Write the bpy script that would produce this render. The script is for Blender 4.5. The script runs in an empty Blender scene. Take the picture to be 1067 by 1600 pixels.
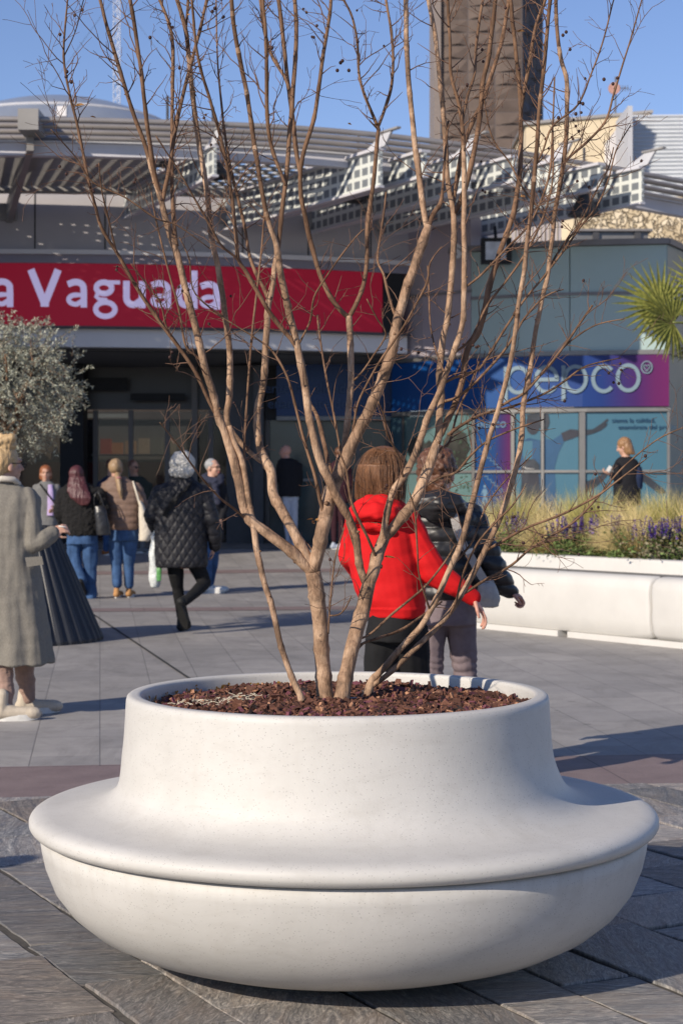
import bpy, bmesh, math, random
from mathutils import Vector, Matrix, noise, Quaternion
R = math.radians
PI = math.pi
# ------------------------------------------------------------------ camera, sky, sun, exposure
W0, H0 = 1067.0, 1600.0
F = 2900.0          # focal length in photo pixels
HZ = 759.0          # horizon row
EYE = 1.35
scn = bpy.context.scene
cam_d = bpy.data.cameras.new("camera")
cam = bpy.data.objects.new("camera", cam_d)
scn.collection.objects.link(cam)
cam.location = (0, 0, EYE)
cam.rotation_euler = (R(90), 0, 0)
cam_d.sensor_fit = 'VERTICAL'
cam_d.sensor_height = 36.0
cam_d.lens = F / H0 * 36.0
cam_d.shift_y = -(H0 / 2 - HZ) / H0
cam_d.clip_start = 0.1
cam_d.clip_end = 3000
cam_d.dof.use_dof = True
cam_d.dof.focus_distance = 5.2
cam_d.dof.aperture_fstop = 9.0
scn.camera = cam
SUN_EL = R(28)
SUN_FROM = Vector((-0.68, -0.73, 0)).normalized()      # horizontal direction towards the sun
world = bpy.data.worlds.new("World"); scn.world = world
world.use_nodes = True
nt = world.node_tree
bg = nt.nodes['Background']
sky = nt.nodes.new('ShaderNodeTexSky'); sky.sky_type = 'NISHITA'
sky.sun_disc = False
sky.sun_elevation = SUN_EL
sky.sun_rotation = math.atan2(SUN_FROM.x, SUN_FROM.y)
sky.altitude = 700; sky.air_density = 1.0; sky.dust_density = 0.0; sky.ozone_density = 4.0
tint = nt.nodes.new('ShaderNodeMix'); tint.data_type = 'RGBA'; tint.blend_type = 'MULTIPLY'; tint.inputs[0].default_value = 1.0
tint.inputs[7].default_value = (1.05, .945, 1.035, 1)
nt.links.new(sky.outputs[0], tint.inputs[6]); nt.links.new(tint.outputs[2], bg.inputs[0])
bg.inputs[1].default_value = 0.118
sun_d = bpy.data.lights.new("sun", 'SUN'); sun_d.energy = 5.0; sun_d.angle = R(0.53); sun_d.color = (1.0, 0.89, 0.74)
sun = bpy.data.objects.new("sun", sun_d); scn.collection.objects.link(sun)
sdir = Vector((SUN_FROM.x * math.cos(SUN_EL), SUN_FROM.y * math.cos(SUN_EL), math.sin(SUN_EL)))
sun.rotation_euler = sdir.to_track_quat('Z', 'Y').to_euler()
sun.location = (-20, -20, 30)
scn.view_settings.view_transform = 'Standard'
scn.view_settings.look = 'None'
scn.view_settings.exposure = 0.08
scn.view_settings.gamma = 1.0
scn.render.engine = 'CYCLES'
scn.cycles.max_bounces = 7
scn.cycles.transparent_max_bounces = 12

# ------------------------------------------------------------------ helpers
COL = scn.collection
MS = {}
def lin(r, g, b):
    f = lambda c: (c / 255) / 12.92 if c / 255 <= 0.04045 else ((c / 255 + 0.055) / 1.055) ** 2.4
    return (f(r), f(g), f(b), 1)
def P(px, py, Y):
    return Vector(((px - W0 / 2) * Y / F, Y, EYE - (py - HZ) * Y / F))
def PX(px, Y): return (px - W0 / 2) * Y / F
def PZ(py, Y): return EYE - (py - HZ) * Y / F

class N:
    """small node helper"""
    def __init__(s, name, rough=0.7, spec=0.4, metal=0.0):
        s.m = bpy.data.materials.new(name); s.m.use_nodes = True
        s.t = s.m.node_tree; s.b = s.t.nodes['Principled BSDF']
        s.b.inputs['Roughness'].default_value = rough
        s.b.inputs['Metallic'].default_value = metal
        s.b.inputs['Specular IOR Level'].default_value = spec
        MS[name] = s.m
    def n(s, typ, **kw):
        nd = s.t.nodes.new(typ)
        for k, v in kw.items():
            if k in nd.inputs.keys() if hasattr(nd.inputs, 'keys') else False:
                nd.inputs[k].default_value = v
            else:
                setattr(nd, k, v)
        return nd
    def l(s, a, b): s.t.links.new(a, b)
    def coords(s, kind='Object', rot=(0, 0, 0), scale=(1, 1, 1)):
        tc = s.t.nodes.new('ShaderNodeTexCoord'); mp = s.t.nodes.new('ShaderNodeMapping')
        mp.inputs['Rotation'].default_value = rot; mp.inputs['Scale'].default_value = scale
        s.l(tc.outputs[kind], mp.inputs[0]); return mp.outputs[0]
    def noise(s, co, scale, detail=4, rough=0.55, dist=0.0):
        nd = s.t.nodes.new('ShaderNodeTexNoise'); s.l(co, nd.inputs['Vector'])
        nd.inputs['Scale'].default_value = scale; nd.inputs['Detail'].default_value = detail
        nd.inputs['Roughness'].default_value = rough; nd.inputs['Distortion'].default_value = dist
        return nd.outputs['Fac']
    def ramp(s, fac, stops, interp='LINEAR'):
        nd = s.t.nodes.new('ShaderNodeValToRGB'); nd.color_ramp.interpolation = interp
        e = nd.color_ramp.elements
        while len(e) < len(stops): e.new(0.5)
        for i, (p, c) in enumerate(stops):
            e[i].position = p; e[i].color = c if len(c) == 4 else (*c, 1)
        s.l(fac, nd.inputs[0]); return nd.outputs[0]
    def mix(s, fac, a, b, mode='MIX'):
        nd = s.t.nodes.new('ShaderNodeMix'); nd.data_type = 'RGBA'; nd.blend_type = mode
        for sock, v in ((nd.inputs[0], fac), (nd.inputs[6], a), (nd.inputs[7], b)):
            if hasattr(v, 'is_linked'): s.l(v, sock)
            else: sock.default_value = v if not isinstance(v, tuple) or len(v) == 4 else (*v, 1)
        return nd.outputs[2]
    def math(s, op, a, b=0.0, c=None):
        nd = s.t.nodes.new('ShaderNodeMath'); nd.operation = op
        for i, v in enumerate((a, b, c)):
            if v is None: continue
            if hasattr(v, 'is_linked'): s.l(v, nd.inputs[i])
            else: nd.inputs[i].default_value = v
        return nd.outputs[0]
    def attr(s, name):
        nd = s.t.nodes.new('ShaderNodeAttribute'); nd.attribute_name = name; return nd.outputs['Color']
    def color(s, v):
        if hasattr(v, 'is_linked'): s.l(v, s.b.inputs['Base Color'])
        else: s.b.inputs['Base Color'].default_value = v if len(v) == 4 else (*v, 1)
    def rough(s, v): s.l(v, s.b.inputs['Roughness'])
    def bump(s, h, strength=0.3, dist=0.01):
        nd = s.t.nodes.new('ShaderNodeBump'); nd.inputs['Strength'].default_value = strength
        nd.inputs['Distance'].default_value = dist; s.l(h, nd.inputs['Height'])
        s.l(nd.outputs[0], s.b.inputs['Normal'])

def simple(name, col, rough=0.7, var=0.12, scale=6, bump=0.0, bscale=60, bdist=0.004, metal=0.0, spec=0.4, emit=None, estr=0, stretch=(1, 1, 1)):
    s = N(name, rough, spec, metal)
    co = s.coords(scale=stretch)
    n1 = s.noise(co, scale, 5, 0.6)
    c = Vector(col[:3])
    s.color(s.ramp(n1, [(0.3, tuple(c * (1 - var))), (0.7, tuple(c * (1 + var)))]))
    if bump: s.bump(s.noise(co, bscale, 4, 0.6), bump, bdist)
    if emit:
        s.b.inputs['Emission Color'].default_value = emit if len(emit) == 4 else (*emit, 1)
        s.b.inputs['Emission Strength'].default_value = estr
    return s.m

def obj(name, verts, faces, mat, parent=None, smooth=False, mi=None):
    me = bpy.data.meshes.new(name); me.from_pydata([tuple(v) for v in verts], [], faces); me.update()
    mats = mat if isinstance(mat, (list, tuple)) else [mat]
    for m in mats: me.materials.append(m)
    if mi: me.polygons.foreach_set('material_index', mi)
    if smooth: me.polygons.foreach_set('use_smooth', [True] * len(me.polygons))
    o = bpy.data.objects.new(name, me); COL.objects.link(o)
    if parent: o.parent = parent
    return o
def tag(o, label=None, cat=None, group=None, kind=None):
    if label: o['label'] = label
    if cat: o['category'] = cat
    if group: o['group'] = group
    if kind: o['kind'] = kind
    return o
def empty(name, loc, label, cat, group=None):
    o = bpy.data.objects.new(name, None); COL.objects.link(o); o.location = loc; o.empty_display_size = 0.2
    return tag(o, label, cat, group)
class MB:
    """mesh builder in the local space of its parent (origin = base)"""
    def __init__(s, org=(0, 0, 0)): s.v = []; s.f = []; s.m = []; s.o = Vector(org); s.cur = 0
    def add(s, vs, fs):
        b = len(s.v); s.v += [Vector(v) - s.o for v in vs]; s.f += [tuple(i + b for i in f) for f in fs]; s.m += [s.cur] * len(fs)
    def box(s, x0, x1, y0, y1, z0, z1):
        s.add([(x0, y0, z0), (x1, y0, z0), (x1, y1, z0), (x0, y1, z0), (x0, y0, z1), (x1, y0, z1), (x1, y1, z1), (x0, y1, z1)],
              [(0, 3, 2, 1), (4, 5, 6, 7), (0, 1, 5, 4), (1, 2, 6, 5), (2, 3, 7, 6), (3, 0, 4, 7)])
    def beam(s, a, b, w, h, up=Vector((0, 0, 1))):
        a = Vector(a); b = Vector(b); d = (b - a).normalized(); sd = d.cross(up).normalized(); u = sd.cross(d).normalized()
        q = []
        for p in (a, b):
            for i, j in ((-1, -1), (1, -1), (1, 1), (-1, 1)): q.append(p + sd * (w / 2 * i) + u * (h / 2 * j))
        s.add(q, [(3, 2, 1, 0), (4, 5, 6, 7), (0, 1, 5, 4), (1, 2, 6, 5), (2, 3, 7, 6), (3, 0, 4, 7)])
    def slab(s, quad, thick):
        """quad (4 points) extruded by the vector 'thick'"""
        t = Vector(thick); q = [Vector(p) for p in quad]
        s.add(q + [p + t for p in q], [(3, 2, 1, 0), (4, 5, 6, 7), (0, 1, 5, 4), (1, 2, 6, 5), (2, 3, 7, 6), (3, 0, 4, 7)])
    def poly(s, pts, thick):
        """planar polygon (list of points) extruded"""
        t = Vector(thick); n = len(pts); q = [Vector(p) for p in pts]
        s.add(q + [p + t for p in q], [tuple(range(n - 1, -1, -1)), tuple(range(n, 2 * n))] + [(i, (i + 1) % n, (i + 1) % n + n, i + n) for i in range(n)])
    def tube(s, pts, rad, n=8, caps=True, flat=1.0):
        pts = [Vector(p) for p in pts]
        if not hasattr(rad, '__len__'): rad = [rad] * len(pts)
        b = len(s.v); k = len(pts)
        t0 = (pts[1] - pts[0]).normalized()
        ref = Vector((0, 1, 0)) if abs(t0.y) < 0.9 else Vector((1, 0, 0))
        u = t0.cross(ref).normalized()
        for i, p in enumerate(pts):
            t = (pts[min(i + 1, k - 1)] - pts[max(i - 1, 0)])
            t = t.normalized() if t.length > 1e-9 else t0
            u = (u - t * u.dot(t)); u = u.normalized() if u.length > 1e-6 else t.cross(ref).normalized()
            w = t.cross(u)
            for j in range(n):
                a = 2 * PI * j / n
                s.v.append(p + (u * math.cos(a) + w * math.sin(a) * flat) * rad[i] - s.o)
        for i in range(k - 1):
            for j in range(n):
                s.f.append((b + i * n + j, b + i * n + (j + 1) % n, b + (i + 1) * n + (j + 1) % n, b + (i + 1) * n + j)); s.m.append(s.cur)
        if caps:
            s.f.append(tuple(b + j for j in range(n - 1, -1, -1))); s.m.append(s.cur)
            s.f.append(tuple(b + (k - 1) * n + j for j in range(n))); s.m.append(s.cur)
    def lathe(s, prof, n=96, cx=0, cy=0, close=False):
        b = len(s.v); k = len(prof)
        for i, (r, z) in enumerate(prof):
            for j in range(n):
                a = 2 * PI * j / n; s.v.append(Vector((cx + r * math.cos(a), cy + r * math.sin(a), z)) - s.o)
        for i in range(k - 1 if not close else k):
            i2 = (i + 1) % k
            for j in range(n):
                s.f.append((b + i * n + j, b + i * n + (j + 1) % n, b + i2 * n + (j + 1) % n, b + i2 * n + j)); s.m.append(s.cur)
    def disc(s, r, z, n=96, cx=0, cy=0):
        b = len(s.v)
        for j in range(n): a = 2 * PI * j / n; s.v.append(Vector((cx + r * math.cos(a), cy + r * math.sin(a), z)) - s.o)
        s.f.append(tuple(range(b, b + n))); s.m.append(s.cur)
    def ball(s, c, r, n=8, m=6, sc=(1, 1, 1)):
        b = len(s.v); c = Vector(c)
        for i in range(m + 1):
            ph = PI * i / m
            for j in range(n):
                a = 2 * PI * j / n
                s.v.append(c + Vector((math.sin(ph) * math.cos(a) * sc[0], math.sin(ph) * math.sin(a) * sc[1], math.cos(ph) * sc[2])) * r - s.o)
        for i in range(m):
            for j in range(n):
                s.f.append((b + i * n + j, b + (i + 1) * n + j, b + (i + 1) * n + (j + 1) % n, b + i * n + (j + 1) % n)); s.m.append(s.cur)
    def build(s, name, mat, parent=None, smooth=False):
        return obj(name, s.v, s.f, mat, parent, smooth, s.m if isinstance(mat, (list, tuple)) else None)
def autosmooth(o, ang=40):
    me = o.data
    me.polygons.foreach_set('use_smooth', [True] * len(me.polygons))
    try: me.set_sharp_from_angle(angle=R(ang))
    except Exception: pass
def catmull(pts, step):
    """pts: list of tuples (any dim) -> resampled list; first 3 dims used for spacing"""
    out = []; n = len(pts)
    for i in range(n - 1):
        p0 = pts[max(i - 1, 0)]; p1 = pts[i]; p2 = pts[i + 1]; p3 = pts[min(i + 2, n - 1)]
        L = math.dist(p1[:3], p2[:3]); k = max(1, int(math.ceil(L / step)))
        for q in range(k):
            t = q / k
            out.append(tuple(0.5 * ((2 * b) + (-a + c) * t + (2 * a - 5 * b + 4 * c - d) * t * t + (-a + 3 * b - 3 * c + d) * t ** 3) for a, b, c, d in zip(p0, p1, p2, p3)))
    out.append(tuple(pts[-1])); return out
def smoothstep(a, b, x):
    t = max(0, min(1, (x - a) / (b - a))); return t * t * (3 - 2 * t)
def gz(x, y):
    return 0.27 * smoothstep(23.0, 31.0, y)
# ------------------------------------------------------------------ ground
PA = R(7.4)      # paving rotation
def grid_sheet(name, mat, x0, x1, y0, y1, nx, ny, dz):
    vs = []; fs = []
    for j in range(ny + 1):
        for i in range(nx + 1):
            x = x0 + (x1 - x0) * i / nx; y = y0 + (y1 - y0) * j / ny
            vs.append((x, y, gz(x, y) + dz))
    for j in range(ny):
        for i in range(nx):
            a = j * (nx + 1) + i; fs.append((a, a + 1, a + nx + 2, a + nx + 1))
    return tag(obj(name, vs, fs, mat), kind='structure')
s = N('granite_paving', 0.62, 0.35)
co = s.coords(rot=(0, 0, -PA))
br = s.n('ShaderNodeTexBrick'); mp2 = s.t.nodes.new('ShaderNodeMapping'); mp2.inputs['Rotation'].default_value = (0, 0, R(90)); s.l(co, mp2.inputs[0])
s.l(mp2.outputs[0], br.inputs['Vector'])
br.inputs['Color1'].default_value = (0.30, 0.30, 0.30, 1); br.inputs['Color2'].default_value = (0.42, 0.42, 0.42, 1); br.inputs['Mortar'].default_value = (0, 0, 0, 1)
br.inputs['Scale'].default_value = 1.0; br.inputs['Mortar Size'].default_value = 0.004; br.inputs['Mortar Smooth'].default_value = 0.3
br.inputs['Brick Width'].default_value = 0.72; br.inputs['Row Height'].default_value = 0.34; br.offset = 0.37
big = s.noise(co, 0.55, 8, 0.7, 0.8); mid = s.noise(co, 4.0, 9, 0.72); fine = s.noise(co, 160, 3, 0.7)
base = s.ramp(mid, [(0.25, (0.150, 0.147, 0.145)), (0.55, (0.190, 0.185, 0.182)), (0.8, (0.232, 0.226, 0.22))])
tile = s.mix(0.75, (0.5, 0.5, 0.5, 1), s.ramp(br.outputs['Color'], [(0.28, (0.40, 0.40, 0.41)), (0.45, (0.62, 0.61, 0.60))]))
c = s.mix(1.0, base, tile, 'MULTIPLY')
c = s.mix(1.0, c, (3.85, 3.75, 3.62, 1), 'MULTIPLY')
c = s.mix(s.ramp(big, [(0.35, (0, 0, 0)), (0.7, (0.65, 0.65, 0.65))]), c, (0.20, 0.19, 0.18, 1))
gum = s.n('ShaderNodeTexVoronoi'); s.l(co, gum.inputs['Vector']); gum.inputs['Scale'].default_value = 2.3
c = s.mix(s.ramp(gum.outputs['Distance'], [(.045, (.45, .45, .45)), (.07, (0, 0, 0))]), c, (.06, .058, .055, 1))
st = s.noise(s.coords(scale=(1, .5, 1)), 1.7, 9, .78, 1.4)
c = s.mix(s.ramp(st, [(.48, (0, 0, 0)), (.66, (.5, .5, .5))]), c, (.15, .14, .128, 1))
c = s.mix(s.ramp(fine, [(0.35, (0.22, 0.22, 0.22)), (0.65, (0, 0, 0))]), c, (0.09, 0.09, 0.09, 1))
c = s.mix(s.math('MULTIPLY', br.outputs['Fac'], 0.38), c, (0.07, 0.066, 0.063, 1))
s.color(c)
h = s.math('SUBTRACT', s.math('MULTIPLY', fine, 0.25), br.outputs['Fac'])
s.bump(h, 0.35, 0.004)
s2 = N('pink_granite', 0.6, 0.35)
co = s2.coords(rot=(0, 0, -PA))
m1 = s2.noise(co, 5, 6, 0.65); f2 = s2.noise(co, 170, 3, 0.7)
c = s2.ramp(m1, [(0.3, (0.20, 0.15, 0.145)), (0.7, (0.28, 0.215, 0.205))])
c = s2.mix(s2.ramp(f2, [(0.35, (0.35, 0.35, 0.35)), (0.65, (0, 0, 0))]), c, (0.07, 0.05, 0.05, 1))
b2 = s2.n('ShaderNodeTexBrick'); s2.l(co, b2.inputs['Vector'])
b2.inputs['Scale'].default_value = 1.0; b2.inputs['Mortar Size'].default_value = 0.004; b2.inputs['Brick Width'].default_value = 0.95; b2.inputs['Row Height'].default_value = 3.0
c = s2.mix(s2.math('MULTIPLY', b2.outputs['Fac'], 0.7), c, (0.05, 0.04, 0.04, 1)); s2.color(c)
s2.bump(f2, 0.15, 0.003)
earth = simple('far_paving', (0.2, 0.195, 0.19), 0.8, 0.1, 0.3)
# one sheet to the horizon, a little lower, then the plaza paving on it
tag(obj('ground', [(-1500, -300, -0.02), (1500, -300, -0.02), (1500, 2500, -0.02), (-1500, 2500, -0.02)], [(0, 1, 2, 3)], earth), kind='structure')
grid_sheet('plaza_paving', MS['granite_paving'], -30, 30, -14, 48, 20, 124, 0.0)
ux = Vector((math.cos(PA), math.sin(PA), 0)); vy = Vector((-math.sin(PA), math.cos(PA), 0))
def band(name, y0, y1, dz, x0=-28, x1=28):
    """strip across the plaza: y0,y1 are distances at x=0"""
    vs = []; fs = []; n = 60
    for i in range(n + 1):
        x = x0 + (x1 - x0) * i / n
        for y in (y0, y1):
            yy = y + x * math.tan(PA); vs.append((x, yy, gz(x, yy) + dz))
    for i in range(n): fs.append((2 * i, 2 * i + 2, 2 * i + 3, 2 * i + 1))
    return tag(obj(name, vs, fs, MS['pink_granite']), kind='structure')
band('pink_paving_band', 8.2, 9.1, 0.004)
band('pink_paving_band', 20.2, 20.75, 0.004)
band('pink_paving_band', 26.6, 27.1, 0.004)
# slot drain running diagonally over the plaza
dm = MB((0, 0, 0)); a = P(160, 970, 18.6); b = P(292, 1058, 13.1); a.z = b.z = 0.004
a2 = a + (a - b) * 0.4; b2_ = b + (b - a) * 0.12
sd = (b - a).normalized().cross(Vector((0, 0, 1))) * 0.012
dm.add([a2 - sd, b2_ - sd, b2_ + sd, a2 + sd], [(0, 1, 2, 3)])
tag(dm.build('drain_slot', simple('drain_dark', (0.03, 0.03, 0.03), 0.8)), kind='structure')
# rough slate slabs in front
s = N('slate_slab', 0.55, 0.45)
tc = s.n('ShaderNodeUVMap'); tc.uv_map = 'UVMap'
mpn = s.t.nodes.new('ShaderNodeMapping'); mpn.inputs['Scale'].default_value = (1.6, 6.0, 1); s.l(tc.outputs[0], mpn.inputs[0])
n1 = s.noise(mpn.outputs[0], 1.6, 9, 0.68, 1.1)
n2 = s.noise(mpn.outputs[0], 6.5, 12, 0.85, 2.2)
n3 = s.noise(tc.outputs[0], 1.3, 4, 0.6, 0.5)
wv = s.n('ShaderNodeTexWave'); wv.wave_type = 'BANDS'; wv.bands_direction = 'Y'; s.l(mpn.outputs[0], wv.inputs['Vector'])
wv.inputs['Scale'].default_value = 0.55; wv.inputs['Distortion'].default_value = 14.0; wv.inputs['Detail'].default_value = 6; wv.inputs['Detail Scale'].default_value = 0.9; wv.inputs['Detail Roughness'].default_value = 0.7
att = s.attr('tone')
c1 = s.ramp(n2, [(0.38, (0.055, 0.056, 0.060)), (0.5, (0.118, 0.118, 0.120)), (0.63, (0.30, 0.285, 0.27))])
c2 = s.mix(s.ramp(n1, [(0.45, (0, 0, 0)), (0.7, (0.42, 0.42, 0.42))]), c1, (0.20, 0.155, 0.12, 1))
c3 = s.mix(s.ramp(n3, [(0.5, (0, 0, 0)), (0.75, (0.35, 0.35, 0.35))]), c2, (0.30, 0.28, 0.26, 1))
c4 = s.mix(1.0, s.mix(1.0, c3, att, 'MULTIPLY'), (1.95, 1.88, 1.80, 1), 'MULTIPLY'); s.color(c4)
hh = s.math('ADD', s.math('MULTIPLY', wv.outputs['Fac'], 0.55), s.math('MULTIPLY', n2, 1.0))
s.bump(hh, 0.75, 0.012)
s.rough(s.ramp(n2, [(0.2, (0.38, 0.38, 0.38)), (0.8, (0.72, 0.72, 0.72))]))
joint = simple('slate_joint', (0.075, 0.068, 0.06), 0.9, 0.4, 20, 0.5, 120)
# edge of the slate field follows the pink band (its near edge at y = 8.2 + x*tan)
jb = [(-4.5, 2.2), (4.5, 2.2), (4.5, 8.2 + 4.5 * math.tan(PA)), (-4.5, 8.2 - 4.5 * math.tan(PA))]
tag(obj('slate_joint_bed', [(x, y, 0.003) for x, y in jb], [(0, 1, 2, 3)], joint), kind='structure')
rnd = random.Random(11)
ang = R(27)
e1 = Vector((math.cos(ang), math.sin(ang), 0)); e2 = Vector((-math.sin(ang), math.cos(ang), 0))
vs = []; fs = []; uvs = []; tones = []
def clip(poly, side):
    out = []
    for i in range(len(poly)):
        a = poly[i]; b = poly[(i + 1) % len(poly)]; fa = side(a); fb = side(b)
        if fa >= 0: out.append(a)
        if fa * fb < 0: t = fa / (fa - fb); out.append(a + (b - a) * t)
    return out
u = -9.0
while u < 9.5:
    wdt = rnd.choice((0.24, 0.30, 0.36, 0.44)); v = -2.0 + rnd.random()
    while v < 11:
        ln = rnd.uniform(0.34, 0.85); g = 0.0025
        j = lambda: rnd.uniform(-0.012, 0.012)
        q = [(u + g + j(), v + g + j()), (u + wdt - g + j(), v + g + j()), (u + wdt - g + j(), v + ln - g + j()), (u + g + j(), v + ln - g + j())]
        pl = [e1 * (a) + e2 * (b) for a, b in q]
        pl = clip(pl, lambda p: (8.19 + p.x * math.tan(PA)) - p.y)
        pl = clip(pl, lambda p: p.x + 4.4) if pl else pl
        pl = clip(pl, lambda p: 4.4 - p.x) if pl else pl
        pl = clip(pl, lambda p: p.y - 2.3) if pl else pl
        if len(pl) >= 3:
            # irregular edges: subdivide + inset ring for a chamfer
            pts = []
            for i in range(len(pl)):
                a = pl[i]; b = pl[(i + 1) % len(pl)]; L = (b - a).length; k = max(1, int(L / 0.06))
                nrm = Vector((-(b - a).y, (b - a).x, 0)); nrm = nrm.normalized() if nrm.length > 0 else nrm
                for q_ in range(k):
                    p = a + (b - a) * (q_ / k)
                    if q_: p = p + nrm * (rnd.uniform(0, 0.006))
                    pts.append(p)
            cen = sum(pts, Vector()) / len(pts); b0 = len(vs); n = len(pts)
            tz = rnd.uniform(-0.002, 0.0025); tx = rnd.uniform(-0.006, 0.006); ty = rnd.uniform(-0.006, 0.006)
            Z = lambda p: 0.0095 + tz + (p.x - cen.x) * tx + (p.y - cen.y) * ty
            for p in pts: vs.append((p.x, p.y, 0.0035))
            for p in pts: vs.append((p.x, p.y, Z(p) - 0.0025))
            for p in pts:
                d = (cen - p); q_ = p + d.normalized() * 0.004; vs.append((q_.x, q_.y, Z(q_)))
            nf = []
            for r_ in (0, 1):
                for i in range(n): nf.append((b0 + r_ * n + i, b0 + r_ * n + (i + 1) % n, b0 + (r_ + 1) * n + (i + 1) % n, b0 + (r_ + 1) * n + i))
            nf.append(tuple(b0 + 2 * n + i for i in range(n)))
            t = rnd.uniform(0.62, 1.3); tint = rnd.uniform(-0.05, 0.07)
            off = (rnd.uniform(0, 50), rnd.uniform(0, 50)); ra = rnd.choice((R(0), R(90))) + R(rnd.uniform(-14, 14)) + (R(90) if rnd.random() < 0.2 else 0)
            ca, sa = math.cos(ra), math.sin(ra)
            for f_ in nf:
                fs.append(f_); tones.append((t * (1 + tint), t, t * (1 - tint), 1))
                for i in f_:
                    x, y = vs[i][0], vs[i][1]; uvs.append((x * ca - y * sa + off[0], x * sa + y * ca + off[1]))
        v += ln
    u += wdt
so = obj('slate_paving', vs, fs, MS['slate_slab']); tag(so, kind='structure')
uvl = so.data.uv_layers.new(name='UVMap'); uvl.data.foreach_set('uv', [c for t in uvs for c in t])
ca_ = so.data.color_attributes.new('tone', 'FLOAT_COLOR', 'CORNER')
buf = []
for pl_, t in zip(so.data.polygons, tones): buf += list(t) * pl_.loop_total
ca_.data.foreach_set('color', buf)
# ------------------------------------------------------------------ round white planter with its bench ring
PC = Vector((0.007, 5.34, 0))
s = N('white_concrete', 0.55, 0.4)
co = s.coords()
sp = s.n('ShaderNodeTexVoronoi'); s.l(co, sp.inputs['Vector']); sp.inputs['Scale'].default_value = 190; sp.feature = 'F1'
spk = s.n('ShaderNodeTexWhiteNoise'); s.l(sp.outputs['Position'], spk.inputs[0])
dots = s.math('MULTIPLY', s.math('LESS_THAN', sp.outputs['Distance'], 0.26), s.math('GREATER_THAN', spk.outputs[0], 0.80))
n_big = s.noise(co, 2.3, 6, 0.6, 0.5); n_f = s.noise(co, 220, 3, 0.6); n_m = s.noise(co, 28, 5, 0.6)
base = s.ramp(n_big, [(0.3, (0.50, 0.485, 0.455)), (0.65, (0.57, 0.552, 0.52))])
base = s.mix(s.ramp(n_m, [(0.35, (0.10, 0.10, 0.10)), (0.6, (0, 0, 0))]), base, (0.43, 0.41, 0.38, 1))
mpz = s.coords(scale=(9, 9, 0.9)); strk = s.noise(mpz, 1.6, 5, 0.6)
base = s.mix(s.ramp(strk, [(0.54, (0, 0, 0)), (0.74, (0.16, 0.16, 0.16))]), base, (0.42, 0.385, 0.335, 1))
base = s.mix(s.math('MULTIPLY', dots, 0.6), base, (0.22, 0.21, 0.20, 1))
sm = s.noise(s.coords(scale=(1, 1, 3)), 5.5, 8, .72, 1.0)
base = s.mix(s.ramp(sm, [(.50, (0, 0, 0)), (.68, (.22, .22, .22))]), base, (.36, .335, .30, 1))
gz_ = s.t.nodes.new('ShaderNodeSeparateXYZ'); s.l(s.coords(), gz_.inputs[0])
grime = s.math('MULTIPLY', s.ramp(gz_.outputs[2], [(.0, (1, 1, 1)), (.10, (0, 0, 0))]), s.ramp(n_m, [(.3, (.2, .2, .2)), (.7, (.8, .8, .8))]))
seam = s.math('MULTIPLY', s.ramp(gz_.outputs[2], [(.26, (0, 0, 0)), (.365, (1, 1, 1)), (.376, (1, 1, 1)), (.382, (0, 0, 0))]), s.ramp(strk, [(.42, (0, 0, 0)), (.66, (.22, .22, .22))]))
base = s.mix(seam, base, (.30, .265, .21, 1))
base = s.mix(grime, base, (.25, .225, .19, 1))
s.color(base); s.bump(s.math('ADD', n_m, s.math('MULTIPLY', n_f, 0.6)), 0.16, 0.004)
root = empty('planter_bench', PC, 'large round white speckled concrete planter with a ring bench seat around it', 'planter')
bowl = MB(); bowl.lathe([(0.0, 0.0), (.36, 0.0), (.45, .018), (.55, .045), (.65, .077), (.72, .114), (.78, .164), (.822, .22), (.848, .285), (.858, .33), (.863, .366), (.85, .374), (.60, .374)], 160)
o = bowl.build('bowl', MS['white_concrete'], root, True)
prof = [(.845, .378), (.872, .380), (.885, .388), (.893, .400), (.893, .412), (.886, .424), (.872, .432), (.85, .437), (.80, .440), (.755, .444), (.715, .450), (.678, .463), (.652, .482), (.636, .505), (.625, .54), (.617, .58), (.611, .63), (.607, .69), (.604, .742), (.601, .752), (.595, .757), (.565, .757), (.561, .752), (.558, .70), (.555, .60), (.555, .50)]
pf = catmull([(a, 0, b) for a, b in prof], 0.012)
ring = MB(); ring.lathe([(p[0], p[2]) for p in pf], 192)
# the planter drum sits very slightly off the seat centre
for v in ring.v:
    if v.z > 0.43: v.x -= 0.018 * smoothstep(0.43, 0.6, v.z)
    th = math.atan2(v.y, v.x)
ring.build('seat_ring', MS['white_concrete'], root, True)
# lichen on the inner wall
s = N('soil', 0.95); co = s.coords(); n = s.noise(co, 30, 6, 0.7)
s.color(s.ramp(n, [(0.3, (0.02, 0.012, 0.009)), (0.7, (0.07, 0.035, 0.025))])); s.bump(n, 0.8, 0.02)
vs = []; fs = []; nr, na = 22, 72; rnd = random.Random(4)
def soil_h(x, y):
    r = math.hypot(x, y)
    return 0.724 + 0.016 * noise.noise(Vector((x * 6, y * 6, 2))) - 0.012 * smoothstep(.35, .56, r) - 0.010 * smoothstep(-0.2, -0.45, x)
for i in range(nr + 1):
    for j in range(na):
        r = .556 * i / nr; a = 2 * PI * j / na; x, y = r * math.cos(a), r * math.sin(a)
        vs.append((x, y, soil_h(x, y) - 0.008))
for i in range(nr):
    for j in range(na): fs.append((i * na + j, i * na + (j + 1) % na, (i + 1) * na + (j + 1) % na, (i + 1) * na + j))
so = obj('soil', vs, fs, MS['soil'], None, True); so.location = PC + Vector((-.018, 0, 0)); tag(so, 'dark soil filling the round white planter under the bark chips', 'soil', kind='stuff')
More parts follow.
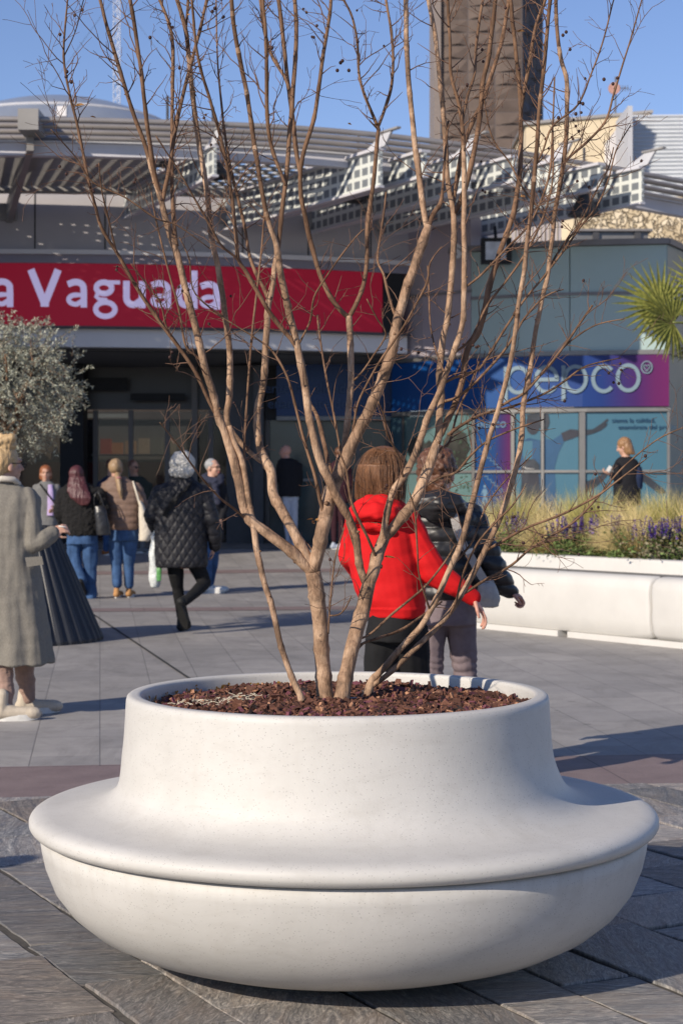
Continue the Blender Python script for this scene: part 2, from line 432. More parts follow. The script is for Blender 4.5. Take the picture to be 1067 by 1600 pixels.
# bark chips
s = N('bark_chip', 0.8, 0.3); co = s.coords(); n = s.noise(co, 180, 4, 0.6)
c = s.mix(1.0, s.attr('tone'), s.ramp(n, [(0.3, (0.6, 0.6, 0.6)), (0.7, (1.25, 1.25, 1.25))]), 'MULTIPLY'); s.color(c); s.bump(n, 0.5, 0.003)
vs = []; fs = []; tones = []
for k in range(13000):
    r = .55 * math.sqrt(rnd.random()); a = rnd.uniform(0, 2 * PI); x, y = r * math.cos(a), r * math.sin(a)
    if rnd.random() < .25: y = -abs(y); 
    L = rnd.uniform(.006, .021) * (1.5 if rnd.random() < .08 else 1); Wd = L * rnd.uniform(.3, .75); T = rnd.uniform(.0012, .004)
    q = Quaternion((rnd.gauss(0, 1), rnd.gauss(0, 1), rnd.gauss(0, 1.6), rnd.gauss(0, 1))).normalized().to_matrix()
    flat = Matrix.Rotation(rnd.uniform(0, 2 * PI), 3, 'Z') @ Matrix.Rotation(rnd.gauss(0, .45), 3, 'X') @ Matrix.Rotation(rnd.gauss(0, .45), 3, 'Y')
    if rnd.random() > .3: q = flat
    cen = Vector((x, y, soil_h(x, y) + rnd.uniform(-.004, .012)))
    b = len(vs)
    for sz in (-1, 1):
        for sx, sy in ((-1, -.6), (.1, -1), (1, -.3), (.8, .8), (-.7, .9)):
            p = Vector((sx * L * rnd.uniform(.7, 1), sy * Wd * rnd.uniform(.7, 1), sz * T))
            vs.append(cen + q @ p)
    fs += [(b + 4, b + 3, b + 2, b + 1, b), (b + 5, b + 6, b + 7, b + 8, b + 9)] + [(b + i, b + (i + 1) % 5, b + 5 + (i + 1) % 5, b + 5 + i) for i in range(5)]
    t = rnd.random()
    if t < .55: c = Vector((.095, .040, .026)) * rnd.uniform(.45, 1.6)
    elif t < .78: c = Vector((.17, .075, .048)) * rnd.uniform(.6, 1.3)
    elif t < .90: c = Vector((.15, .05, .065)) * rnd.uniform(.6, 1.3)
    elif t < .955: c = Vector((.42, .22, .13)) * rnd.uniform(.6, 1.2)
    else: c = Vector((.03, .02, .018))
    tones += [(*c, 1)] * 7
ch = obj('bark_chips', vs, fs, MS['bark_chip']); ch.location = PC + Vector((-.018, 0, 0)); tag(ch, 'dark red bark chips covering the soil inside the round white planter', 'bark chips', kind='stuff')
ca_ = ch.data.color_attributes.new('tone', 'FLOAT_COLOR', 'CORNER'); buf = []
for pl_, t in zip(ch.data.polygons, tones): buf += list(t) * pl_.loop_total
ca_.data.foreach_set('color', buf)
# pale dry straw shavings lying on the chips at left
sh = MB(); rnd = random.Random(9)
for k in range(230):
    g = rnd.random()
    if g < .7: cx, cy = rnd.gauss(-.325, .045), rnd.gauss(.0, .04)
    else: cx, cy = rnd.gauss(-.44, .03), rnd.gauss(-.02, .03)
    z = soil_h(cx, cy) + rnd.uniform(.004, .02); a = rnd.uniform(0, PI); L = rnd.uniform(.006, .02)
    p = Vector((cx, cy, z)); d = Vector((math.cos(a), math.sin(a), rnd.uniform(-.5, .5))) * L
    sh.tube([p - d, p + Vector((0, 0, rnd.uniform(-.003, .006))), p + d], rnd.uniform(.0008, .0018), 4)
so = sh.build('dry_straw', simple('straw', (.50, .44, .34), .8, .2, 80)); so.location = PC; tag(so, 'pale dry straw scraps lying on the bark chips in the planter', 'straw', kind='stuff')
# grey root collar ring pressed into the chips behind the stems
rg = MB(); pts = [(-.10 + .21 * math.cos(t), .17 + .12 * math.sin(t), .722) for t in [2 * PI * i / 48 for i in range(49)]]
rg.tube(pts, .011, 8, False, 1.0)
so = rg.build('root_collar', simple('grey_plastic', (.27, .28, .28), .5, .1, 30), None, True); so.location = PC; tag(so, 'grey plastic ring half buried in the bark chips behind the stems', 'ring')
# yellow leaves/lichen along the inside of the rim at left
lf = MB(); rnd = random.Random(3)
for k in range(420):
    a = R(rnd.uniform(105, 178))
    if noise.noise(Vector((a * 9, 3, 0))) < .02: continue
    r = .553; p = Vector((r * math.cos(a), r * math.sin(a), rnd.uniform(.712, .728 + .02 * abs(noise.noise(Vector((a * 14, 0, 0)))))))
    t = Vector((-math.sin(a), math.cos(a), 0)); w = rnd.uniform(.002, .006)
    n_ = Vector((-math.cos(a), -math.sin(a), 0)) * .002
    lf.add([p - t * w + n_, p - Vector((0, 0, w)) + n_, p + t * w + n_, p + Vector((0, 0, w)) + n_], [(0, 1, 2, 3)])
so = lf.build('lichen', simple('lichen', (.33, .17, .03), .9, .3, 90)); so.location = PC + Vector((-.018, 0, 0)); tag(so, 'yellow ochre lichen crust on the inner wall of the round planter', 'lichen', kind='stuff')
# ------------------------------------------------------------------ bare multi-stem tree
s = N('tan_bark', 0.7, 0.3)
co = s.coords(scale=(1, 1, .28)); cf = s.coords()
n1 = s.noise(co, 26, 7, .65, .8); n2 = s.noise(cf, 13, 6, .65, .5); n3 = s.noise(co, 90, 4, .65)
c = s.ramp(n2, [(.38, (.17, .105, .065)), (.5, (.34, .21, .13)), (.62, (.50, .335, .22))])
c = s.mix(s.ramp(n1, [(.5, (0, 0, 0)), (.66, (.65, .65, .65))]), c, (.125, .077, .047, 1))
c = s.mix(s.ramp(n3, [(.3, (.5, .5, .5)), (.48, (0, 0, 0))]), c, (.10, .06, .038, 1))
c = s.mix(s.ramp(s.noise(cf, 55, 3, .7), [(.62, (0, 0, 0)), (.70, (.7, .7, .7))]), c, (.07, .042, .028, 1))
s.color(c); s.bump(s.math('ADD', n1, n3), .8, .006)
s = N('brown_bark', 0.75, 0.25)
co = s.coords(scale=(1, 1, .35)); n2 = s.noise(co, 30, 5, .6); n3 = s.noise(co, 140, 4, .65)
c = s.ramp(n2, [(.38, (.10, .055, .032)), (.6, (.235, .135, .08))])
c = s.mix(s.ramp(n3, [(.3, (.5, .5, .5)), (.5, (0, 0, 0))]), c, (.085, .05, .03, 1)); s.color(c); s.bump(n3, .5, .003)
simple('twig_bark', (.15, .082, .052), .75, .3, 40)
TY = PC.y
# name: (parent, start depth offset, end depth offset, [(px, py, width px)...])
B = {}
def br(name, parent, d1, pts, d0=0.0): B[name] = dict(parent=parent, d1=d1, d0=d0, pts=pts)
br('A', None, -.02, [(509, 1096, 32), (508, 1086, 28), (503, 1030, 25), (499, 968, 25), (493, 925, 26), (489, 893, 25)], -.02)
br('A1', 'A', -.18, [(489, 893, 20), (472, 877, 18), (450, 857, 18), (414, 830, 17), (394, 817, 17), (383, 797, 16), (374, 755, 15), (361, 706, 14.5), (350, 672, 14), (342, 654, 14), (332, 612, 13.5), (319, 569, 13), (306, 510, 12.5), (293, 464, 12), (277, 398, 12), (267, 369, 12), (254, 320, 10.5), (244, 285, 10), (228, 230, 8), (211, 184, 7.5), (191, 121, 7), (168, 43, 6.5), (157, 0, 6)])
br('A1b', 'A1', -.08, [(254, 315, 8), (259, 290, 8), (265, 262, 7.5), (277, 190, 7), (293, 121, 6.5), (310, 59, 6), (324, 0, 5.5)])
br('A1c', 'A1', -.30, [(252, 310, 7), (246, 290, 8), (237, 243, 8), (229, 184, 7.5), (219, 98, 7), (209, 30, 7), (203, -3, 6.5)])
br('A1d', 'A1', -.02, [(277, 385, 7), (273, 357, 7), (269, 295, 7), (269, 197, 6.5), (270, 131, 6.5), (270, 66, 6), (262, 30, 5.5), (250, 0, 5)])
br('A2', 'A1', -.30, [(338, 648, 7), (324, 621, 7), (306, 582, 7), (277, 539, 7), (241, 490, 7), (211, 444, 6.5), (185, 398, 6), (159, 356, 6), (150, 325, 5.5), (139, 282, 5), (123, 203, 5), (108, 141, 4.5), (100, 89, 4), (103, 33, 3.5), (106, 0, 3)])
br('A2b', 'A2', -.25, [(100, 89, 2.5), (118, 50, 2), (131, 0, 1.8)])
br('A2c', 'A2', -.36, [(182, 392, 3), (172, 350, 3), (160, 300, 2.5), (155, 255, 2)])
br('C', 'A', .12, [(489, 893, 18), (479, 870, 17), (460, 833, 16), (440, 797, 16), (428, 771, 15.5), (423, 738, 15), (415, 722, 15), (404, 689, 14), (402, 640, 13), (411, 602, 12.5), (416, 530, 12), (418, 487, 11.5), (422, 462, 11), (427, 441, 10), (430, 412, 9), (434, 390, 8)])
br('A3', 'C', .02, [(415, 724, 11), (398, 713, 9), (374, 689, 9), (358, 665, 10), (355, 644, 11), (359, 615, 11.5), (359, 546, 11), (351, 484, 10.5), (339, 408, 10.5), (329, 359, 10), (323, 295, 10), (310, 216, 9.5), (303, 164, 9), (296, 98, 8.5), (291, 49, 8), (277, 0, 7.5)])
br('A3b', 'A3', .08, [(291, 42, 5), (294, 0, 5)])
br('C2', 'C', .22, [(420, 470, 8), (412, 450, 7), (400, 426, 6.5), (390, 400, 6), (383, 357, 6), (372, 310, 6), (360, 262, 5.5), (352, 213, 5), (345, 150, 4), (340, 90, 3), (338, 0, 2.5)])
br('Bs', None, -.06, [(471, 1096, 13), (469, 1086, 12), (456, 1056, 11.5), (440, 1011, 11), (427, 955, 11), (414, 912, 11), (404, 870, 11), (396, 824, 11), (387, 771, 10.5), (378, 719, 10), (366, 690, 9), (358, 665, 9)], -.10)
br('B2', 'Bs', .05, [(384, 750, 4), (382, 719, 4), (382, 693, 4), (387, 612, 4), (395, 513, 4), (408, 398, 3.5), (414, 320, 3)])
br('E', 'A', -.05, [(489, 893, 22), (502, 837, 22), (512, 788, 23), (522, 758, 22), (538, 725, 20), (558, 676, 19), (578, 640, 18), (596, 595, 17), (613, 546, 17), (622, 497, 16), (635, 448, 15), (652, 402, 15), (664, 366, 15), (670, 352, 13)])
br('E1', 'E', .10, [(667, 358, 10), (662, 330, 11), (655, 279, 11), (645, 197, 10), (639, 131, 9.5), (635, 66, 9), (634, 0, 8.5)])
br('E2', 'E', .20, [(669, 354, 9), (678, 332, 9), (688, 318, 8), (692, 289, 5), (694, 255, 4.5), (700, 190, 4)])
br('F', None, -.02, [(531, 1098, 28), (533, 1088, 25), (546, 1034, 23), (559, 978, 23), (571, 940, 24), (577, 910, 22)], -.05)
br('D', 'F', -.28, [(577, 918, 14), (570, 908, 14), (562, 886, 14), (559, 860, 14), (557, 838, 14), (546, 812, 14), (534, 790, 15), (519, 761, 15), (499, 719, 14.5), (489, 679, 14), (481, 640, 14), (472, 579, 13), (462, 530, 13), (449, 477, 12.5), (439, 431, 12), (434, 395, 11.5), (430, 375, 10), (421, 350, 9), (412, 312, 8.5), (399, 236, 8.5), (386, 148, 8), (370, 66, 8), (362, 0, 7.5)])
br('D2', 'D', -.18, [(434, 392, 9), (437, 366, 8.5), (442, 320, 8.5), (447, 279, 8.5), (455, 180, 8.5), (461, 108, 8), (463, 50, 8), (461, 0, 7.5)])
br('Dn', 'D', -.40, [(464, 545, 8), (455, 530, 8), (442, 515, 8), (419, 484, 8), (403, 457, 8), (382, 421, 7.5), (372, 405, 7), (369, 366, 7), (360, 290, 6.5), (349, 230, 6), (333, 171, 6), (316, 115, 5.5), (306, 66, 5), (300, 0, 4.5)])
br('G', 'E', .14, [(520, 762, 11), (526, 735, 12), (535, 710, 12), (539, 693, 12), (545, 640, 12), (549, 590, 12), (548, 540, 12), (546, 505, 12), (545, 495, 12)])
br('G1', 'G', .30, [(545, 496, 9), (553, 482, 8.5), (562, 462, 8), (569, 440, 8), (573, 408, 8), (574, 360, 8), (577, 330, 8), (583, 289, 7.5), (590, 213, 7), (589, 197, 6.5), (570, 150, 5), (561, 115, 4.8), (558, 66, 4.5), (550, 26, 4), (537, 0, 4)])
br('G1b', 'G1', .38, [(590, 200, 5.5), (600, 172, 5.5), (610, 141, 5.5), (614, 98, 5), (611, 49, 5), (603, 0, 4.5)])
br('G2', 'G', .05, [(545, 496, 9), (533, 486, 8.5), (520, 470, 8.5), (507, 445, 8.5), (497, 420, 8.5), (486, 382, 9), (478, 345, 9), (471, 310, 8.5), (470, 270, 8), (475, 236, 8), (491, 184, 7.5), (501, 115, 7), (510, 55, 6.5), (517, 0, 6)])
br('G2b', 'G2', .20, [(471, 275, 7), (466, 255, 8), (462, 230, 8), (455, 164, 8), (449, 125, 7.5), (443, 66, 7), (435, 0, 7)])
br('G2c', 'G2', .10, [(452, 140, 6), (446, 122, 6), (424, 85, 6), (412, 40, 6), (407, 0, 5.5)])
br('G2d', 'D', -.30, [(447, 290, 6), (438, 268, 6.5), (427, 239, 7), (418, 190, 7), (417, 115, 7), (415, 49, 6.5), (411, 0, 6)])
br('H', 'F', .05, [(577, 912, 20), (584, 890, 20), (589, 870, 20), (597, 848, 19), (601, 838, 18)])
br('H1', 'H', -.08, [(598, 845, 13), (602, 815, 12.5), (612, 771, 12), (622, 755, 12), (634, 740, 12), (648, 709, 12), (661, 676, 12), (669, 651, 11.5), (689, 605, 11), (705, 559, 11), (716, 530, 10.5), (723, 500, 10), (725, 464, 10), (725, 398, 9.5), (725, 333, 9.5), (725, 262, 9), (722, 197, 8), (716, 160, 7), (704, 115, 6), (703, 66, 5.5), (699, 0, 5)])
br('H1b', 'H1', .02, [(722, 190, 5), (730, 150, 5), (741, 115, 5), (744, 66, 5), (754, 0, 5)])
br('H2', 'H', .24, [(600, 840, 16), (610, 830, 17), (620, 817, 17), (641, 791, 17), (661, 751, 16), (677, 706, 15), (686, 679, 14), (687, 645, 12.5), (689, 620, 12.5), (687, 598, 13), (687, 570, 12), (691, 535, 11.5), (699, 497, 11), (704, 441, 11), (709, 382, 11), (709, 345, 11), (706, 315, 10), (699, 279, 9.5), (694, 197, 9), (686, 115, 8.5), (679, 49, 8), (669, 0, 7.5)])
br('H2b', 'H2', .14, [(708, 335, 9), (716, 322, 9.5), (724, 300, 9.5), (735, 262, 9.5), (748, 197, 9), (754, 131, 8.5), (764, 82, 8), (774, 0, 7.5)])
br('H2c', 'H2', .40, [(707, 322, 8), (714, 280, 8.5), (722, 235, 9), (736, 195, 8.5), (753, 160, 8), (768, 115, 7.5), (783, 65, 7), (794, 0, 6.5)])
br('H3', 'H2', .42, [(683, 688, 9), (690, 678, 10), (700, 655, 11), (711, 630, 11), (722, 592, 11), (727, 560, 11), (733, 540, 11), (748, 518, 11), (758, 480, 10.5), (764, 448, 10.5), (781, 392, 10), (797, 349, 9.5), (807, 305, 9), (813, 250, 8.5), (813, 164, 8), (807, 92, 7.5), (800, 33, 7), (797, 0, 6.5)])
br('H3b', 'H3', .34, [(813, 175, 6), (819, 140, 6.5), (827, 98, 6.5), (836, 43, 6), (851, 0, 6)])
br('J', None, -.12, [(570, 1096, 15), (577, 1078, 15), (581, 1063, 13), (597, 1046, 12), (628, 1011, 11), (658, 978, 11), (679, 942, 11), (697, 902, 10.5), (717, 856, 10.5), (730, 814, 10), (743, 765, 10), (756, 715, 9.5), (763, 686, 9.5), (777, 644, 9), (794, 582, 8.5), (804, 523, 8.5), (810, 474, 8), (817, 431, 8), (823, 382, 8), (829, 335, 7.5), (836, 256, 7.5), (843, 164, 7), (850, 98, 7), (859, 0, 6.5)], .10)
br('K', 'J', .28, [(579, 1072, 11), (592, 1064, 10), (618, 1043, 10), (658, 1004, 10), (691, 971, 10), (713, 942, 10), (735, 905, 10.5), (756, 863, 10.5), (779, 814, 10), (799, 755, 10), (812, 706, 10), (816, 660, 10), (817, 635, 9.5), (827, 579, 9), (834, 530, 8.5), (846, 471, 8.5), (856, 425, 8.5), (863, 366, 8), (866, 335, 8), (879, 262, 8), (885, 197, 8), (885, 131, 8), (876, 95, 7.5), (870, 50, 7), (868, 0, 6.5)])
# thinner traced shoots
br('L1', 'F', .10, [(557, 1000, 4), (579, 990, 4), (612, 960, 4.5), (661, 919, 4), (694, 879, 3.5), (712, 850, 3)])
br('L2', 'F', .18, [(552, 1025, 5), (566, 1006, 5), (590, 997, 5), (625, 985, 5), (651, 968, 4.5), (690, 940, 3.5)])
br('L3', 'K', .15, [(722, 929, 5), (740, 918, 5), (756, 907, 4.5), (799, 883, 4.5), (830, 856, 4), (870, 832, 4), (900, 812, 3.8), (935, 775, 3.5), (972, 731, 3), (1026, 687, 2.5), (1072, 666, 2)])
br('L4', 'K', .02, [(757, 862, 5), (775, 851, 5), (822, 825, 4.5), (879, 803, 4), (932, 775, 4), (954, 759, 3.5), (1010, 716, 2)])
br('L5', 'H3', .32, [(700, 680, 6), (715, 668, 6), (751, 648, 5), (800, 635, 4.5), (850, 615, 4), (882, 595, 4), (915, 572, 3), (970, 559, 2)])
br('L6', 'H2', .05, [(689, 628, 6), (702, 625, 5), (718, 618, 5), (751, 589, 5), (791, 543, 4.5), (817, 500, 4), (850, 464, 3), (880, 452, 2)])
br('L7', 'J', .02, [(783, 634, 5), (800, 624, 5), (817, 615, 5), (856, 572, 4.5), (882, 539, 4.5), (902, 510, 4), (925, 477, 4)])
br('L7b', 'L7', .0, [(868, 556, 3), (892, 532, 3), (930, 508, 2.5), (975, 498, 2)])
br('L8', 'H2', .35, [(690, 600, 5), (710, 590, 5), (730, 584, 5), (748, 577, 5), (764, 553, 4.5), (791, 510, 4.5), (817, 471, 4), (850, 431, 4), (882, 389, 4), (905, 356, 4), (932, 322, 3.5), (950, 280, 3), (962, 235, 2.5), (985, 195, 2)])
br('L9', 'K', .35, [(881, 254, 4.5), (895, 240, 4.5), (915, 223, 4.5), (945, 190, 4), (958, 148, 4), (970, 108, 3.5), (985, 60, 3), (1002, 0, 2.5)])
br('L10', 'J', .0, [(836, 258, 4), (848, 235, 3.5), (863, 197, 3.5), (902, 164, 3.5), (922, 118, 3), (941, 66, 3), (958, 0, 2.5)])
br('L11', 'K', .12, [(864, 352, 3.5), (850, 336, 3.5), (817, 295, 3.5), (797, 256, 3), (768, 213, 3), (755, 150, 2)])
br('L12', 'H1', .15, [(725, 450, 4), (745, 435, 4), (761, 420, 4), (791, 388, 4), (817, 362, 4), (840, 325, 4), (858, 270, 4), (863, 197, 3.5), (866, 120, 3)])
br('L13', 'H1', .22, [(708, 552, 4), (735, 530, 4.5), (761, 477, 4.5), (791, 438, 4), (817, 402, 4), (840, 359, 4), (852, 328, 3.5), (863, 279, 3), (863, 197, 3)])
br('L14', 'K', .38, [(857, 420, 4), (868, 400, 4), (882, 380, 4), (905, 350, 3.5), (930, 300, 3), (950, 262, 2.5), (958, 230, 2)])
br('M1', 'A1', -.40, [(388, 812, 5), (381, 808, 5), (366, 795, 4.5), (342, 776, 4), (312, 742, 3.5), (286, 706, 3), (268, 682, 2.5), (250, 660, 2)])
br('M2', 'E', -.15, [(513, 990, 3), (515, 955, 3), (520, 900, 3), (526, 862, 2.5), (538, 824, 2)])
br('M2b', 'M2', -.2, [(514, 962, 3), (530, 960, 3), (541, 948, 2.5), (549, 931, 2)])
br('M3', 'E', -.10, [(508, 812, 7), (502, 788, 7), (492, 745, 6), (476, 692, 5.5), (463, 640, 5), (449, 589, 4.5), (426, 549, 4), (405, 532, 3), (359, 503, 2.5), (326, 484, 2)])
br('M4', 'E', .25, [(523, 758, 8), (515, 732, 8.5), (506, 689, 8), (495, 650, 7.5), (484, 628, 5), (478, 590, 4), (470, 560, 3)])
br('M5', 'D', -.35, [(466, 540, 4), (475, 522, 3.5), (485, 500, 3.5), (491, 464, 3.5), (511, 431, 3), (534, 398, 3), (557, 369, 2.5), (569, 358, 2)])
br('M6', 'G', .2, [(533, 715, 4), (529, 687, 4), (521, 644, 4), (508, 579, 3.5), (498, 513, 3.5), (496, 492, 3)])
br('M7', 'E', -.22, [(548, 700, 4), (553, 661, 4), (560, 628, 4), (583, 582, 4), (599, 556, 4), (629, 513, 4), (649, 477, 4), (667, 441, 4), (672, 410, 3), (690, 385, 2)])
br('M8', 'G', -.02, [(553, 594, 4), (565, 582, 3.5), (583, 556, 3), (603, 522, 3), (590, 500, 3), (573, 467, 2.5)])
br('M9', 'E', .02, [(620, 500, 5), (613, 482, 5), (606, 457, 5), (599, 428, 4.5), (590, 408, 4.5), (593, 375, 4), (600, 330, 3.5), (603, 300, 3)])
br('M10', 'A1', -.2, [(318, 568, 4), (306, 556, 4), (290, 539, 4), (280, 484, 4), (264, 425, 3.5), (244, 343, 3), (237, 300, 2.5)])
br('M11', 'A2', -.22, [(282, 545, 3.5), (262, 515, 3.5), (251, 474, 3), (230, 445, 2.5), (205, 412, 2)])
br('M12', 'A3', -.06, [(357, 500, 3), (345, 492, 3), (320, 474, 3), (301, 450, 2.5), (296, 405, 2.5), (280, 370, 2)])
br('M13', 'Dn', -.45, [(376, 412, 4.5), (366, 400, 4.5), (345, 382, 4), (323, 343, 4), (303, 308, 3.5), (277, 262, 3), (262, 240, 2.5), (244, 213, 2)])
br('M14', 'A2', -.35, [(329, 389, 2), (277, 352, 2.5), (244, 341, 3), (195, 308, 3), (146, 285, 3), (119, 246, 2.5), (80, 202, 2)])
br('M15', 'E', .18, [(693, 580, 4), (680, 545, 3), (672, 505, 3), (670, 455, 3), (668, 415, 2.5)])
br('M16', 'H1', -.22, [(630, 750, 4), (622, 712, 4), (606, 680, 4), (600, 650, 3.5), (591, 628, 3)])
br('M17', 'H', -.14, [(590, 876, 5), (572, 835, 5), (555, 800, 5), (546, 770, 5), (541, 735, 4), (530, 705, 3)])
br('M18', 'F', .12, [(573, 936, 4), (564, 890, 4), (552, 850, 3.5), (541, 815, 3)])
br('M19', 'K', -.05, [(700, 962, 4), (662, 949, 0.5)][:1] + [(712, 940, 4), (722, 900, 4), (745, 850, 4), (775, 815, 3.5), (800, 790, 3), (820, 760, 2)])
br('M20', 'J', -.2, [(672, 955, 4), (655, 900, 3), (652, 860, 3), (648, 800, 3), (640, 770, 2)])
br('M21', 'J', .2, [(706, 884, 4), (735, 850, 4), (748, 820, 3.5), (760, 790, 3), (790, 750, 2.5), (830, 712, 2)])
br('M22', 'H2', .12, [(650, 773, 6), (668, 757, 5.5), (690, 745, 5), (712, 738, 4.5), (735, 712, 4), (760, 690, 3.5), (800, 672, 3), (850, 655, 2.5)])
br('M23', 'H2', .3, [(672, 720, 5), (690, 700, 5), (702, 690, 4.5), (716, 640, 4), (735, 600, 3.5), (750, 560, 3)])
TOPS = set()
rndT = random.Random(21)
pos3 = {}
def build_branch(nm):
    if nm in pos3: return pos3[nm]
    b = B[nm]; pts = b['pts']
    if b['parent']:
        par = build_branch(b['parent']); x0, y0 = pts[0][0], pts[0][1]
        best = min(par, key=lambda q: (q[4] - x0) ** 2 + (q[5] - y0) ** 2)
        dstart = best[1] - TY
    else: dstart = b['d0']
    L = [0]
    for i in range(1, len(pts)): L.append(L[-1] + math.hypot(pts[i][0] - pts[i - 1][0], pts[i][1] - pts[i - 1][1]))
    tot = L[-1]; raw = []
    ph = rndT.uniform(0, 6)
    for (px, py, w), l in zip(pts, L):
        t = l / tot; Y = TY + dstart + (b['d1'] - dstart) * (t ** 1.1 if tot > 200 else t) + 0.02 * math.sin(ph + l / 70) * min(1, l / 60)
        p = P(px, py, Y); raw.append((p.x, p.y, p.z, w / 2 * Y / F * (.97 if w > 14 else .88)))
    # let a shoot that leaves the top of the frame keep growing
    if pts[-1][1] <= 5:
        p = Vector(raw[-1][:3]); d = (p - Vector(raw[-2][:3])).normalized(); r = raw[-1][3]; n = rndT.randint(4, 7)
        for i in range(n):
            d = (d + Vector((rndT.gauss(0, .07), rndT.gauss(0, .07), rndT.gauss(.02, .05)))).normalized(); p = p + d * .13
            raw.append((p.x, p.y, p.z, r * (1 - .8 * (i + 1) / n)))
    sm = catmull(raw, 0.016 if pts[0][2] > 8 else 0.02)
    out = []
    for i, q in enumerate(sm):
        Y = q[1]; px = W0 / 2 + q[0] * F / Y; py = HZ + (EYE - q[2]) * F / Y
        out.append((q[0], q[1], q[2], q[3], px, py))
    pos3[nm] = out; return out
for nm in B: build_branch(nm)
troot = empty('bare_tree', PC + Vector((0, 0, .70)), 'leafless multi stem tree with tan bark growing out of the round white planter', 'tree')
TO = troot.location
def root_of(nm):
    while B[nm]['parent']: nm = B[nm]['parent']
    return nm
stems = {}
wood = MB(TO)
groups = {}
for nm in B:
    main = nm
    w0 = B[nm]['pts'][0][2]
    # a part = a main limb with its thin shoots
    while B[main]['parent'] and B[main]['pts'][0][2] < 8: main = B[main]['parent']
    groups.setdefault(main, []).append(nm)
# knots: small cut stubs on the trunks
rk = random.Random(5)
KN = {}
for nm in ('A', 'F', 'E', 'C', 'A1', 'H', 'H2', 'J', 'K', 'Bs', 'D', 'H1'):
    q = pos3[nm]
    for i in range(4, len(q) - 4, 9):
        if rk.random() < .55:
            p = Vector(q[i][:3]); t = (Vector(q[i + 1][:3]) - p).normalized(); a = rk.uniform(0, 2 * PI)
            d = t.cross(Vector((math.cos(a), math.sin(a), .2))).normalized(); r = q[i][3]
            KN.setdefault(nm, []).append(([p + d * r * .7, p + d * (r + r * .15 + .001), p + d * (r * 1.1 + .0025)], [r * .42, r * .30, r * .12]))
for main, nms in groups.items():
    mb = MB(TO)
    for nm in nms:
        q = pos3[nm]; rr = random.Random(hash(nm) % 1000 if False else sum(map(ord, nm)) * 7)
        pts = []; rad = []
        for i, s_ in enumerate(q):
            p = Vector(s_[:3]); r = max(s_[3], .0011)
            nz = noise.noise(Vector((p.x * 18, p.y * 18, p.z * 9))) 
            r *= 1 + .07 * nz
            if r > .003: p = p + Vector((noise.noise(p * 14 + Vector((9, 0, 0))), noise.noise(p * 14 + Vector((0, 9, 0))), 0)) * r * .25
            pts.append(p); rad.append(r)
        # nodes: small swellings
        k = 6
        while k < len(pts) - 3:
            rad[k] *= 1.14; k += rr.randint(5, 12)
        mb.cur = 0 if q[0][3] > .0075 else 1
        n = 12 if q[0][3] > .012 else (9 if q[0][3] > .006 else 6)
        # per-piece: thick part tan, thin top brown
        mb.tube(pts, rad, n)
        if q[0][3] > .0075:
            base = len(mb.f) - 2 - (len(pts) - 1) * n
            for i in range(len(pts) - 1):
                if rad[i] < .0066 + .0012 * noise.noise(pts[i] * 5):
                    for j in range(n): mb.m[base + i * n + j] = 1
    mb.cur = 1
    for nm in nms:
        for (a_, b_) in KN.get(nm, []): mb.tube(a_, b_, 6)
    nmz = 'trunk' if B[main]['parent'] is None else 'limb'
    mb.build(nmz, [MS['tan_bark'], MS['brown_bark']], troot, True)
# twigs
tw = MB(TO); sd_ = MB(TO); rt = random.Random(77)
def twig(p, d, L, r, depth):
    pts = [p]; n = max(3, int(L / .022)); rad = [r]
    for i in range(n):
        d = (d + Vector((rt.gauss(0, .16), rt.gauss(0, .16), rt.gauss(.05, .13)))).normalized()
        p = p + d * (L / n); pts.append(p); rad.append(max(r * (1 - .65 * (i + 1) / n), .0006))
        if depth < 2 and rt.random() < (.36 if depth == 0 else .25):
            side = d.cross(Vector((rt.gauss(0, 1), rt.gauss(0, 1), rt.gauss(0, .6)))).normalized()
            d2 = (d * rt.uniform(.5, 1.0) + side * rt.uniform(.5, 1.0)).normalized()
            twig(p, d2, L * rt.uniform(.2, .55), rad[-1] * .8, depth + 1)
    tw.tube(pts, rad, 4, False)
    if depth <= 1 and rt.random() < .035: 
        c = p + Vector((rt.gauss(0, .004), rt.gauss(0, .004), 0)); sd_.ball(c, rt.uniform(.0035, .0052), 7, 5, (1, 1, 1.1))
        if rt.random() < .5: sd_.ball(c + Vector((rt.gauss(0, .012), rt.gauss(0, .01), rt.gauss(0, .012))), .0045, 7, 5)
for nm in B:
    q = pos3[nm]
    i = 3
    while i < len(q) - 1:
        p = Vector(q[i][:3]); r = q[i][3]; py = q[i][5]; px = q[i][4]
        dens = 0.0
        if r < .0058: dens = .30 if py < 780 else .18
        if r < .0032: dens = .36
        if py < 400: dens *= 1.9
        if r >= .0058: dens = .10 if py < 620 else .012
        if nm in ('L3', 'L4', 'L5', 'L6', 'L7', 'L7b', 'L8', 'L9', 'M22'): dens = .48
        if py > 960: dens *= .3
        if rt.random() < dens:
            t = (Vector(q[min(i + 1, len(q) - 1)][:3]) - Vector(q[i - 1][:3])).normalized()
            a = rt.uniform(0, 2 * PI)
            side = t.cross(Vector((math.cos(a), math.sin(a), rt.gauss(0, .3)))).normalized()
            d = (t * rt.uniform(.25, .95) + side + Vector((0, 0, .25))).normalized()
            L = min(.34, rt.lognormvariate(math.log(.092), .6))
            twig(p + side * r * .8, d, L, min(.0019, max(.0009, r * .5)), 0)
        i += 1
tg = tw.build('twigs', MS['twig_bark'], troot, True); tg['kind'] = 'stuff'
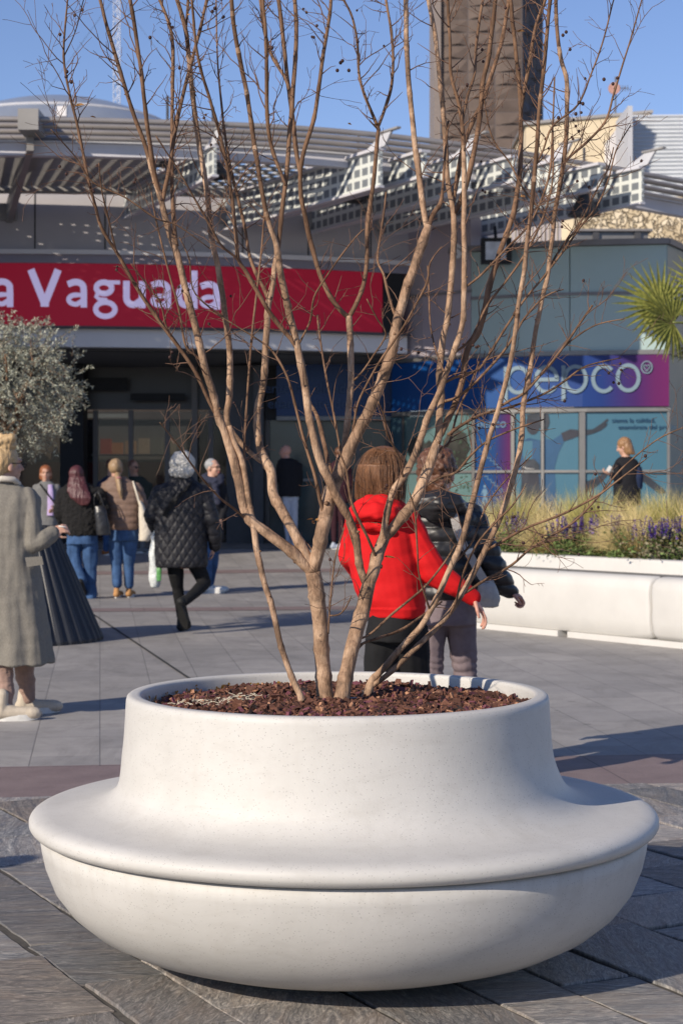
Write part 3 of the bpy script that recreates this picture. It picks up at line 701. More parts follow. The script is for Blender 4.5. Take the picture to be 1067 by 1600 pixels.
for nm, px, py in (('A2', 104, 120), ('A2', 112, 128), ('A2', 105, 112), ('G2', 535, 95), ('G2', 532, 98), ('G2', 527, 110), ('G2', 545, 110), ('L10', 905, 160), ('L10', 910, 162), ('L9', 964, 122), ('L9', 957, 131), ('L10', 943, 124), ('K', 879, 55), ('K', 884, 50), ('A3', 332, 18), ('A3', 336, 13), ('J', 872, 184), ('J', 899, 178)):
    qq = min(pos3[nm], key=lambda q: (q[4] - px) ** 2 + (q[5] - py) ** 2); c = P(px, py, qq[1])
    sd_.ball(c, .0052, 8, 6, (1, 1, 1.1)); tw2 = None
sd_.build('seed_pods', simple('seed_pod', (.045, .018, .014), .7, .3, 90), troot, True)['kind'] = 'stuff'
# a few dry leaves still hanging
dl = MB(TO); rl = random.Random(8)
def dry_leaf(px, py, nm, L=.02):
    qq = min(pos3[nm], key=lambda q: (q[4] - px) ** 2 + (q[5] - py) ** 2); c = P(px, py, qq[1] - .01)
    m = Matrix.Rotation(rl.uniform(0, 6), 3, 'Z') @ Matrix.Rotation(rl.uniform(-1, 1), 3, 'X')
    o_ = [(-.32, 0, 0), (0, .25, .12), (.0, -.25, .1), (0, 0, 0), (.5, .2, .25), (.5, -.2, .2), (.9, 0, .1), (.5, 0, .02)]
    vs_ = [c + m @ (Vector(v) * L) + Vector((0, 0, -L * .4)) for v in o_]
    dl.add(vs_, [(0, 3, 1), (0, 2, 3), (3, 4, 1), (3, 7, 4), (3, 2, 5), (3, 5, 7), (7, 6, 4), (7, 5, 6)])
for a_ in ((488, 812, 'E', .022), (495, 808, 'E', .024), (482, 808, 'E', .018), (122, 160, 'A2', .022), (148, 180, 'A2', .016), (613, 865, 'H', .03), (545, 190, 'G1', .02), (588, 190, 'G1', .02), (810, 45, 'H3', .022), (818, 303, 'H3', .02), (296, 20, 'A3', .015), (698, 315, 'E2', .03)):
    dry_leaf(*a_)
dl.build('dry_leaves', simple('dry_leaf', (.33, .17, .06), .8, .35, 60), troot)
# ------------------------------------------------------------------ shopping centre entrance
simple('grey_cladding', (.42, .40, .41), .55, .06, 1.2, .05, 40, .003)
simple('lilac_cladding', (.38, .335, .36), .5, .05, 1.5)
simple('white_fascia', (.72, .70, .70), .5, .05, 1.0)
simple('dark_metal', (.06, .06, .065), .45, .15, 8)
simple('black_matte', (.012, .012, .013), .6, .2, 5)
simple('frame_metal', (.20, .195, .19), .4, .08, 6, metal=.4)
simple('bronze_frame', (.14, .125, .115), .45, .1, 6, metal=.3)
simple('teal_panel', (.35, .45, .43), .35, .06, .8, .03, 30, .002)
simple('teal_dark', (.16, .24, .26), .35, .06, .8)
simple('coping', (.20, .19, .19), .5, .1, 2)
DC = Vector((-6.0, 48.0)); DR = 16.0
def drum(r, x):
    return DC.y - math.sqrt(r * r - (x - DC.x) ** 2)
def dpt(r, th, z=0):   # th measured from facing the plaza, positive to the right
    return Vector((DC.x + r * math.sin(th), DC.y - r * math.cos(th), z))
def arc_wall(mb, r0, r1, t0, t1, z0, z1, n=40, zf=lambda t: 0.0):
    b = []; 
    for i in range(n + 1):
        t = t0 + (t1 - t0) * i / n
        q = zf(t); b.append((dpt(r0, t, z0 + q), dpt(r0, t, z1 + q), dpt(r1, t, z1 + q), dpt(r1, t, z0 + q)))
    for i in range(n):
        a, c = b[i], b[i + 1]; base = len(mb.v)
        mb.v += [v - mb.o for v in (*a, *c)]
        q = [(0, 1, 5, 4), (1, 2, 6, 5), (2, 3, 7, 6), (3, 0, 4, 7)]
        if i == 0: q.append((3, 2, 1, 0))
        if i == n - 1: q.append((4, 5, 6, 7))
        for f in q: mb.f.append(tuple(k + base for k in f)); mb.m.append(mb.cur)
ent = empty('entrance_building', (DC.x, 34, 0.27), 'curved grey shopping centre entrance with dark doors under a red sign band', 'building')
EO = ent.location
def eb(): return MB(EO)
T0, T1 = -.35, .60
# upper drum wall: split in panels by joints
m = eb(); arc_wall(m, DR - .3, DR, T0, T1, 5.42, 6.62, 60); m.build('upper_wall', MS['grey_cladding'], ent)
for k, t in enumerate([-.33 + .075 * i for i in range(13)]):
    m = eb(); a = dpt(DR - .004, t, 5.46); 
    m.beam(dpt(DR + .001, t, 5.44), dpt(DR + .001, t, 6.6), .022, .012, Vector((math.sin(t), -math.cos(t), 0))); m.build('panel_joint', MS['black_matte'], ent)
m = eb(); arc_wall(m, DR - .2, DR + .10, T0, T1, 5.34, 5.42, 60); m.build('ledge', MS['white_fascia'], ent)
# sloping soffit strips under the ledge
m = eb()
for i in range(60):
    t = T0 + (T1 - T0) * i / 60; t2 = T0 + (T1 - T0) * (i + 1) / 60
    m.add([dpt(DR + .06, t, 5.338), dpt(DR + .06, t2, 5.338), dpt(DR + .215, t2, 5.17), dpt(DR + .215, t, 5.17)], [(0, 1, 2, 3)])
m.build('sloped_trim', MS['lilac_cladding'], ent)
# white band under the sign and the ceiling of the recess
m = eb(); arc_wall(m, DR - .25, DR + .12, T0, .462, 3.74, 4.05, 60); m.build('lower_fascia', MS['white_fascia'], ent)
m = eb(); arc_wall(m, DR - .25, DR + .28, T0, .462, 4.05, 4.09, 60); m.build('sign_sill', MS['dark_metal'], ent)
m = eb()
for i in range(30):
    t = T0 + (.46 - T0) * i / 30; t2 = T0 + (.46 - T0) * (i + 1) / 30
    m.add([dpt(DR + .05, t, 3.745), dpt(DR + .05, t2, 3.745), (dpt(DR, t2).x, 38.8, 3.5), (dpt(DR, t).x, 38.8, 3.5)], [(0, 3, 2, 1)])
m.build('recess_ceiling', simple('ceiling_grey', (.22, .215, .21), .6, .05, 1), ent)
m = eb(); arc_wall(m, DR - .5, DR - .25, T0, .462, 3.7, 5.5, 40); m.build('backing_wall', MS['dark_metal'], ent)
m = eb(); p = P(247, 547, 33.5); m.lathe([(0, p.z + .1), (.14, p.z + .1), (.14, p.z + .04), (.08, p.z - .06), (0, p.z - .07)], 16, p.x, 33.5); m.build('ceiling_camera', MS['black_matte'], ent)
# red sign: a lit screen panel that follows the drum
s = N('red_sign', .45, .4); s.color((.085, .002, .010)); s.b.inputs['Emission Color'].default_value = (.5, .0, .03, 1); s.b.inputs['Emission Strength'].default_value = .27
s = N('sign_white', .5, .4); s.color((.25, .24, .30)); s.b.inputs['Emission Color'].default_value = (.62, .55, .92, 1); s.b.inputs['Emission Strength'].default_value = .48
sg = empty('entrance_sign', dpt(DR + .3, 0, 4.1), 'long curved red sign with white lettering La Vaguada above the entrance', 'sign')
SR = DR + .22
m = MB(sg.location); arc_wall(m, SR - .18, SR, T0, .428, 4.092, 5.165, 70); m.build('panel', MS['red_sign'], sg)
m = MB(sg.location); arc_wall(m, SR - .19, SR - .01, .429, .455, 4.092, 5.165, 4); m.build('end_panel', MS['black_matte'], sg)
def text_mesh(body, size, offset=0.0, spacing=1.0, extrude=0.0, res=6):
    cu = bpy.data.curves.new('t', 'FONT'); cu.body = body; cu.size = size; cu.offset = offset; cu.space_character = spacing
    cu.extrude = extrude; cu.resolution_u = res
    o = bpy.data.objects.new('t', cu); COL.objects.link(o)
    dg = bpy.context.evaluated_depsgraph_get(); me = bpy.data.meshes.new_from_object(o.evaluated_get(dg))
    bpy.data.objects.remove(o); bpy.data.curves.remove(cu)
    vs = [v.co.copy() for v in me.vertices]; fs = [tuple(p.vertices) for p in me.polygons]
    bpy.data.meshes.remove(me); return vs, fs
# lettering: thick strokes laid on the drum
def dsolve(px, r):
    k = (px - W0 / 2) / F; a_ = k * k + 1; b_ = -2 * (k * DC.x + DC.y); c_ = DC.x ** 2 + DC.y ** 2 - r * r
    return (-b_ - math.sqrt(b_ * b_ - 4 * a_ * c_)) / (2 * a_)
def sign_pt(px, py, off):
    Y = dsolve(px, SR); x = PX(px, Y); t = math.asin((x - DC.x) / SR); return dpt(SR + off, t, EYE - (py - HZ) * 32.15 / F)
def sstroke(mb, pts, ws):
    n = len(pts); L = []; Rr = []
    if not hasattr(ws, '__len__'): ws = [ws] * n
    for i, (x, y) in enumerate(pts):
        x0, y0 = pts[max(i - 1, 0)]; x1, y1 = pts[min(i + 1, n - 1)]; dx, dy = x1 - x0, y1 - y0; q = math.hypot(dx, dy) or 1; w = ws[i]
        nx, ny = -dy / q * w / 2, dx / q * w / 2; L.append((x + nx, y + ny)); Rr.append((x - nx, y - ny))
    for i in range(n - 1):
        f = [sign_pt(x, y, .022) for x, y in (L[i], L[i + 1], Rr[i + 1], Rr[i])]; bk = [sign_pt(x, y, .002) for x, y in (L[i], L[i + 1], Rr[i + 1], Rr[i])]
        mb.add(f + bk, [(0, 1, 2, 3), (7, 6, 5, 4), (0, 4, 5, 1), (1, 5, 6, 2), (2, 6, 7, 3), (3, 7, 4, 0)])
def el(cx, cy, rx, ry, a0, a1, n=22): return [(cx + rx * math.cos(R(a0 + (a1 - a0) * i / n)), cy + ry * math.sin(R(a0 + (a1 - a0) * i / n))) for i in range(n + 1)]
def gl_a(x):      # double storey a, 36 px wide
    bowl = el(x + 17, 471, 11, 7.2, -80, -280) + [(x + 27, 473)]
    top = [(x + 4.5, 447.5)] + el(x + 17, 453, 12.2, 9.2, -115, -12) + [(x + 29.5, 460), (x + 29.5, 483)]
    return [(top, 11.5), ([(x + 29, 463.6), (x + 17, 463.8)], 7.5), (bowl, 8.6)]
G_ = [([(-48, 425), (-48, 483)], 13), ([(-54.5, 478), (-22, 478)], 10)]
letters = {'L': G_}
seq = [('L', G_), ('a', gl_a(-13)), ('V', [([(49, 425), (70.5, 478)], 13), ([(91.5, 425), (70.5, 478)], 13), ([(64.2, 477.5), (77, 477.5)], 11)]), ('a', gl_a(102)),
 ('g', [(el(163, 452.5, 12, 8.8, 0, 360, 28), 10), ([(168, 443.6), (188, 443.6)], 7), ([(154, 460), (151, 466), (156, 470.5), (168, 471.5)], 8), (el(165, 485.5, 15, 11, -98, 262, 30), 9.5)]),
 ('u', [([(198, 441), (198, 466)] + el(208.5, 467, 10.5, 10.8, 180, 60)[1:] + [(222, 470)], 12), ([(222.5, 441), (222.5, 483)], 12)]), ('a', gl_a(233)),
 ('d', [(el(291, 462, 11.2, 15.6, 0, 360, 28), 11), ([(303.5, 423), (303.5, 483)], 12)]), ('a', gl_a(309.5))]
for nm_, st_ in seq:
    m = MB(sg.location)
    for (q, wd_) in st_: sstroke(m, q, wd_ * .86)
    m.build('letter', MS['sign_white'], sg)
# doors and shop front inside the recess
YD = 35.6
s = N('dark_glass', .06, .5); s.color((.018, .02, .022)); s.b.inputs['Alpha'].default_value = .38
fr = eb()
xl, xr = PX(-40, YD), PX(398, YD)
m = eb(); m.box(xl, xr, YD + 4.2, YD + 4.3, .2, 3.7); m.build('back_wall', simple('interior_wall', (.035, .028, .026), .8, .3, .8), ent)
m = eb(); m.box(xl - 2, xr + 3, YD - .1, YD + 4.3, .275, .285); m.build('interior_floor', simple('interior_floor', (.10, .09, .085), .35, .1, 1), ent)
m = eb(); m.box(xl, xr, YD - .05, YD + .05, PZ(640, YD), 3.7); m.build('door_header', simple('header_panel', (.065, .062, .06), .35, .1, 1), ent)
m = eb(); m.box(PX(98, YD - .6), PX(134, YD - .6), YD - .9, YD - .3, .27, 3.62); m.build('pillar', MS['black_matte'], ent)
m = eb(); m.box(PX(300, YD - .2), PX(309, YD - .2), YD - .25, YD - .06, .27, 3.62); m.build('pillar', MS['bronze_frame'], ent)
m = eb(); m.box(PX(355, YD - .4), PX(400, YD - .4), YD - .6, YD - .06, .27, 3.62); m.build('pillar', MS['dark_metal'], ent)
for px in (150, 205, 262, 330):
    m = eb(); x = PX(px, YD); m.box(x - .045, x + .045, YD - .04, YD + .04, .285, PZ(641, YD)); m.build('door_frame', MS['bronze_frame'], ent)
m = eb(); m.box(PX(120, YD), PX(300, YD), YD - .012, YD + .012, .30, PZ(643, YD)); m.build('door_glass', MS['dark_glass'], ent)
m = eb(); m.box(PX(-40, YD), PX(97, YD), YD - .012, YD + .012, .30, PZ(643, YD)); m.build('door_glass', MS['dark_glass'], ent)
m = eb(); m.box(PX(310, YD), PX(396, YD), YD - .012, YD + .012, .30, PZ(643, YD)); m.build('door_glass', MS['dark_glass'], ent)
m = eb(); m.box(PX(135, YD - .3), PX(200, YD - .3), YD - .40, YD - .36, PZ(611, YD), PZ(592, YD)); m.build('header_vent', MS['black_matte'], ent)
m = eb(); m.box(PX(205, YD - .3), PX(290, YD - .3), YD - .40, YD - .36, PZ(627, YD), PZ(616, YD)); m.build('header_rail', MS['black_matte'], ent)
m = eb(); m.box(PX(134, YD), PX(200, YD), YD + .1, YD + .3, PZ(652, YD), PZ(646, YD)); m.build('light_strip', simple('lit_strip', (.4, .4, .38), .5, .05, 3, emit=(.6, .58, .5), estr=.25), ent)
# interior shop: dark red counter band and shelves with goods
YI = YD + 3.4
shop = empty('shop_counter', (PX(200, YI), YI, .285), 'dark red shop counter behind the entrance doors', 'counter')
m = MB(shop.location); m.box(PX(-30, YI), PX(290, YI), YI - .2, YI + .3, .286, PZ(722, YI)); m.build('front', simple('dark_red', (.13, .008, .012), .5, .1, 2), shop)
m = MB(shop.location); m.box(PX(-30, YI), PX(290, YI), YI - .26, YI + .3, PZ(722, YI) + .002, PZ(722, YI) + .05); m.build('top', MS['dark_metal'], shop)
rg = random.Random(6)
shelf = empty('display_shelf', (PX(195, YI), YI + .5, .285), 'display shelf inside the entrance, red and tan boxes glowing to imitate shop light', 'shelf')
m = MB(shelf.location); m.box(PX(140, YI), PX(288, YI), YI + .62, YI + .66, PZ(722, YI), PZ(664, YI)); m.build('back_panel', simple('shelf_back', (.13, .12, .10), .6, .15, 2, emit=(.2, .18, .15), estr=.25), shelf)  # back panel emission stands in for shop lighting
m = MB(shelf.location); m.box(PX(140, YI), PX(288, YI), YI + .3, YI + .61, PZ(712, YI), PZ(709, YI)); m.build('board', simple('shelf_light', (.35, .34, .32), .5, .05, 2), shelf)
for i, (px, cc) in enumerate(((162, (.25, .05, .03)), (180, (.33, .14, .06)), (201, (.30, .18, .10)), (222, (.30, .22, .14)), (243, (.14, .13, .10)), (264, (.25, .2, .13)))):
    m = MB(shelf.location); x = PX(px, YI); m.box(x - .11, x + .11, YI + .35, YI + .55, PZ(708.8, YI), PZ(rg.randint(684, 692), YI)); m.build('goods_box', simple('goods%d' % i, cc, .6, .2, 12, emit=cc, estr=.45), shelf)  # boxes glow in their own colour to imitate shop lighting
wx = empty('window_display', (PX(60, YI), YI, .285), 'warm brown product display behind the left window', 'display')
m = MB(wx.location); m.box(PX(18, YI), PX(96, YI), YI + .6, YI + .7, PZ(722, YI), PZ(650, YI)); m.build('panel', simple('warm_panel', (.16, .12, .08), .6, .5, 3, emit=(.16, .11, .07), estr=.4), wx)  # warm glow of the panel stands in for display lighting
for px, w_, h_ in ((40, .12, .25), (62, .16, .18), (84, .1, .3)):
    m = MB(wx.location); x = PX(px, YI); m.lathe([(.0, PZ(721, YI)), (w_, PZ(721, YI)), (w_ * .9, PZ(721, YI) + h_ * .6), (w_ * .35, PZ(721, YI) + h_ * .8), (w_ * .35, PZ(721, YI) + h_), (0, PZ(721, YI) + h_)], 12, x, YI + .3); m.build('jar', MS['dark_metal'], wx)
m = eb(); m.box(-14, PX(640, 34), 31.6, 31.95, .0, .285); m.build('threshold_step', simple('step_stone', (.11, .105, .10), .6, .1, 3), ent)
# right of the recess: lilac grey wall that turns towards the shop, blue sign below it
wl = empty('side_wall', (PX(640, 34.2), 34, .27), 'plain lilac grey wall between the red sign and the blue shop front', 'wall')
YW = 34.0
def prism(mb, pts, z0, z1, th=.25):
    """wall that follows plan points (x,y), front on the listed line, thickness away from camera"""
    for (a, b) in zip(pts[:-1], pts[1:]):
        A = Vector((a[0], a[1], 0)); Bv = Vector((b[0], b[1], 0)); d = (Bv - A).normalized(); nrm = Vector((-d.y, d.x, 0)) * th
        zz = Vector((0, 0, z0)); hh = Vector((0, 0, z1 - z0))
        q = [A + zz, Bv + zz, Bv + nrm + zz, A + nrm + zz]
        mb.slab(q, hh)
SH = [(PX(600, 34.3), 34.3), (PX(660, 33.4), 33.4), (PX(742, 32.6), 32.6), (PX(820, 32.15), 32.15), (PX(900, 31.85), 31.85), (PX(1041, 31.6), 31.6)]
SHL = [(PX(596, 34.6), 34.6), (PX(615, 34.05), 34.05), (PX(660, 33.4), 33.4), (PX(735, 32.66), 32.66)]
def shx(px):     # front line depth at a photo column
    for (a, b) in zip(SH[:-1], SH[1:]):
        pa = W0 / 2 + a[0] * F / a[1]; pb = W0 / 2 + b[0] * F / b[1]
        if px <= pb or b is SH[-1]:
            t = (px - pa) / (pb - pa)
            # intersection of the ray with the segment
            k = (px - W0 / 2) / F; ax, ay = a; dx, dy = b[0] - a[0], b[1] - a[1]
            u = (k * ay - ax) / (dx - k * dy); return ay + dy * u
def SP(px, py, off=0.0):
    Y = shx(px) - off; return Vector((PX(px, Y), Y, EYE - (py - HZ) * shx(px) / F))
zb = 3.62
m = MB(wl.location); prism(m, SHL, 3.64, 6.1, .3); m.build('wall_panel', MS['lilac_cladding'], wl)
m = MB(wl.location); prism(m, [(a, b - .03) for a, b in SHL[1:]], 4.75, 4.80, .028); m.build('joint_strip', MS['coping'], wl)
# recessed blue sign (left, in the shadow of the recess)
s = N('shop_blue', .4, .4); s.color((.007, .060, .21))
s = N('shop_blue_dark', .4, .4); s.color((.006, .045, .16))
txt_dim = simple('dim_lettering', (.05, .10, .22), .5, .05, 3)
sb = empty('shop_sign', (PX(520, 35.2), 35.2, 3), 'dark blue shop sign with faint lettering in the shaded recess', 'sign')
YB = 35.2
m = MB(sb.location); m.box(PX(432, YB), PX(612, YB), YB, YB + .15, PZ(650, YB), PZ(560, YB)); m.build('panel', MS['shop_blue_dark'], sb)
m = MB(sb.location); m.box(PX(432, YB), PX(612, YB), YB - .05, YB + .15, PZ(657, YB), PZ(650.5, YB)); m.build('bottom_rail', MS['frame_metal'], sb)
def flat_text(body, size, x, y, z, mat, parent, dirv=Vector((1, 0, 0)), off=.0, sp=1.0, th=.02, name='lettering', sx=1.0):
    vs, fs = text_mesh(body, size, off, sp, th)
    nrm = Vector((dirv.y, -dirv.x, 0))
    m = MB(parent.location); m.add([Vector((x, y, z)) + dirv * v.x * sx + Vector((0, 0, v.y)) + nrm * (v.z + th) for v in vs], fs)
    return m.build(name, mat, parent)
flat_text('siente la calidad,', .27, PX(400, YB), YB, PZ(614, YB), txt_dim, sb)
flat_text('enamórate del precio', .27, PX(418, YB), YB, PZ(638, YB), txt_dim, sb)
# glass front in the shade under it
sf = empty('glass_storefront', (PX(520, 35.3), 35.3, .27), 'shaded glass shop front with film posters in the recess', 'storefront')
m = MB(sf.location); m.box(PX(415, 35.5), PX(612, 35.5), 35.45, 35.5, .28, PZ(657, 35.5)); m.build('window', simple('shade_glass', (.055, .085, .09), .12, .4, .8), sf)
for px in (418, 500, 560, 606):
    m = MB(sf.location); x = PX(px, 35.3); m.box(x - .04, x + .04, 35.28, 35.44, .28, PZ(657, 35.3)); m.build('window_frame', MS['bronze_frame'], sf)
m = MB(sf.location); m.box(PX(415, 35.3), PX(612, 35.3), 35.33, 35.43, PZ(752, 35.3), PZ(748, 35.3)); m.build('window_rail', MS['frame_metal'], sf)
m = MB(sf.location); m.box(PX(396, 35.8), PX(640, 35.8), 35.62, 35.8, .27, 4.3); m.build('back_wall', MS['dark_metal'], sf)
m = MB(sf.location); m.box(PX(400, 35.6), PX(415, 35.6), 34.6, 35.6, .27, 3.6); m.build('pillar', MS['dark_metal'], sf)
# ------------------------------------------------------------------ the blue shop
sh = empty('shop_building', (PX(860, 32), 32, .27), 'flat roofed shop clad in teal panels with a blue band and film covered windows', 'building')
SO = sh.location
def shm(): return MB(SO)
def strip(mb, px0, px1, py0, py1, off, th=.05, n=10):
    """band following the shop front between photo columns, front face 'off' metres before the wall line"""
    cols = [px0 + (px1 - px0) * i / n for i in range(n + 1)]
    zt = EYE - (py0 - HZ) * 32.0 / F; zbm = EYE - (py1 - HZ) * 32.0 / F
    ring = []
    for c in cols:
        Y = shx(c) - off; x = PX(c, shx(c)); ring.append((Vector((x, Y, zbm)), Vector((x, Y, zt)), Vector((x, Y + th, zt)), Vector((x, Y + th, zbm))))
    for i in range(n):
        a, c = ring[i], ring[i + 1]; b = len(mb.v); mb.v += [v - mb.o for v in (*a, *c)]
        q = [(0, 1, 5, 4), (1, 2, 6, 5), (2, 3, 7, 6), (3, 0, 4, 7)]
        if i == 0: q.append((3, 2, 1, 0))
        if i == n - 1: q.append((4, 5, 6, 7))
        for f in q: mb.f.append(tuple(k + b for k in f)); mb.m.append(mb.cur)
Z = lambda py: EYE - (py - HZ) * 32.0 / F
m = shm(); strip(m, 736, 889, 387, 553, .0, .3); m.build('cladding_panel', MS['teal_panel'], sh)
m = shm(); strip(m, 890.5, 1041, 387, 553, .0, .3); m.build('cladding_panel', MS['teal_panel'], sh)
m = shm(); strip(m, 736, 1041, 458, 463, .03, .029); m.build('cladding_rail', MS['coping'], sh)
m = shm(); strip(m, 700, 1044, 377, 386, .08, .5); m.build('coping', MS['coping'], sh)
m = shm(); strip(m, 618, 1044, 549, 556, .06, .3); m.build('sign_cornice', MS['frame_metal'], sh)
m = shm(); strip(m, 612, 1046, 637, 644, .06, .3); m.build('window_cornice', MS['frame_metal'], sh)
# side wall running back on the right
cx, cy = SH[-1]
side = [(cx, cy), (cx + .9, cy + 1.9), (cx + 3.5, cy + 9)]
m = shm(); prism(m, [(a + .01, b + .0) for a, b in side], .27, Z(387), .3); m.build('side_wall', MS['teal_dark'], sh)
m = shm(); prism(m, [(a + .06, b - .02) for a, b in side], Z(386), Z(377), .4); m.build('coping', MS['coping'], sh)
m = shm(); prism(m, [(a + .05, b - .02) for a, b in side], Z(556), Z(549), .04); m.build('sign_cornice', MS['frame_metal'], sh)
m = shm(); m.add([(PX(700, 33), 33.2, Z(384)), (cx, cy + .2, Z(384)), (cx + 3.4, cy + 9, Z(384)), (PX(640, 36), 42, Z(384))], [(0, 1, 2, 3)]); m.build('flat_roof', MS['coping'], sh)
# blue to magenta sign band
s = N('shop_band', .42, .35); g = s.t.nodes.new('ShaderNodeTexCoord'); sx = s.t.nodes.new('ShaderNodeSeparateXYZ'); s.l(g.outputs['Generated'], sx.inputs[0])
s.color(s.ramp(sx.outputs[0], [(0.0, (.003, .062, .23)), (.38, (.003, .055, .21)), (.60, (.004, .042, .19)), (.76, (.006, .026, .15)), (.88, (.045, .008, .10)), (.95, (.10, .006, .085)), (1.0, (.12, .006, .085))]))
s = N('poster_grad', .3, .4); g = s.t.nodes.new('ShaderNodeTexCoord'); sx = s.t.nodes.new('ShaderNodeSeparateXYZ'); s.l(g.outputs['Generated'], sx.inputs[0])
s.color(s.ramp(sx.outputs[0], [(0.0, (.003, .05, .17)), (.55, (.005, .04, .15)), (.75, (.03, .015, .10)), (1.0, (.08, .005, .07))]))
simple('letter_pale', (.17, .24, .29), .45, .04, 3)
sgn = empty('shop_sign', (PX(830, 32), 31.9, Z(637)), 'blue and magenta sign band reading pepco over the shop windows', 'sign')
m = MB(sgn.location); strip(m, 612, 1043, 557, 636.5, .10, .09, 16); m.build('panel', MS['shop_band'], sgn)
# letters from strokes that follow the front
def stroke(mb, pts, w, off=.125, th=.024):
    """pts: photo points; flat ribbon of width w px with rounded joints"""
    n = len(pts)
    L = []; Rr = []
    for i, (x, y) in enumerate(pts):
        x0, y0 = pts[max(i - 1, 0)]; x1, y1 = pts[min(i + 1, n - 1)]
        dx, dy = x1 - x0, y1 - y0; q = math.hypot(dx, dy) or 1; nx, ny = -dy / q * w / 2, dx / q * w / 2
        L.append((x + nx, y + ny)); Rr.append((x - nx, y - ny))
    for i in range(n - 1):
        f = []; bk = []
        for (x, y) in (L[i], L[i + 1], Rr[i + 1], Rr[i]):
            Yw = shx(x); X = PX(x, Yw); z = EYE - (y - HZ) * 32.0 / F
            f.append(Vector((X, Yw - off, z))); bk.append(Vector((X, Yw - off + th, z)))
        mb.add(f + bk, [(0, 1, 2, 3), (7, 6, 5, 4), (0, 4, 5, 1), (1, 5, 6, 2), (2, 6, 7, 3), (3, 7, 4, 0)])
def arc(cx_, cy_, rx, ry, a0, a1, n=26): return [(cx_ + rx * math.cos(R(a0 + (a1 - a0) * i / n)), cy_ + ry * math.sin(R(a0 + (a1 - a0) * i / n))) for i in range(n + 1)]
W_ = 6.0
def letter(name, strokes, w=W_):
    m = MB(sgn.location)
    for s_ in strokes: stroke(m, s_, w)
    m.build('letter', MS['letter_pale'], sgn)
rx, ry = 16.5, 19.5; cyl = 593.5
letter('p', [arc(808, cyl, rx, ry, 0, 360), [(788.8, 572), (788.8, 629)]])
letter('e', [arc(852, cyl, rx, ry, 35, 360) , [(836, cyl), (871, cyl)]])
letter('p', [arc(897, cyl, rx, ry, 0, 360), [(878.5, 572), (878.5, 627)]])
letter('c', [arc(941, cyl, rx, ry, 42, 318)])
letter('o', [arc(979, 592.5, rx, ry, 0, 360)])
m = MB(sgn.location); stroke(m, arc(1008, 576.5, 8.2, 9.2, 0, 360), 1.7)
stroke(m, [(1008, 582.5), (1003.6, 577), (1003.4, 573.8), (1005.5, 572.6), (1008, 575.2), (1010.5, 572.6), (1012.6, 573.8), (1012.4, 577), (1008, 582.5)], 1.4); m.build('heart_emblem', MS['letter_pale'], sgn)
# windows: printed film behind frames
simple('film_blue', (.055, .14, .20), .18, .07, .7)
simple('film_pale', (.10, .17, .17), .18, .22, 1.1)
simple('film_dark', (.05, .10, .13), .15, .3, .8)
simple('film_skin', (.035, .035, .045), .25, .2, 3)
simple('film_hair', (.035, .04, .05), .3, .3, 6)
simple('film_brown', (.045, .045, .04), .25, .5, 2.5)
simple('film_shirt', (.03, .08, .16), .25, .12, 2)
simple('film_text', (.012, .055, .12), .3, .04, 3)
simple('poster_white', (.12, .21, .30), .3, .04, 3)
simple('leaf_print', (.05, .075, .05), .3, .5, 9)
def film(px0, px1, py0, py1, mat, name='window', off=.0, th=.04, n=3):
    m = shm(); strip(m, px0, px1, py0, py1, off, th, n); return m.build(name, mat, sh)
film(610, 628, 645, 850, MS['film_dark'])
film(631, 736, 645, 850, MS['film_pale'])
film(741, 797, 645, 850, MS['poster_grad'])
film(803, 844, 645, 850, MS['film_blue']); film(849, 903, 645, 850, MS['film_blue'])
film(914, 1041, 645, 850, MS['film_blue'])
def fshape(pts, mat, name, off=.006, grad=None):
    """flat print on the film: polygon of photo points"""
    m = shm(); n = len(pts); f = []; bk = []
    for x, y in pts:
        Yw = shx(x); X = PX(x, Yw); z = EYE - (y - HZ) * 32.0 / F
        f.append(Vector((X, Yw - off, z))); bk.append(Vector((X, Yw - off + .003, z)))
    m.add(f + bk, [tuple(range(n))] + [(i, (i + 1) % n, (i + 1) % n + n, i + n) for i in range(n)])
    return m.build(name, mat, sh)
def ell(cx_, cy_, rx, ry, n=20, wob=0.0, sd=0):
    return [(cx_ + rx * math.cos(2 * PI * i / n) * (1 + wob * math.sin(3.1 * i + sd)), cy_ + ry * math.sin(2 * PI * i / n) * (1 + wob * math.cos(2.3 * i + sd))) for i in range(n)]
# printed people: one with an outstretched arm, one bearded face below
fshape([(806, 700), (812, 690), (826, 684), (843.5, 688), (843.5, 770), (840, 800), (812, 800), (816, 745), (806, 728)], MS['film_shirt'], 'print_shirt')
fshape([(849.5, 685), (862, 688), (880, 676), (884, 684), (872, 708), (866, 730), (868, 770), (870, 800), (849.5, 800)], MS['film_shirt'], 'print_shirt')
fshape([(876, 677), (890, 671), (902.5, 672), (902.5, 682), (892, 686), (880, 690)], MS['film_skin'], 'print_arm', .010)
fshape([(914.5, 672), (926, 671), (938, 663), (948, 655), (950, 657), (944, 664), (949, 662), (946, 667), (938, 673), (926, 678), (914.5, 681)], MS['film_hair'], 'print_hand', .010)
fshape(ell(832, 662, 11, 17), MS['film_skin'], 'print_face', .010); fshape([(820, 648), (830, 646.5), (843.5, 646.5), (843.5, 670), (840, 657), (826, 655)], MS['film_hair'], 'print_hair', .013)
fshape([(849.5, 646.5), (856, 647), (858, 660), (854, 672), (849.5, 676)], MS['film_hair'], 'print_hair', .013)
fshape(ell(828, 750, 14, 22), MS['film_skin'], 'print_face', .010)
fshape([(814, 742), (814, 728), (822, 718), (834, 717), (842, 726), (842, 742), (836, 733), (822, 733)], MS['film_hair'], 'print_hair', .013)
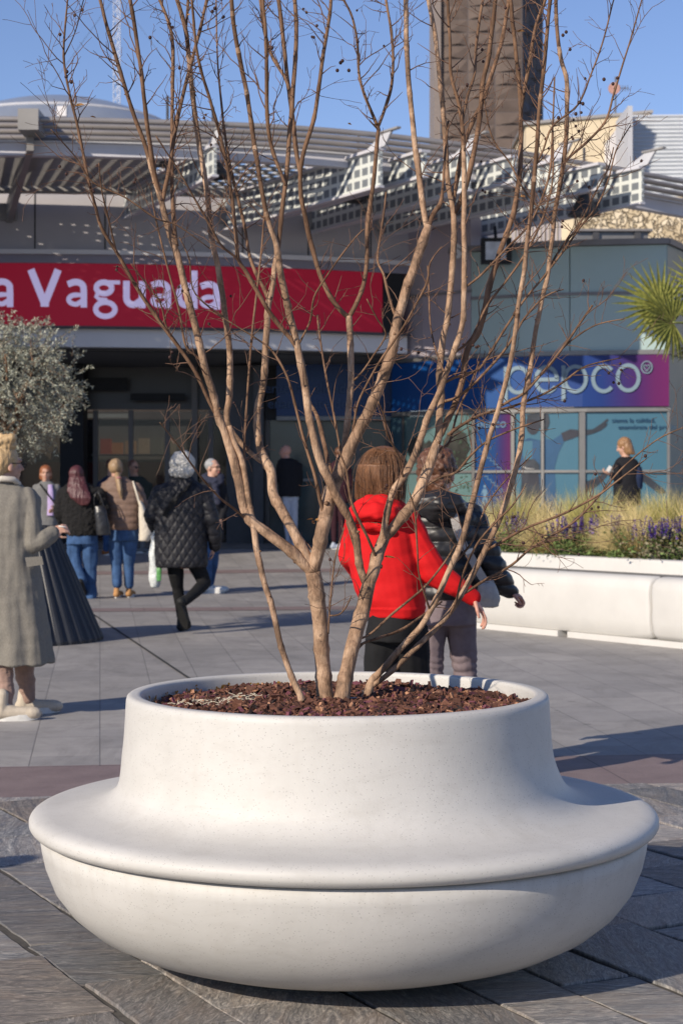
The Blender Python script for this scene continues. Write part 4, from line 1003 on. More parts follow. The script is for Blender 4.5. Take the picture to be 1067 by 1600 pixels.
fshape([(814, 754), (820, 760), (828, 757), (837, 760), (842, 754), (843, 780), (836, 796), (816, 796), (811, 780)], MS['film_hair'], 'print_beard', .013)
fshape([(914.5, 752), (930, 748), (945, 735), (955, 728), (958, 732), (946, 746), (932, 760), (914.5, 770)], MS['film_hair'], 'print_arm')
fshape([(1000, 738), (1012, 744), (1026, 756), (1036, 764), (1040, 770), (1030, 772), (1016, 762), (1000, 750)], MS['film_hair'], 'print_arm')
# left pale window: printed figures and leaves
fshape(ell(651, 700, 14, 22, 18, .08), MS['film_brown'], 'print_figure'); fshape(ell(672, 706, 13, 20, 18, .1, 2), MS['film_brown'], 'print_figure', .008)
fshape(ell(712, 700, 20, 34, 18, .12, 1), MS['film_brown'], 'print_figure')
rr = random.Random(2); m = shm()
for k in range(75):
    x = rr.uniform(690, 735); y = rr.uniform(650, 790); a = rr.uniform(0, 6); L = rr.uniform(1.5, 4.0)
    q = [(x + L * math.cos(a), y + L * math.sin(a)), (x - .45 * L * math.sin(a), y + .45 * L * math.cos(a)), (x - L * math.cos(a), y - L * math.sin(a)), (x + .45 * L * math.sin(a), y - .45 * L * math.cos(a))]
    m.add([Vector((PX(u, shx(u)), shx(u) - .014, EYE - (v - HZ) * 32.0 / F)) for u, v in q], [(0, 1, 2, 3)])
m.build('print_leaves', MS['leaf_print'], sh)
# poster: wordmark, steps and a walking figure
def shop_text(body, px, py, hpx, mat, off=.012, parent=None, off_b=0.0):
    Yw = shx(px); a = SP(px, py, off); b = SP(px + 20, py, off); d = Vector((b.x - a.x, b.y - a.y, 0)).normalized()
    return flat_text(body, hpx * 32.0 / F / .73, a.x, a.y, EYE - (py - HZ) * 32.0 / F, mat, parent or sh, d, off_b, 1.0, .004)
shop_text('pepco', 745, 667, 15, MS['poster_white'])
def pstroke(pts, w, mat, name):
    m = shm(); stroke(m, pts, w, .012, .008); return m.build(name, mat, sh)
def stairs(x, y, n, dx, dy):
    q = [(x, y)]
    for i in range(n): q += [(x + dx * (i + 1), y + dy * i), (x + dx * (i + 1), y + dy * (i + 1))]
    return q
pstroke(stairs(744, 700, 7, 5.5, 5), 1.3, MS['poster_white'], 'print_steps')
pstroke(stairs(748, 686, 4, 4.5, 4), 1.0, MS['poster_white'], 'print_steps')
pstroke(stairs(756, 744, 5, 5.5, 5), 1.3, MS['poster_white'], 'print_steps')
fshape(ell(757, 760, 2.3, 2.6, 12), MS['poster_white'], 'print_head')
fshape([(754, 764), (760, 764), (762, 773), (760.5, 774), (759.5, 769), (760, 778), (763, 787), (760.5, 788), (757, 779), (754.5, 788), (752, 787.5), (754.5, 777), (754, 769), (752, 774), (751, 773)], MS['poster_white'], 'print_walker')
pstroke([(742, 790), (780, 790)], 1.0, MS['poster_white'], 'print_line')
shop_text('siente la calidad,', 955, 661, 7.4, MS['film_text'])
shop_text('enamórate del precio', 965, 671.5, 7.4, MS['film_text'])
# frames
for px, w in ((629.5, 2.4), (738.5, 4.5), (800, 5.5), (846.5, 4.2), (908.5, 9), (1043, 4)):
    m = shm(); strip(m, px - w / 2, px + w / 2, 644.6, 862, .05, .15, 1); m.build('window_frame', MS['frame_metal'] if w > 3 else MS['bronze_frame'], sh)
for a, b in ((631, 736), (741, 797), (803, 844), (849, 903.6), (913.4, 1040.6)):
    m = shm(); strip(m, a, b, 734.5, 738.5, .045, .06, 4); m.build('window_rail', MS['frame_metal'], sh)
m = shm(); strip(m, 610, 1044, 853, 872, .07, .3, 10); m.build('base_wall', MS['coping'], sh)
# white S and square floodlight under the coping
sl = empty('roof_letter', SP(712, 400, .1), 'white letter S fixed at the corner of the grey wall', 'sign')
a = SP(708, 404, .1); flat_text('S', .33, a.x, a.y, a.z, simple('white_letter', (.6, .6, .6), .5), sl, Vector((.93, -.36, 0)).normalized(), .02, name='letter_shape')
fl = empty('floodlight', SP(775, 395, .3), 'square black floodlight with a pale face hanging under the roof edge', 'floodlight')
c0 = SP(775, 397, .45); m = MB(fl.location); m.box(c0.x - .26, c0.x + .26, c0.y - .05, c0.y + .15, c0.z - .22, c0.z + .22); m.build('housing', MS['black_matte'], fl)
m = MB(fl.location); m.box(c0.x - .19, c0.x + .16, c0.y - .066, c0.y - .051, c0.z - .16, c0.z + .15); m.build('glass_face', simple('flood_face', (.5, .53, .58), .3, .3, 4), fl)
m = MB(fl.location); m.beam((c0.x, c0.y + .1, c0.z + .2), (c0.x, c0.y + .3, c0.z + .45), .05, .05); m.build('bracket', MS['black_matte'], fl)
# ------------------------------------------------------------------ ring pergola with cell panels
simple('pergola_paint', (.55, .54, .57), .45, .06, 2)
simple('pergola_light', (.50, .50, .52), .45, .06, 2)
simple('pergola_dark', (.26, .25, .24), .5, .1, 2)
simple('tube_metal', (.33, .305, .29), .35, .1, 3, metal=.35)
s = N('cell_panel', .35, .4); tc = s.n('ShaderNodeUVMap'); tc.uv_map = 'UVMap'
bk = s.n('ShaderNodeTexBrick'); bk.offset = 0; s.l(tc.outputs[0], bk.inputs['Vector']); bk.inputs['Scale'].default_value = 1; bk.inputs['Brick Width'].default_value = .235; bk.inputs['Row Height'].default_value = .19
bk.inputs['Mortar Size'].default_value = .034; bk.inputs['Mortar Smooth'].default_value = .05
s.color(s.mix(bk.outputs['Fac'], (.17, .185, .20, 1), (.62, .64, .60, 1)))
pg = empty('pergola', (DC.x, DC.y - 18, 0.27), 'curved grey metal pergola with tube rails and slatted cell panels over the entrance', 'pergola')
GO = pg.location
def gm(): return MB(GO)
RR = 20.6
TA, TB = -.36, .86
def ringz(t): return 0.0
zo = lambda t: -.42 * smoothstep(.22, .75, t)
def arc_pts(r, z, t0, t1, n=70): return [dpt(r, t0 + (t1 - t0) * i / n, z + zo(t0 + (t1 - t0) * i / n)) for i in range(n + 1)]
for k in range(4):
    m = gm(); m.tube(arc_pts(RR - .55 + .24 * k, 6.60 + .045 * k, TA, TB), .045, 8, True); m.build('rail_tube', MS['tube_metal'], pg, True)
m = gm(); arc_wall(m, RR - .60, RR - .42, TA, TB, 6.31, 6.50, 70, zo); m.build('ring_beam', MS['pergola_paint'], pg)
m = gm(); arc_wall(m, RR - .66, RR - .36, TA, TB, 6.502, 6.525, 70, zo); m.build('ring_flange', MS['pergola_light'], pg)
TD = .46
m = gm(); arc_wall(m, 16.35, 16.5, TA, TD, 6.33, 6.47, 70); m.build('inner_beam', MS['pergola_dark'], pg)
# slats running round (dark, with sky between)
k = 0; r = 16.62
while r < RR - .75:
    m = gm(); arc_wall(m, r, r + .095, TA, .165, 6.42, 6.455, 40); m.build('slat', MS['pergola_dark'], pg)
    if k % 2 == 0: m = gm(); arc_wall(m, r, r + .07, .166, TD, 6.43, 6.455, 40); m.build('slat', MS['pergola_dark'], pg)
    r += .165; k += 1
m = gm()
for i in range(64):
    t = TA + (TD - TA) * i / 64
    a = dpt(16.5, t, 6.48); b = dpt(RR - .7, t + .035, 6.48)
    m.beam(a, b, .10, .03)
m.build('cross_battens', MS['pergola_light'], pg)
def cell_fin(a, b, z0, z1, name='cell_panel'):
    """upright panel of cells from a to b (plan), with frame flanges"""
    A = Vector((a[0], a[1], z0[0])); Bv = Vector((b[0], b[1], z0[1])); A2 = Vector((a[0], a[1], z1[0])); B2 = Vector((b[0], b[1], z1[1]))
    L = (Bv - A).length; h = (z1[0] - z0[0])
    d = (Bv - A).normalized(); nrm = d.cross(Vector((0, 0, 1))).normalized() * .02
    m = gm(); m.add([A - nrm, Bv - nrm, B2 - nrm, A2 - nrm, A + nrm, Bv + nrm, B2 + nrm, A2 + nrm], [(0, 1, 2, 3), (7, 6, 5, 4), (0, 4, 5, 1), (1, 5, 6, 2), (2, 6, 7, 3), (3, 7, 4, 0)])
    o = m.build(name, MS['cell_panel'], pg)
    uv = o.data.uv_layers.new(name='UVMap'); q = [(0, 0), (L, 0), (L, h), (0, h)]
    for poly in o.data.polygons[:2]:
        for li in poly.loop_indices:
            vi = o.data.loops[li].vertex_index % 4; uv.data[li].uv = q[vi]
    m = gm(); m.beam(A2 + Vector((0, 0, .025)), B2 + Vector((0, 0, .025)), .16, .045); m.build('panel_flange', MS['pergola_paint'], pg)
    m = gm(); m.beam(A - Vector((0, 0, .02)), Bv - Vector((0, 0, .02)), .10, .035); m.build('panel_flange', MS['pergola_paint'], pg)
    return d
FINS = [((-3.80, 32.3), (-1.88, 27.7)), ((-2.05, 32.5), (.60, 27.95)), ((-.55, 32.9), (1.95, 28.3)), ((.72, 33.4), (3.40, 28.9)), ((2.0, 34.0), (4.8, 29.6))]
for kf, (a, b) in enumerate(FINS):
    cell_fin(a, b, (6.0, 6.0) if kf == 0 else (5.84, 5.88), (6.40, 6.40))
    # gusset that lifts the ring rails
    Bv = Vector((b[0], b[1], 6.40)); d = (Vector((b[0], b[1])) - Vector((a[0], a[1]))).normalized(); d3 = Vector((d.x, d.y, 0)); n3 = Vector((d.y, -d.x, 0)) * .018
    m = gm(); m.slab([Bv - d3 * .45 - n3 + Vector((0, 0, .05)), Bv + d3 * .12 - n3 + Vector((0, 0, .05)), Bv + d3 * .30 - n3 + Vector((0, 0, .24)), Bv + d3 * .05 - n3 + Vector((0, 0, .24))], n3 * 2); m.build('gusset', MS['pergola_light'], pg)
    m = gm(); m.slab([Bv + d3 * .0 - n3 * 2 + Vector((0, 0, .25)), Bv + d3 * .5 - n3 * 2 + Vector((0, 0, .25)), Bv + d3 * .5 + n3 * 2 + Vector((0, 0, .25)), Bv + n3 * 2 + Vector((0, 0, .25))], (0, 0, .03)); m.build('gusset_cap', MS['pergola_dark'], pg)
for (a, b), (c, d_) in zip(FINS[1:-1], FINS[2:]):
    for f_ in (.5,):
        cell_fin((a[0] * (1 - f_) + c[0] * f_, a[1] * (1 - f_) + c[1] * f_), (b[0] * (1 - f_) + d_[0] * f_, b[1] * (1 - f_) + d_[1] * f_), (6.02, 6.06), (6.40, 6.40))
# tilted cell sheets between the fins (second layer, lit by the sun)
def cell_sheet(q):
    m = gm(); m.slab(q, (0, 0, .02)); o = m.build('cell_sheet', MS['cell_panel'], pg)
    uv = o.data.uv_layers.new(name='UVMap'); P0 = Vector(q[0]); U = (Vector(q[1]) - P0); Lu = U.length; U.normalize(); V = Vector(q[3]) - P0; V = (V - U * V.dot(U)).normalized()
    for l in o.data.loops:
        c = o.data.vertices[l.vertex_index].co + GO - P0; uv.data[l.index].uv = (c.dot(U), c.dot(V))
for (a, b), (c, d_) in zip(FINS[:-1], FINS[1:]):
    fa = Vector((*a, 6.47)); fb = Vector((*b, 6.47)); fc = Vector((*c, 6.80)); fd = Vector((*d_, 6.80))
    t0, t1 = .10, .93
    q0 = fa.lerp(fb, t0); q1 = fa.lerp(fb, t1); q2 = fc.lerp(fd, t1); q3 = fc.lerp(fd, t0)
    s_ = .36
    if False: cell_sheet([q0 + Vector((.08, 0, .04)), q1 + Vector((.08, 0, .04)), q1.lerp(q2, s_), q0.lerp(q3, s_)])
# big dark raking bracket at left
a = Vector((-5.72, 32.0, 6.05)); b = Vector((-4.62, 27.6, 6.5))
m = gm(); m.beam(a, b, .10, .34); m.build('raking_bracket', MS['pergola_dark'], pg)
m = gm(); m.beam(a + Vector((.07, 0, .2)), b + Vector((.07, 0, .2)), .05, .06); m.build('bracket_rail', MS['pergola_light'], pg)
m = gm(); m.box(-4.72, -4.42, 27.1, 27.7, 6.55, 6.86); m.build('bracket_head', MS['pergola_dark'], pg)
m = gm(); m.box(-5.86, -5.58, 31.85, 32.05, 5.92, 6.2); m.build('bracket_foot', MS['pergola_dark'], pg)
for (a, b) in FINS[:5]:
    m = gm(); m.box(a[0] - .10, a[0] + .08, a[1] - .10, a[1] + .05, 5.94, 6.3); m.build('bracket_foot', MS['pergola_dark'], pg)
# bell shaped floodlights under the pergola
bells = [(262, 243, 29.5), (333, 262, 29.0), (560, 300, 31), (690, 272, 30.2), (912, 322, 30.2)]
proto = None
for i, (px, py, Y) in enumerate(bells):
    c = P(px, py, Y)
    if proto is None:
        r = empty('bell_lamp', c, '', 'lamp', 'bell shaped lamps under the pergola')
        m = MB((0, 0, 0)); m.lathe([(.05, .22), (.09, .20), (.11, .12), (.17, .02), (.25, -.10), (.27, -.16), (.24, -.16), (.14, .0), (.0, .05)], 20); m.build('lamp_shade', MS['black_matte'] if False else MS['dark_metal'], r, True)
        m = MB((0, 0, 0)); m.tube([(0, 0, .2), (0, 0, .42), (0, .0, .95)], .022, 6); m.build('hanger', MS['dark_metal'], r)
        m = MB((0, 0, 0)); m.ball((0, 0, -.05), .09, 10, 6); m.build('bulb', simple('frosted', (.4, .4, .38), .4), r, True)
        proto = r
    else:
        r = proto.copy(); COL.objects.link(r); r.location = c
        for ch in list(proto.children):
            q = ch.copy(); COL.objects.link(q); q.parent = r
    r['label'] = ['dark bell lamp under the pergola, leftmost of the bell lamps', 'dark bell lamp beside the first cell panel of the pergola, second from the left', 'dark bell lamp under the middle of the pergola behind the branches', 'dark bell lamp under the pergola in front of the tower base', 'dark bell lamp under the pergola above the teal shop wall, rightmost'][i]
# ------------------------------------------------------------------ background buildings
# silver dome
dm = empty('dome', (PX(62, 50), 52, 9.0), 'low silver metal dome rising behind the pergola at left', 'dome')
m = MB(dm.location)
cz = 13.0 - 9.0 - 7.0 + 9.0; pr = []
for i in range(14):
    a = R(3 + i * 2.6) if i else 0; pr.append((7.0 * math.sin(a), cz + 7.0 * math.cos(a)))
m.lathe(pr[::-1], 48, PX(62, 52), 56); m.build('dome_shell', simple('silver', (.42, .46, .52), .3, .06, 2, metal=.5), dm, True)
m = MB(dm.location); m.lathe([(pr[9][0] + .05, pr[9][1] + .02), (pr[9][0] + .14, pr[9][1] - .06), (pr[9][0] + .08, pr[9][1] - .14)], 48, PX(62, 52), 56); m.build('dome_rim', MS['pergola_light'], dm)
m = MB(dm.location); p = P(88, 164, 50); m.box(p.x - .13, p.x + .13, 51, 51.3, p.z - .1, p.z + .18); m.build('dome_vent', MS['white_fascia'], dm)
# roof mass behind pergola
rf = empty('roof_block', (-4, 42, 0.27), 'low flat grey roof block of the shopping centre behind the pergola', 'building')
m = MB(rf.location); m.box(-22, PX(640, 40), 40, 56, .27, 6.55); m.build('block_wall', MS['grey_cladding'], rf)
m = MB(rf.location); m.box(-22.1, PX(640, 40) + .1, 39.9, 56.1, 6.55, 6.7); m.build('parapet', MS['coping'], rf)
# tower with folded brick-like panels
tw_ = empty('tower', (PX(760, 70), 71, .0), 'tall brown tower clad in folded panels rising behind the pergola', 'tower')
Yt = 70; x0, x1 = PX(690, Yt), PX(817, Yt); zt0, zt1 = 0.0, 27.0
simple('tower_brown', (.125, .092, .075), .75, .18, 1.5, .3, 20, .02)
simple('tower_side', (.10, .085, .085), .7, .2, 1.5)
m = MB(tw_.location); m.box(x0, x1, Yt + .3, Yt + 4, zt0, zt1); m.build('core', MS['tower_side'], tw_)
m = MB(tw_.location); cw = (x1 - x0) / 3.0; ch_ = .50; rr = random.Random(14); j = 0; z = 4.0
while z < zt1:
    i = 0
    while i < 3:
        a = x0 + i * cw + (cw * .5 if j % 2 else 0) - (cw * .5 if j % 2 else 0); b = a + cw - .03; dep = .10
        k = rr.choice((0, 1)) if True else 0
        zz0, zz1 = z + .01, z + ch_ - .01
        f = [Vector((a, Yt + .3, zz0)), Vector((b, Yt + .3, zz0)), Vector((b, Yt + .3, zz1)), Vector((a, Yt + .3, zz1))]
        mx = a + (b - a) * (.35 if (i + j) % 2 else .65); 
        pt = Vector((mx, Yt + .3 - dep, zz0 + (ch_ * .15 if k else ch_ * .8)))
        m.add(f + [pt], [(0, 1, 4), (1, 2, 4), (2, 3, 4), (3, 0, 4)])
        # second smaller fold
        i += 1
    z += ch_; j += 1
m.build('folded_cladding', MS['tower_brown'], tw_)
m = MB(tw_.location); m.box(x0 - .28, x0 - .02, Yt + .15, Yt + 3.9, zt0, zt1); m.build('corner_pier', simple('tower_edge', (.23, .19, .17), .7, .1, 2), tw_)
m = MB(tw_.location); z = 4.0; j = 0
xs0, xs1 = x1, PX(848, Yt + 3.0)
while z < zt1:
    for i in range(3):
        t0 = i / 3; t1 = (i + .96) / 3
        A = Vector((x1 + (xs1 - x1) * t0, Yt + .35 + 2.6 * t0, z)); Bv = Vector((x1 + (xs1 - x1) * t1, Yt + .35 + 2.6 * t1, z)); up = Vector((0, 0, .48)); n_ = Vector((2.6, -(xs1 - x1), 0)).normalized() * .14
        m.add([A, Bv, Bv + up, A + up, (A + Bv) / 2 + up * (.25 if (i + j) % 2 else .75) + n_], [(0, 1, 4), (1, 2, 4), (2, 3, 4), (3, 0, 4)])
    z += .5; j += 1
m.build('folded_cladding', MS['tower_side'], tw_)
m = MB(tw_.location); m.add([(x1, Yt + .36, 0), (xs1, Yt + 2.97, 0), (xs1, Yt + 2.97, zt1), (x1, Yt + .36, zt1)], [(0, 1, 2, 3)]); m.build('side_wall', MS['tower_side'], tw_)
# cream building, white ribbed roof, rubble stone wall, fluted screen
cb = empty('cream_building', (PX(930, 62), 62, 0), 'cream rendered building behind the pergola right of the tower', 'building')
m = MB(cb.location); q = [P(868, 196, 62), P(990, 187, 60)]
m.slab([(q[0].x - 1, 62, 0), (q[1].x + .5, 60, 0), (q[1].x + .5, 66, 0), (q[0].x - 1, 68, 0)], (0, 0, q[0].z)); m.build('wall', simple('cream_render', (.55, .46, .32), .85, .1, 1.2, .1, 30), cb)
m = MB(cb.location); m.slab([(q[0].x - 1.1, 61.9, q[0].z + .002), (q[1].x + .6, 59.9, q[0].z + .002), (q[1].x + .6, 66.1, q[0].z + .002), (q[0].x - 1.1, 68.1, q[0].z + .002)], (0, 0, .1)); m.build('roof', MS['coping'], cb)
wr = empty('ribbed_roof', (PX(1040, 55), 55, 0), 'white ribbed metal building with horizontal corrugations at the right edge', 'building')
m = MB(wr.location); zt, zb_ = PZ(170, 55), PZ(345, 55); nR = 26; X0, X1 = PX(985, 55), PX(985, 55) + 9
vsr = []
for i in range(nR * 2 + 1):
    z = zb_ + (zt - zb_) * i / (nR * 2); y = 55 + (.0 if i % 2 else .10) + (z - zb_) * .25
    sag = .10 
    vsr.append(((X0, y, z - .0), (X1, y - .0, z + sag)))
for i in range(nR * 2): m.add([vsr[i][0], vsr[i][1], vsr[i + 1][1], vsr[i + 1][0]], [(0, 1, 2, 3)])
m.build('ribbed_wall', simple('white_metal', (.66, .68, .70), .4, .05, 2), wr)
m = MB(wr.location); m.box(X0 - .12, X0 + .02, 54.8, 57.2, zb_, zt + .05); m.build('edge_trim', MS['pergola_light'], wr)
m = MB(wr.location); m.box(X0 + .03, X1, 57.3, 62, 0, zt); m.build('body', MS['white_fascia'], wr)
sw = empty('rubble_wall', (PX(1000, 40), 40, 0), 'tan rubble stone wall above the teal shop roof at right', 'wall')
s = N('rubble_stone', .85); co = s.coords(); v = s.n('ShaderNodeTexVoronoi'); v.feature = 'DISTANCE_TO_EDGE'; dn = s.n('ShaderNodeVectorMath'); dn.operation = 'ADD'; nz_ = s.n('ShaderNodeTexNoise'); nz_.inputs['Scale'].default_value = 3.5; s.l(co, nz_.inputs['Vector']); s.l(nz_.outputs['Color'], dn.inputs[0]); s.l(co, dn.inputs[1]); co0 = co; co = dn.outputs[0]; s.l(co, v.inputs['Vector']); v.inputs['Scale'].default_value = 4.0; v.inputs['Randomness'].default_value = .95
v2 = s.n('ShaderNodeTexVoronoi'); s.l(co, v2.inputs['Vector']); v2.inputs['Scale'].default_value = 4.0; v2.inputs['Randomness'].default_value = .95
nn = s.noise(co, 9, 5, .6); jf = s.ramp(v.outputs['Distance'], [(.01, (1, 1, 1)), (.045, (0, 0, 0))])
cc = s.ramp(v2.outputs['Color'], [(.2, (.42, .33, .20)), (.5, (.60, .50, .34)), (.8, (.70, .60, .44))]); cc = s.mix(.35, cc, s.ramp(nn, [(.3, (.35, .27, .18)), (.7, (.70, .6, .45))]))
s.color(s.mix(jf, cc, (.22, .16, .10, 1))); s.bump(s.ramp(v.outputs['Distance'], [(0, (0, 0, 0)), (.12, (1, 1, 1))]), 1.0, .06)
m = MB(sw.location); m.slab([(PX(905, 40), 40.4, 0), (PX(1067, 38) + 6, 37.5, 0), (PX(1067, 38) + 6, 38.2, 0), (PX(905, 40), 41, 0)], (0, 0, PZ(318, 40))); m.build('stone_face', MS['rubble_stone'], sw)
m = MB(sw.location); rr = random.Random(31); nC = 40
for i in range(nC):
    t = i / nC; x = PX(905, 40) + (PX(1067, 38) + 6 - PX(905, 40)) * t; y = 40.4 - 2.9 * t
    m.box(x, x + .30, y - .03, y + .5, PZ(318, 40) - .1, PZ(318, 40) + rr.uniform(.0, .14))
m.build('ragged_top', MS['rubble_stone'], sw)
fs_ = empty('fluted_screen', (PX(825, 39), 39, 0), 'pale fluted metal screen standing on the shop roof', 'screen')
m = MB(fs_.location)
for i in range(12): x = PX(800, 39) + i * .088; m.box(x, x + .055, 39 - (.04 if i % 2 else 0), 39.2, 4, PZ(322, 39))
m.build('fluting', simple('pale_pink_metal', (.45, .40, .39), .5, .2, 3), fs_)
ac = empty('roof_duct', (PX(960, 36), 36, Z(384)), 'grey rectangular duct lying on the shop roof in front of the stone wall', 'duct')
m = MB(ac.location); m.box(PX(900, 36), PX(1012, 36), 36, 36.5, PZ(378, 36), PZ(362, 36)); m.build('casing', MS['frame_metal'], ac)
m = MB(ac.location); m.box(PX(896, 36), PX(1018, 36), 35.9, 36.6, PZ(362, 36) + .001, PZ(360, 36) + .02); m.build('lid', MS['coping'], ac)
for px in (925, 990): m = MB(ac.location); m.box(PX(px, 36), PX(px, 36) + .12, 35.93, 35.995, PZ(378, 36), PZ(362, 36)); m.build('rib', MS['dark_metal'], ac)
# lattice mast and antenna
mast = empty('lattice_mast', (PX(183, 95), 95, 6), 'thin pale lattice radio mast rising behind the pergola', 'mast')
m = MB(mast.location); x = PX(183, 95); w = .17; z0, z1 = 12, 32
lg = [(x - w, 95), (x + w, 95), (x, 95.3)]
for a in lg: m.tube([(a[0], a[1], z0), (a[0], a[1], z1)], .022, 4)
z = z0
while z < z1 - .5:
    for i in range(3): a, b = lg[i], lg[(i + 1) % 3]; m.tube([(a[0], a[1], z), (b[0], b[1], z + .45)], .014, 3)
    z += .45
m.build('lattice', simple('mast_paint', (.55, .56, .60), .5, .1, 3), mast)
for sx_ in (-9, 9):
    m = MB(mast.location); m.tube([(x, 95, 26.5), (x + sx_, 95, 14)], .012, 3); m.build('stay_wire', MS['frame_metal'], mast)
an = empty('antenna', (PX(963, 62), 62, 12), 'small antenna on a thin pole with a pale orange disc above the cream building', 'antenna')
m = MB(an.location); m.tube([P(961, 200, 62), P(961, 120, 62)], .03, 6); m.build('pole', MS['frame_metal'], an)
m = MB(an.location); c = P(959, 138, 61.9); m.tube([c, c + Vector((0, .04, 0))], .2, 16); m.build('dish', simple('orange_dish', (.45, .25, .2), .5), an)
m = MB(an.location)
for k in range(5): c = P(964 + k * 4, 138, 62); m.tube([c + Vector((0, 0, -.1)), c + Vector((0, 0, .1))], .012, 4)
m.tube([P(961, 138, 62), P(982, 138, 62)], .015, 4); m.build('aerial', MS['frame_metal'], an)
# ------------------------------------------------------------------ added unseen wing at left that blocks the sun from the doors
wg = empty('added_wing', (-12, 28, 0), 'added unseen plain grey wing left of the entrance, shading the doors', 'building')
m = MB(wg.location); m.box(-22, -8.3, 22.9, 31.0, 0, 7.6); m.build('wing_wall', MS['grey_cladding'], wg)
m = MB(wg.location); m.box(-22.1, -8.2, 22.8, 31.1, 7.6, 7.8); m.build('parapet', MS['coping'], wg)
for i in range(4):
    m = MB(wg.location); x = -20.5 + i * 3.1; m.box(x, x + 2.2, 22.86, 22.895, .9, 3.2); f = m.build('window', MS['film_dark'] if 'film_dark' in MS else MS['teal_dark'], wg)
    m = MB(wg.location); m.box(x - .06, x + 2.26, 22.84, 22.855, .84, .9); m.build('sill', MS['frame_metal'], f)
# ------------------------------------------------------------------ long white planter bench at right
simple('bench_concrete', (.56, .545, .515), .6, .05, 3, .12, 160, .003)
simple('dark_slab', (.085, .08, .078), .5, .15, 3)
lb = empty('bench_planter', (2.2, 16.6, 0), 'long white concrete bench planter filled with grasses and purple salvia', 'planter')
LO = lb.location
a = Vector((PX(676, 18.1), 18.1, 0)); b = Vector((PX(1067, 15.3), 15.3, 0)); ld = (b - a).normalized(); ln = Vector((-ld.y, ld.x, 0))   # ln points back
if ln.y < 0: ln = -ln
end = b + ld * 4.5
def section(mb, prof, p0, p1, n=1, r=.05):
    """extrude profile [(back, z)] from p0 to p1, rounded ends"""
    L = (p1 - p0).length; d = (p1 - p0).normalized(); st = [(0, .05), (.012, .02), (.04, .0)] + [(L * i / 6, 0) for i in range(1, 6)] + [(L - .04, 0), (L - .012, .02), (L, .05)]
    cb = sum(q[0] for q in prof) / len(prof); cz = sum(q[1] for q in prof) / len(prof)
    base = len(mb.v); k = len(prof)
    for s_, sh_ in st:
        for (bk_, z) in prof:
            v = Vector((bk_ - cb, z - cz)); l = v.length; v = v * max(0, (l - sh_ * .6) / l)
            mb.v.append(p0 + d * s_ + ln * (v.x + cb) + Vector((0, 0, v.y + cz)) - mb.o)
    for i in range(len(st) - 1):
        for j in range(k): mb.f.append((base + i * k + j, base + i * k + (j + 1) % k, base + (i + 1) * k + (j + 1) % k, base + (i + 1) * k + j)); mb.m.append(0)
    mb.f.append(tuple(base + j for j in range(k - 1, -1, -1))); mb.m.append(0)
    mb.f.append(tuple(base + (len(st) - 1) * k + j for j in range(k))); mb.m.append(0)
front = [(.06, .055), (.025, .10), (.008, .2), (.0, .32), (.0, .46), (.012, .525), (.045, .565), (.10, .58), (.16, .582), (.16, .055)]
jt = Vector((PX(1019, 15.65), 15.65, 0)); jt = a + ld * (jt - a).dot(ld)
for p0, p1 in ((a, jt - ld * .012), (jt + ld * .012, end)):
    m = MB(LO); section(m, front, p0, p1); o = m.build('front_block', MS['bench_concrete'], lb); autosmooth(o, 50)
m = MB(LO); m.slab([a + ln * .165 + Vector((0, 0, .40)), end + ln * .165 + Vector((0, 0, .40)), end + ln * .50 + Vector((0, 0, .40)), a + ln * .50 + Vector((0, 0, .40))], (0, 0, .178)); m.build('seat_slab', MS['dark_slab'], lb)
rim = [(.50, .3), (.50, .67), (.515, .695), (.55, .70), (.62, .70), (.64, .69), (.64, .3)]
for p0, p1 in ((a, jt - ld * .008), (jt + ld * .008, end)):
    m = MB(LO); section(m, rim, p0, p1); o = m.build('planter_rim', MS['bench_concrete'], lb); autosmooth(o, 50)
m = MB(LO); m.slab([a + ln * .18, end + ln * .18, end + ln * 3.3, a + ln * 3.3], (0, 0, .30)); m.build('plinth', MS['dark_slab'], lb)
L_ = (end - a).length; k = .25
while k < L_:
    m = MB(LO); p = a + ld * (k); m.slab([p + ln * .03, p + ld * 1.55 + ln * .03, p + ld * 1.55 + ln * .17, p + ln * .17], (0, 0, .052)); m.build('foot', MS['bench_concrete'], lb); k += 1.68
m = MB(LO); m.slab([a + ln * 3.1, end + ln * 3.1, end + ln * 3.3, a + ln * 3.3], (0, 0, .70)); m.build('back_wall', MS['bench_concrete'], lb)
m = MB(LO); m.slab([a + ln * .645, a - ld * .001 + ln * .645 + ld * .12, a + ld * .12 + ln * 3.1, a + ln * 3.1], (0, 0, .70)); m.build('end_wall', MS['bench_concrete'], lb)
m = MB(LO); m.add([a + ln * .64 + Vector((0, 0, .655)), end + ln * .64 + Vector((0, 0, .655)), end + ln * 3.1 + Vector((0, 0, .655)), a + ln * 3.1 + Vector((0, 0, .655))], [(0, 1, 2, 3)])
so = MB((0, 0, 0)); so.v = m.v; so.f = m.f; so.m = m.m; o = so.build('soil', MS['soil']); o.location = LO; tag(o, 'brown soil filling the long white bench planter', 'soil', kind='stuff')
def blade_mat(name, c1, c2):
    s = N(name, .7, .25); co = s.coords(); n = s.noise(co, 35, 3, .6); s.color(s.mix(1.0, s.ramp(n, [(.3, c1), (.7, c2)]), s.attr('tone'), 'MULTIPLY')); return s.m
blade_mat('straw_grass', (.46, .36, .15), (.76, .62, .32)); blade_mat('green_grass', (.22, .22, .05), (.52, .46, .16))
blade_mat('salvia_leaf', (.045, .075, .02), (.13, .18, .055)); blade_mat('salvia_flower', (.075, .04, .26), (.19, .11, .46)); blade_mat('dry_leafy', (.17, .15, .09), (.27, .24, .16))
blade_mat('olive_leaf', (.17, .175, .13), (.42, .43, .35)); blade_mat('palm_blade', (.09, .11, .02), (.27, .26, .06))
